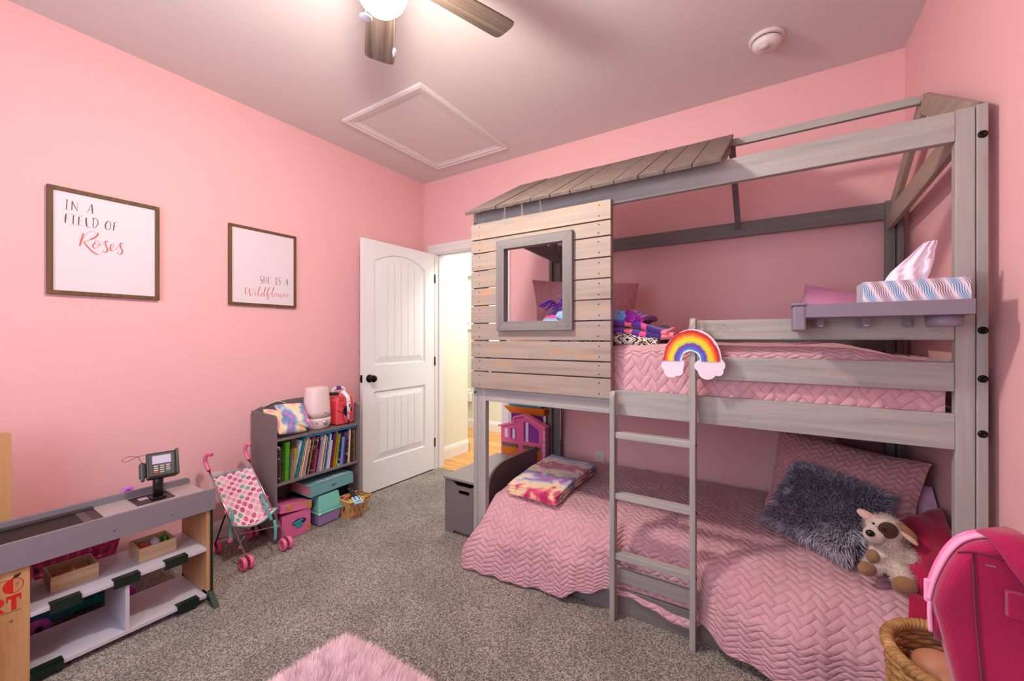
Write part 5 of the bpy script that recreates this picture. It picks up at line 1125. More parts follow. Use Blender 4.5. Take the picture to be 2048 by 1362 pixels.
# ============================================================= quilted fabric
def quilt_mat(name, col, col2, w_=0.039, p_=0.042, strength=0.70, dist=0.009, rough=0.75):
    m, nt, b = newmat(name); b.inputs['Roughness'].default_value = rough; b.inputs['Sheen Weight'].default_value = 0.15; b.inputs['Specular IOR Level'].default_value = 0.25
    tc = N(nt, 'ShaderNodeTexCoord'); L = nt.links.new
    # wobble the stitched grid a little
    no = N(nt, 'ShaderNodeTexNoise'); no.inputs['Scale'].default_value = 9; L(tc.outputs['UV'], no.inputs['Vector'])
    wob = N(nt, 'ShaderNodeVectorMath', operation='MULTIPLY_ADD'); wob.inputs[1].default_value = (0.03, 0.03, 0); L(no.outputs['Color'], wob.inputs[0]); L(tc.outputs['UV'], wob.inputs[2])
    sp = N(nt, 'ShaderNodeSeparateXYZ'); L(wob.outputs[0], sp.inputs[0])
    def mth(op, a, b_=None, c=None):
        n = N(nt, 'ShaderNodeMath', operation=op)
        for i, q in enumerate((a, b_, c)):
            if q is None: continue
            if isinstance(q, (int, float)): n.inputs[i].default_value = q
            else: L(q, n.inputs[i])
        return n.outputs[0]
    # braided stitching: two-to-one bricks laid herringbone, turned 45 degrees
    A = mth('ADD', mth('DIVIDE', mth('ADD', sp.outputs[0], sp.outputs[1]), w_), 400.0)
    B = mth('ADD', mth('DIVIDE', mth('SUBTRACT', sp.outputs[1], sp.outputs[0]), w_), 400.0)
    i_ = mth('FLOOR', A); j_ = mth('FLOOR', B); fx = mth('FRACT', A); fy = mth('FRACT', B)
    m4 = mth('MULTIPLY', mth('FRACT', mth('DIVIDE', mth('ADD', mth('SUBTRACT', i_, j_), 400.25), 4.0)), 4.0); m4 = mth('FLOOR', m4)
    isV = mth('GREATER_THAN', m4, 1.5)
    ax = mth('ADD', fx, m4); ay = mth('ADD', fy, mth('LESS_THAN', m4, 2.5))
    def sel(t, f): return mth('ADD', mth('MULTIPLY', isV, t), mth('MULTIPLY', mth('SUBTRACT', 1.0, isV), f))
    la = sel(ay, ax); lb = sel(fx, fy)
    a = mth('POWER', mth('ABSOLUTE', mth('SINE', mth('MULTIPLY', la, PI / 2))), 0.40)
    c = mth('POWER', mth('ABSOLUTE', mth('SINE', mth('MULTIPLY', lb, PI))), 0.45)
    h = mth('MULTIPLY', a, c)
    n2 = N(nt, 'ShaderNodeTexNoise'); n2.inputs['Scale'].default_value = 55; n2.inputs['Detail'].default_value = 3; n2.inputs['Distortion'].default_value = 0.8; L(tc.outputs['UV'], n2.inputs['Vector'])
    hh = mth('ADD', h, mth('MULTIPLY', n2.outputs['Fac'], 0.55))
    bp_ = N(nt, 'ShaderNodeBump'); bp_.inputs['Strength'].default_value = strength; bp_.inputs['Distance'].default_value = dist; L(hh, bp_.inputs['Height']); L(bp_.outputs[0], b.inputs['Normal'])
    n3 = N(nt, 'ShaderNodeTexNoise'); n3.inputs['Scale'].default_value = 7; n3.inputs['Detail'].default_value = 3; L(tc.outputs['UV'], n3.inputs['Vector'])
    r = ramp(nt, [(0.3, col), (0.7, col2)]); L(n3.outputs['Fac'], r.inputs['Fac']); L(r.outputs[0], b.inputs['Base Color'])
    return m
qm = quilt_mat('pink_quilt', 'cc9aa3', 'd5a6ae')
qsham = quilt_mat('sham_quilt', 'cc8c92', 'd69aa0', 0.030, 0.03, 0.9, 0.006)
matt = fabric('mattress_white', (196, 180, 188))

# ------------------------------------------------------------- upper bed: mattress and quilt
tag(MB().box(1.53, 3.305, 1.865, 2.745, 0.946, 1.16).build('mattress', matt, bevel=0.03, seg=4), 'white mattress of the upper bunk under the pink quilt', 'mattress')
def uq(u, v):
    x = 1.515 + 1.797 * u
    zt = 1.228 + 0.010 * math.sin(5 * u + 1) - 0.055 * ease((u - 0.85) / 0.15) - 0.02 * ease((0.5 - u) / 0.2)
    L = [(0.0, (1.852, 0.950)), (0.06, (1.846, 0.99)), (0.16, (1.846, zt - 0.06)), (0.22, (1.852, zt - 0.022)), (0.27, (1.880, zt - 0.002)), (0.40, (2.05, zt + 0.006)), (0.9, (2.74, zt + 0.006)), (1.0, (2.765, zt - 0.1))]
    for (a, p), (b, q) in zip(L, L[1:]):
        if v <= b: t = (v - a) / (b - a); y, z = p[0] + (q[0] - p[0]) * t, p[1] + (q[1] - p[1]) * t; break
    pf = 0.005 * nz(x * 9, v * 14, 1.3)
    if v < 0.27: y += pf * 1.0 + 0.003 * nz(x * 30, v * 40)
    else: z += 1.6 * pf
    return Vector((x, y, z))
uqo = MB().grid(120, 70, uq, lambda u, v: (u * 1.8, v * 1.25)).grid(2, 24, lambda u, v: Vector((3.3115 - 0.001 * u, 1.85 + 0.91 * v, 0.95 if u < .5 else 1.175)), lambda u, v: (u * .22, v * .9))
tag(uqo.build('quilt', qm), 'pink braided-stitch quilt on the upper bunk mattress', 'quilt')

# ------------------------------------------------------------- lower bed
tag(MB().box(1.53, 3.32, 1.868, 2.735, 0.106, 0.300).build('mattress', matt, bevel=0.03, seg=4), 'white mattress of the lower bunk under the pink quilt', 'mattress')
def lq(u, v):
    # v: 0 wall side -> 1 hem. u: along the bed
    x = 1.515 + 1.845 * u
    tw = ease((x - 2.225) / 0.03) * (1 - ease((x - 2.562) / 0.05))          # tucked behind the rail between the ladder stiles
    hemz = 0.012 + 0.055 * ease((x - 1.98) / 0.10) + 0.035 * ease((x - 2.1) / .12) - 0.06 * ease((x - 2.60) / 0.10) + 0.03 * ease((x - 2.85) / .3)
    out = 1.752 - 0.030 * ease((2.02 - x) / 0.35) + 0.012 * math.sin(x * 21) - 0.045 * ease((x - 2.62) / 0.25)
    near = math.exp(-((x - 2.247) / 0.09) ** 2) + math.exp(-((x - 2.576) / 0.08) ** 2); out = out + (1.800 - out) * min(1, near)
    zt = 0.362 + 0.012 * nz(x * 3, 0.5)
    A = [(0.0, 2.765, 0.30), (0.05, 2.75, zt), (0.50, 2.05, zt + 0.012), (0.60, 1.90, zt - 0.002), (0.66, 1.845, zt - 0.035), (0.72, 1.812 + (out - 1.8) * 0.4, 0.27), (0.80, out + 0.012, 0.19), (0.92, out, hemz + (0.19 - hemz) * 0.30), (1.0, out - 0.004, hemz)]
    Bt = [(0.0, 2.765, 0.30), (0.05, 2.75, zt), (0.50, 2.05, zt + 0.012), (0.60, 1.93, zt), (0.66, 1.895, zt - 0.03), (0.72, 1.872, 0.29), (0.80, 1.862, 0.21), (0.86, 1.858, 0.155), (0.93, 1.835, 0.128), (1.0, 1.800, 0.090 - 0.045 * ease((x - 2.30) / .25))]
    def ev(L):
        for p, q in zip(L, L[1:]):
            if v <= q[0]:
                t = (v - p[0]) / (q[0] - p[0]); return p[1] + (q[1] - p[1]) * t, p[2] + (q[2] - p[2]) * t
        return L[-1][1], L[-1][2]
    (ya, za), (yb, zb_) = ev(A), ev(Bt)
    y = ya + (yb - ya) * tw; z = za + (zb_ - za) * tw
    fall = ease((v - 0.62) / 0.12)
    # drape folds
    y += fall * (1 - tw) * (1 - min(1, near)) * (0.012 * nz(x * 9, v * 2, 4) + 0.006 * nz(x * 24, v * 5))
    z += (1 - fall) * (0.010 * nz(x * 5, y * 5, 2.0) + 0.004 * nz(x * 16, y * 16))
    # left end leans outward past the post near the floor
    k = ease((0.10 - u) / 0.10)
    x -= k * 0.085 * ease((v - 0.70) / 0.2); y -= k * 0.035 * ease((v - 0.74) / 0.16)
    if v > 0.97: z += 0.004 * math.sin(x * 55)
    return Vector((x, y, max(z, 0.006)))
lqo = MB().grid(240, 90, lq, lambda u, v: (u * 1.85, v * 1.38))
def lqend(u, v):
    a = lq(0.0, v * 0.70); return Vector((a.x - 0.004 * u, a.y, a.z * (1 - u) + 0.20 * u if a.z > .2 else a.z))
lqo.grid(3, 30, lqend, lambda u, v: (u * .2, v))
tag(lqo.build('quilt', qm, solid=0.004), 'pink braided-stitch quilt draped over the lower bunk down to the carpet', 'quilt')

# ------------------------------------------------------------- pillows
def flange(q, u, v, n=1.0): return q
slab_ = lambda name, c4, th, mat, label, cat='pillow', grp=None, **k: tag(slab(name, c4, th, mat, None, **k), label, cat, grp)
slab_('quilted_pillow', [(2.872, 2.60, 0.770), (3.395, 2.32, 0.735), (3.300, 2.14, 0.430), (2.812, 2.47, 0.375)], 0.15, qsham, 'dusty pink quilted sham standing behind the grey fur pillow', nu=34, nv=26, pw=0.45, wr=0.022, seed=2, bulge=0.9)
slab_('pillow', [(3.13, 2.755, 0.72), (3.32, 2.74, 0.72), (3.325, 2.60, 0.42), (3.12, 2.62, 0.40)], 0.10, fabric('mauve_cotton', (150, 96, 112)), 'mauve pillow in the dark corner behind the quilted sham', wr=0.02, seed=5, pw=0.4, nu=20, nv=20)
slab_('pillow', [(3.30, 2.50, 0.62), (3.405, 2.36, 0.630), (3.405, 2.13, 0.42), (3.30, 2.26, 0.40)], 0.09, fabric('lavender_cotton', (214, 168, 196)), 'lavender pillow corner peeking out beside the bed post', wr=0.01, seed=7, pw=0.4)
crim = fabric('crimson_fleece', (168, 28, 68), vscale=9, var=0.12)
slab_('crimson_blanket', [(3.235, 2.12, 0.530), (3.400, 2.24, 0.590), (3.400, 1.86, 0.40), (3.225, 1.855, 0.385)], 0.10, crim, 'deep crimson blanket bunched behind the stuffed dog', 'blanket', wr=0.045, seed=11, pw=0.35, nu=30, nv=30, bulge=0.3)
cb_ = MB().grid(30, 30, lambda u, v: Vector((3.215 + 0.175 * u + 0.01 * math.sin(v * 6), 1.90 - 0.20 * v, 0.400 + 0.02 * u - 0.33 * ease((v - .35) / .65) + 0.012 * nz(u * 6, v * 6, 3))), None)
tag(cb_.build('crimson_blanket', crim, solid=0.01), 'crimson blanket end hanging over the front of the bed', 'blanket')
slab_('quilted_pillow', [(1.560, 2.23, 1.620), (2.135, 2.60, 1.600), (2.125, 2.55, 1.245), (1.610, 2.19, 1.245)], 0.13, qsham, 'dusty pink quilted sham at the playhouse end of the upper bunk', nu=34, nv=26, pw=0.45, wr=0.016, seed=3, bulge=0.9)
slab_('pillow', [(2.985, 2.52, 1.525), (3.29, 2.50, 1.44), (3.30, 2.34, 1.245), (2.895, 2.36, 1.245)], 0.11, fabric('orchid_cotton', (206, 140, 176), vscale=8), 'smooth orchid pink pillow on the upper bunk behind the tray', nu=30, nv=24, pw=0.42, wr=0.010, seed=9, bulge=1.4)

# ------------------------------------------------------------- fur
def fur(name, n, surf, L, wd, mats, parent, seed=0, bend=0.5, lay=(0, 0, -1), jit=0.35):
    """surf(r) -> (point, normal); curved tapered strands, two colours; wide enough to catch the light"""
    rr = random.Random(seed); mb = MB(); vs = []; fs = []; mi = []
    lay = Vector(lay)
    for i in range(n):
        p, nn = surf(rr)
        if nn.z < -0.6: continue
        l = L * rr.uniform(0.6, 1.15)
        d = (nn + Vector((rr.uniform(-jit, jit), rr.uniform(-jit, jit), rr.uniform(-jit, jit))) ).normalized()
        clump = Vector((nz(p.x * 28 + seed, p.y * 28, p.z * 28), nz(p.x * 28, p.y * 28 + 9, p.z * 28), 0)) * 0.9
        d2 = (d * (1 - bend) + (lay + clump) * bend).normalized()
        s = nn.cross(d2); s = s.normalized() if s.length > 1e-4 else Vector((1, 0, 0))
        s = (s + Vector((rr.uniform(-.5, .5), rr.uniform(-.5, .5), rr.uniform(-.5, .5)))).normalized()
        a = p; b = p + d * l * 0.45; c = b + d2 * l * 0.6
        o = len(vs); w = wd * rr.uniform(0.6, 1.2)
        vs += [a - s * w, a + s * w, b - s * w * 0.8, b + s * w * 0.8, c]
        fs += [(o, o + 1, o + 3, o + 2), (o + 2, o + 3, o + 4)]; k = rr.choice(range(len(mats))); mi += [k, k]
    mb.v = [tuple(v) for v in vs]; mb.f = [list(f) for f in fs]; mb.sm = [True] * len(fs); mb.mi = mi; mb.uv = [None] * len(fs)
    me = bpy.data.meshes.new(name); me.from_pydata(mb.v, [], mb.f); me.polygons.foreach_set('material_index', mi); me.polygons.foreach_set('use_smooth', mb.sm)
    for m_ in mats: me.materials.append(m_)
    o = bpy.data.objects.new(name, me); C.objects.link(o)
    if parent: o.parent = parent; o.matrix_parent_inverse = WM(parent).inverted()
    return o
def slabsurf(c4, th, pw=0.4):
    P = [Vector(p) for p in c4]; nn = (P[1] - P[0]).cross(P[3] - P[0]).normalized()
    def f(rr):
        u, v = rr.random(), rr.random(); sg = 1 if rr.random() < 0.7 else -1
        a = max(0, (1 - abs(2 * u - 1) ** 2.4) * (1 - abs(2 * v - 1) ** 2.4)) ** pw
        p = P[0] * (1 - u) * (1 - v) + P[1] * u * (1 - v) + P[2] * u * v + P[3] * (1 - u) * v + nn * sg * th / 2 * a
        ctr = (P[0] + P[1] + P[2] + P[3]) / 4; out = (p - ctr); out -= nn * out.dot(nn)
        e = (max(abs(2 * u - 1), abs(2 * v - 1))) ** 5
        return p, (nn * sg * (1 - e * 0.8) + out.normalized() * e).normalized()
    return f
FP = [(2.955, 2.40, 0.640), (3.250, 2.175, 0.615), (3.085, 1.985, 0.385), (2.815, 2.235, 0.395)]
fpt = thing('fur_pillow', (3.03, 2.15, 0.39), 'shaggy charcoal grey fur pillow leaning on the quilted sham of the lower bunk', 'pillow')
fg = fabric('fur_grey_base', (66, 62, 76)); slab('pillow_body', FP, 0.13, fg, fpt, nu=24, nv=24, pw=0.4)
fm = [plain('fur_grey_a', (186, 180, 194), rough=0.6, spec=0.3), plain('fur_grey_b', (220, 214, 226), rough=0.6, spec=0.3), plain('fur_grey_c', (132, 126, 140), rough=0.7, spec=0.2)]
fo_ = fur('pillow_fur', 42000, slabsurf([(2.955, 2.40, 0.640), (3.250, 2.175, 0.615), (3.085, 1.985, 0.385), (2.815, 2.235, 0.395)], 0.13), 0.033, 0.0014, fm, fpt, 4, 0.45, lay=(0.1, -0.3, -0.8)); fo_['kind'] = 'stuff'

# pink fluffy rug in the foreground
rug = thing('fluffy_rug', (1.85, 0.55, 0), 'pale pink long-pile fluffy rug on the carpet at the bottom of the view', 'rug')
pk = fabric('rug_base_pink', (250, 206, 216))
RG = (1.362, 2.32, -0.05, 1.032)
def ruggeo(u, v):
    x = RG[0] + (RG[1] - RG[0]) * u; y = RG[2] + (RG[3] - RG[2]) * v
    uu, vv = 2 * u - 1, 2 * v - 1; a = max(0, (1 - abs(uu) ** 6) * (1 - abs(vv) ** 6)) ** 0.5
    r_ = 0.045 * max(0, abs(uu) + abs(vv) - 1.6) ; cx, cy = (RG[0] + RG[1]) / 2, (RG[2] + RG[3]) / 2
    x += (cx - x) * r_ * 1.2; y += (cy - y) * r_ * 1.2
    return Vector((x, y, 0.004 + 0.028 * a + 0.004 * nz(x * 9, y * 9) * a))
MB().grid(40, 40, ruggeo).build('rug_backing', pk, rug)
def rugsurf(rr):
    if rr.random() < 0.75: u, v = rr.random() * 0.6, 1 - rr.random() * 0.55
    else: u, v = rr.random(), rr.random()
    p = ruggeo(u, v); n = Vector((0, 0, 1)) + Vector(((2 * u - 1) ** 5 * 1.1, (2 * v - 1) ** 5 * 1.1, 0))
    return p, n.normalized()
fo_ = fur('rug_pile', 70000, rugsurf, 0.045, 0.0012, [plain('pile_pink_a', (255, 224, 231), rough=0.7, spec=0.2), plain('pile_pink_b', (253, 214, 224), rough=0.7, spec=0.2), plain('pile_pink_c', (255, 232, 238), rough=0.7, spec=0.2)], rug, 8, 0.45, lay=(-0.2, 0.3, 0.1)); fo_['kind'] = 'stuff'

# ------------------------------------------------------------- stuffed dog
dog = thing('stuffed_dog', (3.21, 1.95, 0.38), 'cream shaggy stuffed toy dog with a brown eye patch and tan paws', 'stuffed toy')
def blob(name, ells, mat, parent, vox=0.005):
    mb = MB()
    for e in ells: mb.ell(e[0], e[1], rot3(*(e[2] if len(e) > 2 else (0, 0, 0))), n=20, m=12)
    o = mb.build(name, mat, parent, merge=True)
    md = o.modifiers.new('remesh', 'REMESH'); md.mode = 'VOXEL'; md.voxel_size = vox; md.use_smooth_shade = True
    sm = o.modifiers.new('smooth', 'SMOOTH'); sm.iterations = 6; sm.factor = 0.6
    return o
dc = fabric('dog_cream', (214, 196, 184)); dt = fabric('dog_tan', (150, 112, 78), scale=600); db = fabric('dog_brown', (74, 46, 34), scale=600)
body = [((3.212, 1.985, 0.462), (0.062, 0.055, 0.068)), ((3.205, 1.975, 0.505), (0.040, 0.038, 0.034)), ((3.188, 1.972, 0.560), (0.056, 0.050, 0.047)), ((3.152, 1.932, 0.542), (0.032, 0.034, 0.029)),
        ((3.170, 1.955, 0.472), (0.028, 0.034, 0.022), (0, 20, 30)), ((3.256, 1.958, 0.470), (0.026, 0.028, 0.040), (0, -25, 0)), ((3.160, 1.945, 0.430), (0.040, 0.036, 0.026)), ((3.222, 1.915, 0.428), (0.032, 0.058, 0.030), (10, 0, 8))]
bo = blob('body', body, dc, dog)
blob('paw', [((3.148, 1.925, 0.466), (0.021, 0.019, 0.026))], dt, dog); blob('paw', [((3.264, 1.935, 0.442), (0.023, 0.022, 0.025))], dt, dog)
blob('foot', [((3.130, 1.905, 0.425), (0.032, 0.024, 0.025), (0, 10, 40))], dt, dog); blob('foot', [((3.216, 1.845, 0.424), (0.035, 0.022, 0.033), (12, 0, 6))], dt, dog)
blob('eye_patch', [((3.190, 1.930, 0.568), (0.031, 0.017, 0.030), (0, 0, 14))], db, dog, 0.003)
tag(MB().ell((3.137, 1.899, 0.557), (0.013, 0.009, 0.012), n=20, m=12).build('nose', plain('nose_black', (10, 9, 12), rough=0.25), dog), 'black nose')
MB().ell((3.175, 1.9125, 0.575), (0.0055, 0.0055, 0.0055), n=14, m=10).build('eye', plain('eye_black', (14, 12, 14), rough=0.08), dog)
MB().ell((3.150, 1.925, 0.585), (0.0045, 0.0045, 0.0045), n=14, m=10).build('eye', plain('eye_black', (14, 12, 14)), dog)
blob('ear', [((3.140, 1.978, 0.592), (0.034, 0.010, 0.017), (0, 28, 0))], fabric('ear_pinkish', (226, 186, 172)), dog, 0.003)
blob('ear', [((3.240, 1.948, 0.567), (0.040, 0.012, 0.019), (0, 42, 0))], dt, dog, 0.003)
blob('ear_lining', [((3.246, 1.942, 0.553), (0.036, 0.008, 0.010), (0, 42, 0))], fabric('ear_pinkish', (226, 186, 172)), dog, 0.003)
def bodysurf(rr):
    while True:
        e = rr.choice([body[0]] * 5 + [body[1], body[2], body[2], body[5], body[6], body[7]])
        th = rr.uniform(0, 2 * PI); cz = rr.uniform(-1, 1); s = math.sqrt(1 - cz * cz)
        d = Vector((s * math.cos(th), s * math.sin(th), cz)); Rm = rot3(*(e[2] if len(e) > 2 else (0, 0, 0)))
        p = Vector(e[0]) + Rm @ Vector((d.x * e[1][0], d.y * e[1][1], d.z * e[1][2])); n = Rm @ Vector((d.x / e[1][0], d.y / e[1][1], d.z / e[1][2])); n.normalize()
        if e is body[2] and (p.y < 1.945 and p.x < 3.235): continue
        if n.y > 0.7: continue
        return p, n
fo_ = fur('body_fur', 9000, bodysurf, 0.013, 0.0007, [plain('dog_fur_a', (222, 206, 194), rough=0.8, spec=0.1), plain('dog_fur_b', (196, 176, 162), rough=0.8, spec=0.1)], dog, 6, 0.5, lay=(0, -0.2, -0.7)); fo_['kind'] = 'stuff'

# ------------------------------------------------------------- tie-dye blanket on the lower bed
td2 = tiedye('tie_dye_fleece', ['b8245c', 'e05a86', 'efd49a', 'e9cfc4', '8c9ccc', 'b04a8c', '7888c4', 'eed8a0', 'e4c4cc', 'c02c6c', 'b02a62', 'ecd09c', 'd8c4d8', '8a9ad0', '4a68bc', '7c8cc8'], 7.5, 0, 5.3, band=(1, -1.83, 1 / 0.72))
tdb = thing('tie_dye_blanket', (1.76, 2.15, 0.37), 'folded rainbow tie-dye fleece blanket lying on the lower bunk by the toy box', 'blanket')
PB = [(1.560, 2.50, 0.0), (1.905, 2.46, 0.0), (1.915, 1.868, 0.0), (1.603, 1.880, 0.0)]
def tdlayer(z0, z1, g, seed):
    c = [Vector(p) for p in PB]; ctr = sum(c, Vector()) / 4
    def fn(u, v):   # wrap a flattened roll: u around the section across x, v along
        L = c[3].lerp(c[0], v); Rr = c[2].lerp(c[1], v)
        t = 2 * PI * u; h = (z1 - z0) / 2
        cx = math.copysign(abs(math.cos(t)) ** 0.25, math.cos(t)); sz = math.copysign(abs(math.sin(t)) ** 0.8, math.sin(t))
        m_ = L.lerp(Rr, 0.5 + 0.5 * cx * g)
        endk = 1 - 0.15 * (abs(2 * v - 1) ** 8)
        sag = 0.012 * math.sin(PI * v) 
        return Vector((m_.x + .004 * nz(v * 6, u * 5, seed), m_.y + 0.006 * nz(u * 8, seed) , (z0 + z1) / 2 + sz * h * endk + 0.008 * nz(m_.x * 9, m_.y * 7, seed) + sag))
    mb = MB().grid(40, 30, fn, closed_u=True)
    for v in (0.0, 1.0):
        ring = [fn(i / 40, v) for i in range(40)]; mb.add(ring, [tuple(range(40))])
    return mb
for i, (a, b__, g) in enumerate(((0.386, 0.407, 1.0), (0.403, 0.426, 0.985), (0.424, 0.448, 1.0))): tdlayer(a, b__, g, i).build('fold', td2, tdb, merge=True)

# ------------------------------------------------------------- blanket stack on the upper bunk
def foldstack(name, label, x0, x1, y0, y1, z0, z1, n, mat, seed, droop=0.0):
    t = thing(name, ((x0 + x1) / 2, (y0 + y1) / 2, z0), label, 'blanket', 'folded blankets on the upper bunk')
    h = (z1 - z0) / n
    for k in range(n):
        rr = random.Random(seed * 10 + k); ex = rr.uniform(-.02, .02)
        def fn(u, v, k=k, ex=ex):
            tt = 2 * PI * u; cy = math.copysign(abs(math.cos(tt)) ** 0.22, math.cos(tt)); sz = math.copysign(abs(math.sin(tt)) ** 0.75, math.sin(tt))
            x = x0 + (x1 + ex - x0) * v; y = (y0 + y1) / 2 + cy * (y1 - y0) / 2
            e = 1 - 0.25 * abs(2 * v - 1) ** 10
            z = z0 + h * (k + 0.5) + sz * h * 0.52 * e - droop * ease((v - .55) / .45) * (0.5 + 0.5 * k / n)
            return Vector((x, y + 0.022 * nz(v * 7 + seed, u * 3, k), z + 0.022 * nz(v * 6 + seed, y * 6, k) + 0.006 * nz(v * 20, y * 25, seed)))
        mb = MB().grid(36, 40, fn, lambda u, v: (v, u), closed_u=True)
        for v in (0.0, 1.0): mb.add([fn(i / 36, v) for i in range(36)], [tuple(range(36))])
        mb.build('fold', mat, t, merge=True)
    return t
def aztec():
    m, nt, b = newmat('aztec_weave'); b.inputs['Roughness'].default_value = 0.95; L = nt.links.new
    tc = N(nt, 'ShaderNodeTexCoord'); sn = N(nt, 'ShaderNodeVectorMath', operation='SNAP'); sn.inputs[1].default_value = (0.0055, 0.0055, 0.0045); L(tc.outputs['Object'], sn.inputs[0])
    sp = N(nt, 'ShaderNodeSeparateXYZ'); L(sn.outputs[0], sp.inputs[0])
    def mth(op, a, b_=None):
        n = N(nt, 'ShaderNodeMath', operation=op)
        for i, q in enumerate((a, b_)):
            if q is None: continue
            if isinstance(q, (int, float)): n.inputs[i].default_value = q
            else: L(q, n.inputs[i])
        return n.outputs[0]
    a = mth('PINGPONG', mth('ADD', sp.outputs[0], 10.0), 0.066); a = mth('DIVIDE', a, 0.066)
    c = mth('PINGPONG', mth('ADD', mth('ADD', sp.outputs[2], sp.outputs[1]), 10.0), 0.044); c = mth('DIVIDE', c, 0.044)
    s = mth('ADD', a, c); s = mth('FRACT', mth('MULTIPLY', s, 1.6))
    r = ramp(nt, [(0.0, '1e1c1e'), (0.30, 'e0d6cc'), (0.62, '28262a'), (0.80, 'e6dcd2'), (0.93, 'b0482e')], 'CONSTANT'); L(s, r.inputs['Fac']); L(r.outputs[0], b.inputs['Base Color'])
    return m
def stripes(name, stops, axis=0, sc=1.0, loc=0.0, wob=0.15):
    m, nt, b = newmat(name); b.inputs['Roughness'].default_value = 0.9; b.inputs['Sheen Weight'].default_value = 0.3; L = nt.links.new
    tc = N(nt, 'ShaderNodeTexCoord'); sp = N(nt, 'ShaderNodeSeparateXYZ'); L(tc.outputs['Object'], sp.inputs[0])
    n = N(nt, 'ShaderNodeTexNoise'); n.inputs['Scale'].default_value = 12; L(tc.outputs['Object'], n.inputs['Vector'])
    a = N(nt, 'ShaderNodeMath', operation='MULTIPLY_ADD'); a.inputs[1].default_value = sc; a.inputs[2].default_value = loc; L(sp.outputs[axis], a.inputs[0])
    c = N(nt, 'ShaderNodeMath', operation='MULTIPLY_ADD'); c.inputs[1].default_value = wob; L(n.outputs['Fac'], c.inputs[0]); L(a.outputs[0], c.inputs[2])
    f = N(nt, 'ShaderNodeMath', operation='FRACT'); L(c.outputs[0], f.inputs[0])
    r = ramp(nt, stops, 'CONSTANT'); L(f.outputs[0], r.inputs['Fac']); L(r.outputs[0], b.inputs['Base Color']); return m
foldstack('folded_blanket', 'black and white diamond-patterned blanket at the bottom of the folded stack', 1.93, 2.405, 1.878, 2.22, 1.210, 1.278, 1, aztec(), 1, 0.012)
foldstack('folded_blanket', 'purple and coral striped fleece in the middle of the folded stack', 1.90, 2.465, 1.885, 2.23, 1.268, 1.336, 2, stripes('fleece_stripes', [(0.0, 'e8848c'), (0.13, '7c3448'), (0.25, 'ef8f80'), (0.34, 'f0a030'), (0.41, 'ece0f0'), (0.46, '6a2c9c'), (0.60, 'f0707c'), (0.67, '4c1c86'), (0.76, 'd84a88'), (0.82, '3c1a78')], 0, 2.4, 0.1), 2, 0.045)
bl = foldstack('folded_blanket', 'sky blue fleece with a violet lining on top of the folded stack', 1.90, 2.27, 1.890, 2.22, 1.326, 1.386, 1, tiedye('sky_fleece', ['2a52b8', '3f7cd0', '6aa4e4', 'a8c8ee', '4a86d8'], 14, 0, 2.0), 3, 0.0)
vio = fabric('violet_fleece', (124, 24, 128), vscale=20, var=0.2)
for k, (r0, dx) in enumerate(((0.030, 0.0), (0.020, 0.02), (0.014, 0.045))):
    MB().tube(smoothpath([(2.285 + dx, 1.885 + k * .006, 1.352 - k * .008), (2.29 + dx, 1.96, 1.358 - k * 0.004), (2.285 + dx, 2.10, 1.355), (2.28 + dx, 2.2, 1.350)], 6), r0, 14).build('lining_roll', vio, bl)
# violet fleece heap seen through the playhouse window
hp_ = thing('fleece_throw', (1.82, 2.06, 1.22), 'violet tasselled fleece throw heaped inside the playhouse window', 'blanket')
slab('throw_body', [(1.80, 2.12, 1.41), (1.94, 2.16, 1.45), (1.935, 1.93, 1.30), (1.77, 1.92, 1.29)], 0.10, stripes('throw_print', [(0.0, '4a1c8c'), (0.3, 'f0902c'), (0.38, 'e8e4f0'), (0.45, '6ca8d8'), (0.55, 'd03a78'), (0.7, '4a1c8c')], 2, 9.0, 0.25), hp_, wr=0.02, seed=4, nu=20, nv=20)
tq_ = MB()
for k in range(9):
    rr = random.Random(k); p = Vector((1.80 + 0.014 * k, 2.0 + rr.uniform(-.03, .05), 1.42 + rr.uniform(-.01, .02)))
    tq_.tube(smoothpath([p, p + Vector((rr.uniform(-.03, .03), -.02, .02)), p + Vector((rr.uniform(-.06, .02), -.05, -.01))], 4), 0.006, 8)
tag(tq_.build('tassels', plain('throw_violet', (84, 26, 130), rough=0.9), hp_), kind='stuff')
# ============================================================= bedside tray, tissue box, rainbow
trm = plain('tray_grey_plastic', (132, 122, 136), rough=0.45)
tr = thing('bedside_tray', (3.11, 1.74, 1.31), 'grey plastic bedside tray clipped on the upper guard rail', 'bedside tray')
TX0, TX1, TY0, TY1, TZ0, TZ1 = 2.935, 3.325, 1.655, 1.806, 1.319, 1.364
MB().box(TX0, TX1, TY0, TY1, TZ0, TZ0 + 0.004).box(TX0, TX1, TY0, TY0 + 0.004, TZ0, TZ1).box(TX0, TX1, TY1 - 0.004, TY1, TZ0, TZ1).box(TX0, TX0 + .004, TY0, TY1, TZ0, TZ1).box(TX1 - 0.004, TX1, TY0, TY1, TZ0, TZ1).build('tray_body', trm, tr, bevel=0.002)
MB().box(2.902, 2.938, 1.652, 1.803, 1.276, 1.360).build('phone_pocket', trm, tr, bevel=0.007, seg=3)
MB().box(2.900, 2.940, 1.650, 1.805, 1.360, 1.370).build('pocket_rim', trm, tr, bevel=0.003)
MB().lathe([(0, 1.286), (0.036, 1.286), (0.040, 1.292), (0.041, 1.319)], c=(3.275, 1.712, 0), n=32).build('cup_holder', trm, tr)
for x in (2.965, 3.085, 3.20):
    MB().box(x, x + 0.022, 1.795, 1.845, 1.324, 1.330).box(x, x + 0.022, 1.841, 1.846, 1.290, 1.330).box(x, x + 0.022, 1.790, 1.797, 1.288, 1.330).build('clamp', trm, tr, bevel=0.001)
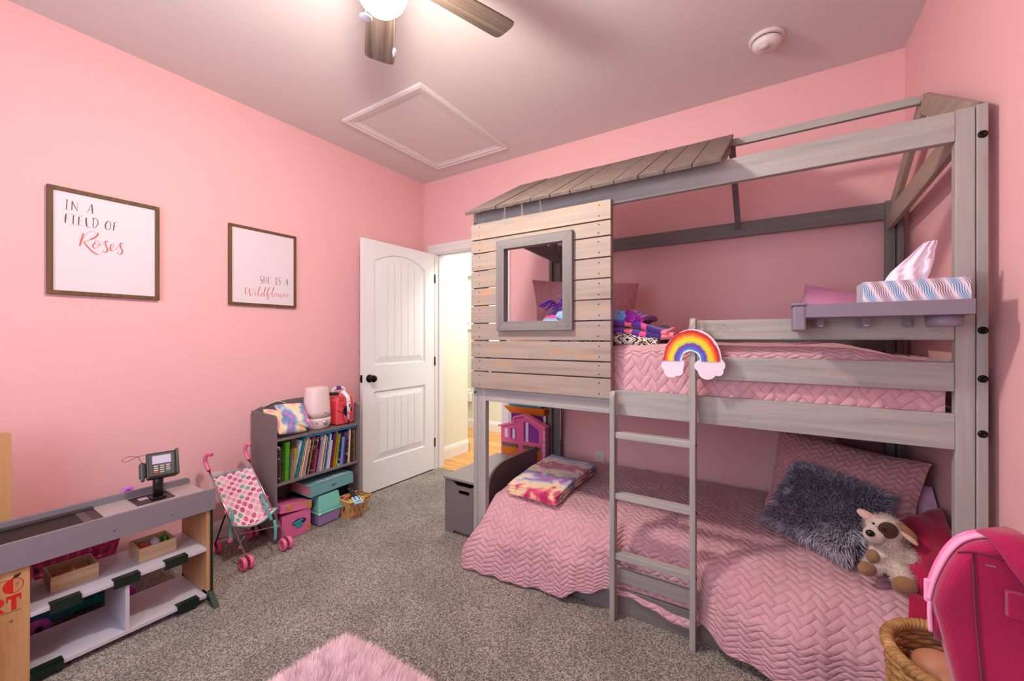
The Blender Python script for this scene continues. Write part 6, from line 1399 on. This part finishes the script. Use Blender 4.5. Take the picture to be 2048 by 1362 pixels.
for x in (2.975, 3.095):
    MB().box(x, x + 0.02, 1.756, 1.760, 1.290, 1.319).build('hook_plate', trm, tr)
    MB().tube([(x + 0.003, 1.750, 1.296), (x + 0.010, 1.745, 1.293), (x + 0.017, 1.750, 1.296)], 0.0022, 8).build('hook', plain('hook_white', (220, 214, 226), rough=0.2), tr)
def tissue_mat():
    m, nt, b = newmat('tissue_box_print'); b.inputs['Roughness'].default_value = 0.45; L = nt.links.new
    tc = N(nt, 'ShaderNodeTexCoord'); sp = N(nt, 'ShaderNodeSeparateXYZ'); L(tc.outputs['Object'], sp.inputs[0])
    def mth(op, a, b_=None, c=None):
        n = N(nt, 'ShaderNodeMath', operation=op)
        for i, q in enumerate((a, b_, c)):
            if q is None: continue
            if isinstance(q, (int, float)): n.inputs[i].default_value = q
            else: L(q, n.inputs[i])
        return n.outputs[0]
    cw = 0.0335
    zz = mth('DIVIDE', mth('SUBTRACT', sp.outputs[2], 1.362), 0.068)
    xx = mth('ADD', mth('ADD', sp.outputs[0], sp.outputs[1]), mth('MULTIPLY', zz, 0.0335))
    U = mth('DIVIDE', xx, cw); cell = mth('FLOOR', U); fu = mth('FRACT', U)
    par = mth('MULTIPLY', mth('FRACT', mth('MULTIPLY', cell, 0.5)), 2.0)
    wave = mth('MULTIPLY', mth('SINE', mth('MULTIPLY', zz, 2 * PI)), 0.16)
    st_ = mth('SINE', mth('MULTIPLY', mth('ADD', fu, wave), 2 * PI * 6.5))
    env = mth('MULTIPLY', mth('SINE', mth('MULTIPLY', fu, PI)), 1.9)
    g = mth('GREATER_THAN', mth('ADD', st_, mth('SUBTRACT', env, 1.2)), 0.05)
    col = N(nt, 'ShaderNodeMix', data_type='RGBA'); col.inputs[6].default_value = rgb(hexc('5c9cc4')); col.inputs[7].default_value = rgb(hexc('8a7280')); L(par, col.inputs[0])
    mi = N(nt, 'ShaderNodeMix', data_type='RGBA'); mi.inputs[6].default_value = rgb(hexc('ece4ee')); L(g, mi.inputs[0]); L(col.outputs[2], mi.inputs[7]); L(mi.outputs[2], b.inputs['Base Color'])
    return m
tx = thing('tissue_box', (3.203, 1.72, 1.325), 'tissue box with blue and taupe wavy leaf print standing in the grey tray', 'tissue box')
MB().box(3.083, 3.318, 1.664, 1.780, 1.3235, 1.428).build('carton', tissue_mat(), tx, bevel=0.001)
MB().prism(disc(3.20, 1.722, 0.06, 0.022), lambda x, y, t: (x, y, t), 1.428, 1.4285).build('opening', plain('film_clear', (200, 190, 200), rough=0.2), tx)
tiss = plain('tissue_paper', (240, 226, 238), rough=0.9, sheen=0.2)
def tis(u, v):
    b0, b1 = Vector((3.140, 1.722, 1.426)), Vector((3.240, 1.722, 1.428)); t0, t1 = Vector((3.235, 1.722, 1.545)), Vector((3.262, 1.722, 1.547))
    m0, m1 = Vector((3.160, 1.722, 1.462)), Vector((3.258, 1.722, 1.490))
    L_ = b0.lerp(m0, v * 2) if v < .5 else m0.lerp(t0, v * 2 - 1); R2 = b1.lerp(m1, v * 2) if v < .5 else m1.lerp(t1, v * 2 - 1)
    p = L_.lerp(R2, u); f = math.sin(PI * u)
    return p + Vector((0, -0.018 * f * (1 - 0.5 * v) + 0.006 * math.sin(u * 17 + v * 6) + 0.006 * nz(u * 6, v * 6), 0))
MB().grid(30, 30, tis).grid(30, 30, lambda u, v: tis(u * .86 + .05, v * .9) + Vector((0, 0.022 * math.sin(PI * u) + .004, 0))).build('tissue', tiss, tx, solid=0.0008)

# rainbow craft hanging on the ladder stile
rb = thing('rainbow_craft', (2.573, 1.733, 1.20), 'hand-painted rainbow craft with two white clouds hanging on the ladder', 'rainbow craft')
def painted():
    m, nt, b = newmat('rainbow_paint'); b.inputs['Roughness'].default_value = 0.5; L = nt.links.new
    tc = N(nt, 'ShaderNodeTexCoord'); sp = N(nt, 'ShaderNodeSeparateXYZ'); L(tc.outputs['Object'], sp.inputs[0])
    def mth(op, a, b_=None, c=None):
        n = N(nt, 'ShaderNodeMath', operation=op)
        for i, q in enumerate((a, b_, c)):
            if q is None: continue
            if isinstance(q, (int, float)): n.inputs[i].default_value = q
            else: L(q, n.inputs[i])
        return n.outputs[0]
    X_ = mth('MULTIPLY', sp.outputs[0], 1.0); Z_ = mth('MULTIPLY', mth('MAXIMUM', sp.outputs[2], 0.0), 0.84)
    r_ = mth('SQRT', mth('ADD', mth('MULTIPLY', X_, X_), mth('MULTIPLY', Z_, Z_)))
    n = N(nt, 'ShaderNodeTexNoise'); n.inputs['Scale'].default_value = 55; n.inputs['Detail'].default_value = 4; L(tc.outputs['Object'], n.inputs['Vector'])
    q = mth('ADD', mth('DIVIDE', r_, 0.104), mth('MULTIPLY', mth('SUBTRACT', n.outputs['Fac'], 0.5), 0.10))
    r = ramp(nt, [(0.0, 'f0ecf0'), (0.36, 'f0ecf0'), (0.38, '2a86dc'), (0.44, '3c7cd8'), (0.47, '6c3cae'), (0.57, '7a44b4'), (0.60, 'b0d432'), (0.67, 'e4dc2c'), (0.76, 'f6c81e'), (0.82, 'f28a1c'), (0.87, 'ee5a1c'), (0.92, 'c81e1e'), (0.985, 'c4161c'), (1.0, 'e8e0ec')]); L(q, r.inputs['Fac']); L(r.outputs[0], b.inputs['Base Color'])
    return m
rz_ = 8
MR = Matrix.Translation((2.571, 1.733, 1.160)) @ Matrix.Rotation(R_(rz_), 4, 'Z')
def arc(ro, ri, hs=1.19):
    n = 40; o_ = [(ro * math.cos(PI * k / n), ro * math.sin(PI * k / n) * hs) for k in range(n + 1)]; i_ = [(ri * math.cos(PI * k / n), ri * math.sin(PI * k / n) * hs) for k in range(n + 1)]
    return o_, i_
def archmb(ro, ri, y0, y1):
    o_, i_ = arc(ro, ri); n = len(o_); mb = MB(); vs = []
    for y in (y0, y1):
        vs += [(a, y, b) for a, b in o_] + [(a, y, b) for a, b in i_]
    fs = []
    for k in range(n - 1):
        fs += [(k, k + 1, n + k + 1, n + k), (2 * n + k, 3 * n + k, 3 * n + k + 1, 2 * n + k + 1), (k, 2 * n + k, 2 * n + k + 1, k + 1), (n + k, n + k + 1, 3 * n + k + 1, 3 * n + k)]
    fs += [(0, n, 3 * n, 2 * n), (n - 1, 3 * n - 1, 4 * n - 1, 2 * n - 1)]
    return mb.add(vs, fs)
def place(o): o.parent = rb; o.matrix_parent_inverse = Matrix.Translation(rb.location).inverted(); o.matrix_basis = MR; return o
place(archmb(0.1035, 0.034, -0.003, 0.0).build('painted_rainbow', painted()))
whitec = plain('craft_white', (236, 226, 238), rough=0.5)
mbk = archmb(0.1035, 0.036, 0.0005, 0.003); mbk.v = [(a + 0.006, b, c + 0.004) for a, b, c in mbk.v]; place(mbk.build('rainbow_backing', whitec))
def cloud(circ, y0, y1, cx, cz, nm):
    pts = []
    for k in range(120):
        a = 2 * PI * k / 120; d = (math.cos(a), math.sin(a)); best = 0.004
        for (x, z, r) in circ:
            ox, oz = cx - x, cz - z; bq = ox * d[0] + oz * d[1]; disc_ = bq * bq - (ox * ox + oz * oz - r * r)
            if disc_ > 0: best = max(best, -bq + math.sqrt(disc_))
        pts.append((cx + best * d[0], cz + best * d[1]))
    return place(MB().prism(pts, lambda x, z, t: (x, t, z), y0, y1).build(nm, whitec))
cloud([(-0.083, -0.018, 0.026), (-0.072, -0.040, 0.028), (-0.045, -0.012, 0.022), (-0.045, -0.042, 0.018), (-0.055, -0.02, 0.03)], -0.0005, 0.0025, -0.066, -0.022, 'cloud')
cloud([(0.035, -0.018, 0.022), (0.060, -0.038, 0.033), (0.095, -0.014, 0.027), (0.098, -0.038, 0.018), (0.068, -0.012, 0.03)], -0.0005, 0.0025, 0.066, -0.022, 'cloud')
MB().tube([(2.560, 1.738, 1.283), (2.580, 1.745, 1.325), (2.600, 1.80, 1.328), (2.612, 1.745, 1.272)], 0.0011, 6).build('hanging_string', plain('string_white', (230, 224, 216)), rb)

# ============================================================= grey toy box with bench back
tbx = thing('toy_box', (1.22, 2.28, 0), 'grey wooden toy box bench with a slot handle standing against the foot of the bed', 'toy box')
X0, X1, Y0, Y1 = 1.058, 1.372, 1.972, 2.575
fpn = MB(); n = 44
for k in range(n):
    xa, xb = X0 + (X1 - X0) * k / n, X0 + (X1 - X0) * (k + 1) / n; xm = (xa + xb) / 2; f_ = (xm - X0) / (X1 - X0)
    zb_ = 0.0 + (0.022 * min(1, (min(f_, 1 - f_) - 0.2) / 0.05) if 0.2 < f_ < 0.8 else 0)
    zt_ = 0.338 - (0.026 * min(1, max(0, min((f_ - 0.2) / 0.12, (0.8 - f_) / 0.12))) if 0.2 < f_ < 0.8 else 0)
    segs_ = [(zb_, 0.262), (0.288, zt_)] if 0.36 < f_ < 0.64 else [(zb_, zt_)]
    for a, b__ in segs_: fpn.box(xa, xb, Y0, Y0 + 0.013, a, b__)
fpn.build('front_panel', gs, tbx)
MB().box(X0, X0 + 0.013, Y0 + .013, Y1, 0.0, 0.338).build('side_panel', gs, tbx); MB().box(X1 - 0.013, X1, Y0 + .013, Y1, 0.0, 0.338).build('side_panel', gs, tbx)
MB().box(X0, X1, Y1 - 0.013, Y1, 0.0, 0.338).box(X0, X1, Y0 + .013, Y1, 0.03, 0.04).build('back_and_floor', gs, tbx)
MB().box(X0 - 0.006, X1 + 0.002, Y0 - 0.012, Y1 + 0.004, 0.345, 0.361).build('lid', plain('lid_grey', (140, 132, 136), rough=0.4), tbx, bevel=0.003)
br_ = [(2.000, 0.0), (2.600, 0.0), (2.600, 0.452), (2.19, 0.458)] + [(2.19 - 0.19 * math.sin(t), 0.335 + 0.123 * math.cos(t)) for t in [PI / 2 * k / 12 for k in range(1, 13)]]
MB().prism(br_, lambda y, z, t: (t, y, z), X1 + 0.003, X1 + 0.019).build('bench_back', gs, tbx, bevel=0.002)
for z in (0.30, 0.075): MB().lathe([(0.004, 0), (0.004, 0.001), (0, 0.001)], n=10, M=Matrix.Translation((X0 + 0.012, Y0, z)) @ Matrix.Rotation(R_(90), 4, 'X')).build('screw_cap', plain('screw_dark', (60, 50, 52)), tbx)

# ============================================================= dollhouse and toy rack behind it
dh = thing('dollhouse', (1.25, 2.65, 0), 'pink plastic dollhouse facade with purple windows standing behind the toy box', 'dollhouse')
dpk = plain('dollhouse_pink', (222, 100, 150), rough=0.35); dpu = plain('dollhouse_purple', (132, 52, 150), rough=0.35); dwh = plain('dollhouse_white', (224, 216, 224), rough=0.35)
outl = [(1.055, 0.0), (1.440, 0.0), (1.440, 0.585), (1.270, 0.655), (1.182, 0.628), (1.182, 0.598), (1.055, 0.562)]
xz = lambda x, z, t: (x, t, z)
MB().prism(outl, xz, 2.622, 2.70).build('house_body', dpk, dh, bevel=0.002)
rt = MB()
for a, b__ in (((1.452, 0.592), (1.268, 0.668)), ((1.268, 0.668), (1.175, 0.640)), ((1.175, 0.640), (1.178, 0.606)), ((1.190, 0.606), (1.036, 0.562))): rt.beam((a[0], 2.64, a[1]), (b__[0], 2.64, b__[1]), 0.014, 0.06)
rt.build('roof_trim', plain('dollhouse_pink_light', (234, 120, 166), rough=0.35), dh)
def plate(nm, poly, m_, y=2.621): return MB().prism(poly, xz, y, 2.6225).build(nm, m_, dh)
plate('window', [(1.092, 0.480), (1.120, 0.480), (1.120, 0.550), (1.092, 0.546)], dwh)
wq = plate('window', [(1.146, 0.476), (1.196, 0.474), (1.196, 0.558), (1.146, 0.552)], dpu); MB().box(1.164, 1.188, 2.619, 2.621, 0.478, 0.552).build('window_bar', dwh, wq)
wq = plate('window', [(1.262, 0.470), (1.394, 0.470), (1.394, 0.565), (1.30, 0.618), (1.262, 0.618)], dpu); MB().box(1.283, 1.305, 2.619, 2.621, 0.470, 0.614).build('window_bar', dwh, wq)
for (a, b__) in ((1.072, 1.215), (1.255, 1.410)):
    wq = plate('lower_opening', [(a, 0.350), (b__, 0.350), (b__, 0.445), (a, 0.445)], plain('dollhouse_orange', (206, 120, 30), rough=0.4))
    MB().box(a, b__, 2.6185, 2.6212, 0.412, 0.440).build('printed_flowers', tiedye('flower_print_%d' % int(a * 100), ['3a2c50', '6c7a40', '8a3c6a', '40304a', 'b08a5a'], 60, 0, 1), wq)
MB().box(1.435, 1.450, 2.612, 2.626, 0.30, 0.59).build('corner_strip', tiedye('strip_print', ['d23a6a', 'e8e0ec', 'c04a80', 'f0d0e0'], 60, 0, 2), dh)
pr = thing('toy_rack', (1.25, 2.76, 0), 'toy rack with purple back, white side posts and an orange tray top behind the dollhouse', 'toy rack')
MB().box(1.075, 1.395, 2.735, 2.745, 0.0, 0.665).build('rack_back', dpu, pr)
for (x0, x1, y0) in ((1.075, 1.090, 2.715), (1.384, 1.402, 2.712), (1.384, 1.402, 2.77), (1.075, 1.09, 2.77)): MB().box(x0, x1, y0, y0 + 0.014, 0.0, 0.66).build('rack_post', dwh, pr)
for z in (0.15, 0.34, 0.50): MB().box(1.088, 1.39, 2.73, 2.785, z, z + 0.012).build('rack_shelf', plain('rack_navy', (40, 34, 84), rough=0.4), pr)
otr = MB()
a0, a1, b0, b1 = (1.09, 1.392, 2.705, 2.785), (1.040, 1.408, 2.675, 2.80), 0.655, 0.712
lo = cb(a0, b0); hi = cb(a1, b1)
otr.hexa([lo[0], hi[0], lo[3], hi[3], lo[1], hi[1], lo[2], hi[2]])
otr.build('orange_tray', plain('tray_orange', (216, 120, 28), rough=0.35), pr, bevel=0.003)
tag(MB().box(1.075, 1.37, 2.70, 2.79, 0.7125, 0.80).build('storage_bin', plain('bin_teal', (70, 150, 168), rough=0.35), bevel=0.008), 'teal storage bin standing on the orange tray of the toy rack', 'storage bin')
tag(MB().tube(smoothpath([(1.513, 2.745, 0.86), (1.515, 2.74, 0.70), (1.513, 2.738, 0.55), (1.514, 2.738, 0.49)], 5), 0.0022, 8).build('white_cord', plain('cord_white', (225, 220, 222))), 'thin white cord hanging down beside the back bed post', 'cord')

# ============================================================= wicker basket, backpack, stool
wk = thing('wicker_basket', (3.245, 1.44, 0), 'brown woven wicker basket with a braided rim in front of the bed, bottom right', 'basket')
wm = wood('wicker_cane', 0, [(0.25, '6e4a24'), (0.5, 'a37744'), (0.75, 'cda468')], streak=30, rough=0.6)
bc = (3.250, 1.452)
def ring(mb, z, rx, ry, r, ph, amp=0.004, nn=96, k=14):
    path = [(bc[0] + (rx + amp * math.sin(k * 2 * PI * i / nn + ph)) * math.cos(2 * PI * i / nn), bc[1] + (ry + amp * math.sin(k * 2 * PI * i / nn + ph)) * math.sin(2 * PI * i / nn), z + 0.002 * math.sin(5 * 2 * PI * i / nn)) for i in range(nn + 1)]
    mb.tube(path, r, 7, cap=False)
wv_ = MB(); zz = 0.008; i = 0
while zz < 0.425:
    f_ = zz / 0.43; ring(wv_, zz, 0.118 + 0.028 * f_, 0.118 + 0.028 * f_, 0.0068, PI * (i % 2)); zz += 0.0118; i += 1
wv_.lathe([(0, 0.003), (0.112, 0.003), (0.112, 0.010), (0, 0.010)], c=(bc[0], bc[1], 0), n=32)
wv_.build('basket_body', wm, wk)
rm = MB()
for s_ in (0, 1, 2):
    nn = 200
    path = [(bc[0] + (0.147 + 0.009 * math.cos(26 * 2 * PI * q / nn + s_ * 2 * PI / 3)) * math.cos(2 * PI * q / nn), bc[1] + (0.147 + 0.009 * math.cos(26 * 2 * PI * q / nn + s_ * 2 * PI / 3)) * math.sin(2 * PI * q / nn), 0.440 + 0.009 * math.sin(26 * 2 * PI * q / nn + s_ * 2 * PI / 3)) for q in range(nn + 1)]
    rm.tube(path, 0.0075, 7, cap=False)
rm.build('braided_rim', wm, wk)
skin = plain('doll_tan', (196, 134, 104), rough=0.5)
dl = thing('baby_doll', (3.23, 1.47, 0.3), 'tan smooth-skinned doll lying inside the wicker basket', 'doll')
blob('doll_body', [((3.215, 1.500, 0.375), (0.062, 0.058, 0.048)), ((3.240, 1.425, 0.365), (0.045, 0.060, 0.038), (0, 0, 10)), ((3.285, 1.49, 0.345), (0.05, 0.05, 0.04)), ((3.20, 1.45, 0.30), (0.06, 0.05, 0.05))], skin, dl, 0.006)
bg = thing('backpack', (3.235, 1.06, 0.47), 'raspberry pink fabric backpack with a pale pink zip and wide carry straps', 'backpack')
bgm = fabric('raspberry_canvas', (160, 26, 76), scale=700, var=0.10, vscale=6); bgd = fabric('raspberry_dark', (104, 14, 50), scale=700)
zipm = plain('zip_pink', (240, 160, 196), rough=0.6)
hw_, cxb = 0.167, 3.240
def bagout(gr=0.0, dz=0.0, n=12):
    pts = [(3.128, 0.472), (3.108, 0.62), (3.092, 0.70), (3.080, 0.76), (3.072, 0.800), (3.078, 0.833), (3.087, 0.863), (3.098, 0.890), (3.112, 0.911), (3.130, 0.923), (3.155, 0.929), (3.200, 0.931)]
    pts = [(x + gr, z - dz * max(0, (z - 0.78) / 0.15)) for x, z in pts]
    pts = pts[:4] + [(p.x, p.y) for p in smoothpath([(x, z, 0) for x, z in pts[4:]], 3)]
    m_ = [(2 * cxb - x, z) for x, z in reversed(pts)]
    return pts + m_
MB().prism(bagout(0.002, 0.002), lambda x, z, t: (x, t, z), 0.955, 1.006, smooth=False).build('front_panel', bgm, bg, bevel=0.014, seg=4)
MB().prism(bagout(0.036, 0.046), lambda x, z, t: (x, t, z), 1.000, 1.120, smooth=False).build('bag_body', bgm, bg, bevel=0.022, seg=4)
top = [(p.x, p.y) for p in smoothpath([(x, z, 0) for x, z in bagout(-0.001, -0.001)[4:-4]], 4)]
for nm, yy, w_ in (('zip_tape', 0.990, 0.024),):
    vs = []; 
    for x, z in top: vs += [(x, yy - w_ / 2, z), (x, yy + w_ / 2, z)]
    MB().add(vs, [(2 * k, 2 * k + 1, 2 * k + 3, 2 * k + 2) for k in range(len(top) - 1)], smooth=True).build(nm, zipm, bg, solid=0.004)
MB().tube([(x, 0.995, z + 0.002) for x, z in top], 0.0035, 8).build('zip_teeth', plain('zip_teeth_pink', (226, 120, 170), rough=0.3), bg)
# front seam piping
MB().tube(smoothpath([(3.116, 0.953, 0.905), (3.119, 0.951, 0.80), (3.126, 0.951, 0.70), (3.130, 0.952, 0.60), (3.13, 0.955, 0.49)], 6), 0.0022, 8).build('seam_piping', bgd, bg)
MB().tube(smoothpath([(3.098, 0.955, 0.900), (3.12, 0.951, 0.907), (3.17, 0.950, 0.902), (3.24, 0.950, 0.900), (3.36, 0.955, 0.905)], 6), 0.0018, 8).build('seam_piping', bgd, bg)
MB().box(3.128, 3.140, 0.9515, 0.954, 0.8895, 0.8915).build('stitch_tag', plain('stitch_grey', (150, 110, 130)), bg)
def strap2(pts, w_, side, nm):
    P = smoothpath(pts, 7); sd = Vector(side).normalized() * w_ / 2; vs = []
    for p in P: vs += [p - sd, p + sd]
    return MB().add(vs, [(2 * i, 2 * i + 1, 2 * i + 3, 2 * i + 2) for i in range(len(P) - 1)], smooth=True).build(nm, bgm, bg, solid=0.004)
strap2([(3.148, 1.00, 0.934), (3.155, 0.962, 0.936), (3.170, 0.940, 0.905), (3.19, 0.934, 0.87), (3.215, 0.94, 0.81), (3.235, 0.95, 0.76)], 0.040, (0.9, 0.0, 0.35), 'carry_strap')
strap2([(3.335, 1.00, 0.934), (3.330, 0.962, 0.936), (3.315, 0.942, 0.915), (3.30, 0.940, 0.87), (3.28, 0.945, 0.81), (3.26, 0.95, 0.76)], 0.040, (0.9, 0.0, -0.35), 'carry_strap')
MB().box(3.150, 3.215, 0.945, 0.957, 0.818, 0.858).build('strap_patch', bgm, bg, bevel=0.002)
# zip pulls
zp = MB().box(3.066, 3.084, 0.984, 0.992, 0.792, 0.832).build('zip_pull', zipm, bg, bevel=0.003)
MB().tube(smoothpath([(3.073, 0.985, 0.795), (3.072, 0.982, 0.775), (3.073, 0.981, 0.745)], 5), 0.0035, 8).build('pull_cord', zipm, bg)
MB().tube([(3.080, 0.983, 0.775), (3.082, 0.981, 0.735)], 0.005, 8).build('pull_tab', bgm, bg)
sto = thing('stool', (3.24, 1.05, 0), 'white stool carrying the raspberry backpack in the lower right', 'stool')
MB().box(3.085, 3.395, 0.93, 1.18, 0.445, 0.470).build('seat', whitem, sto, bevel=0.004)
for (x, y) in ((3.10, 0.95), (3.375, 0.95), (3.10, 1.155), (3.375, 1.155)): MB().box(x - .014, x + .014, y - .014, y + .014, 0, 0.445).build('leg', whitem, sto)
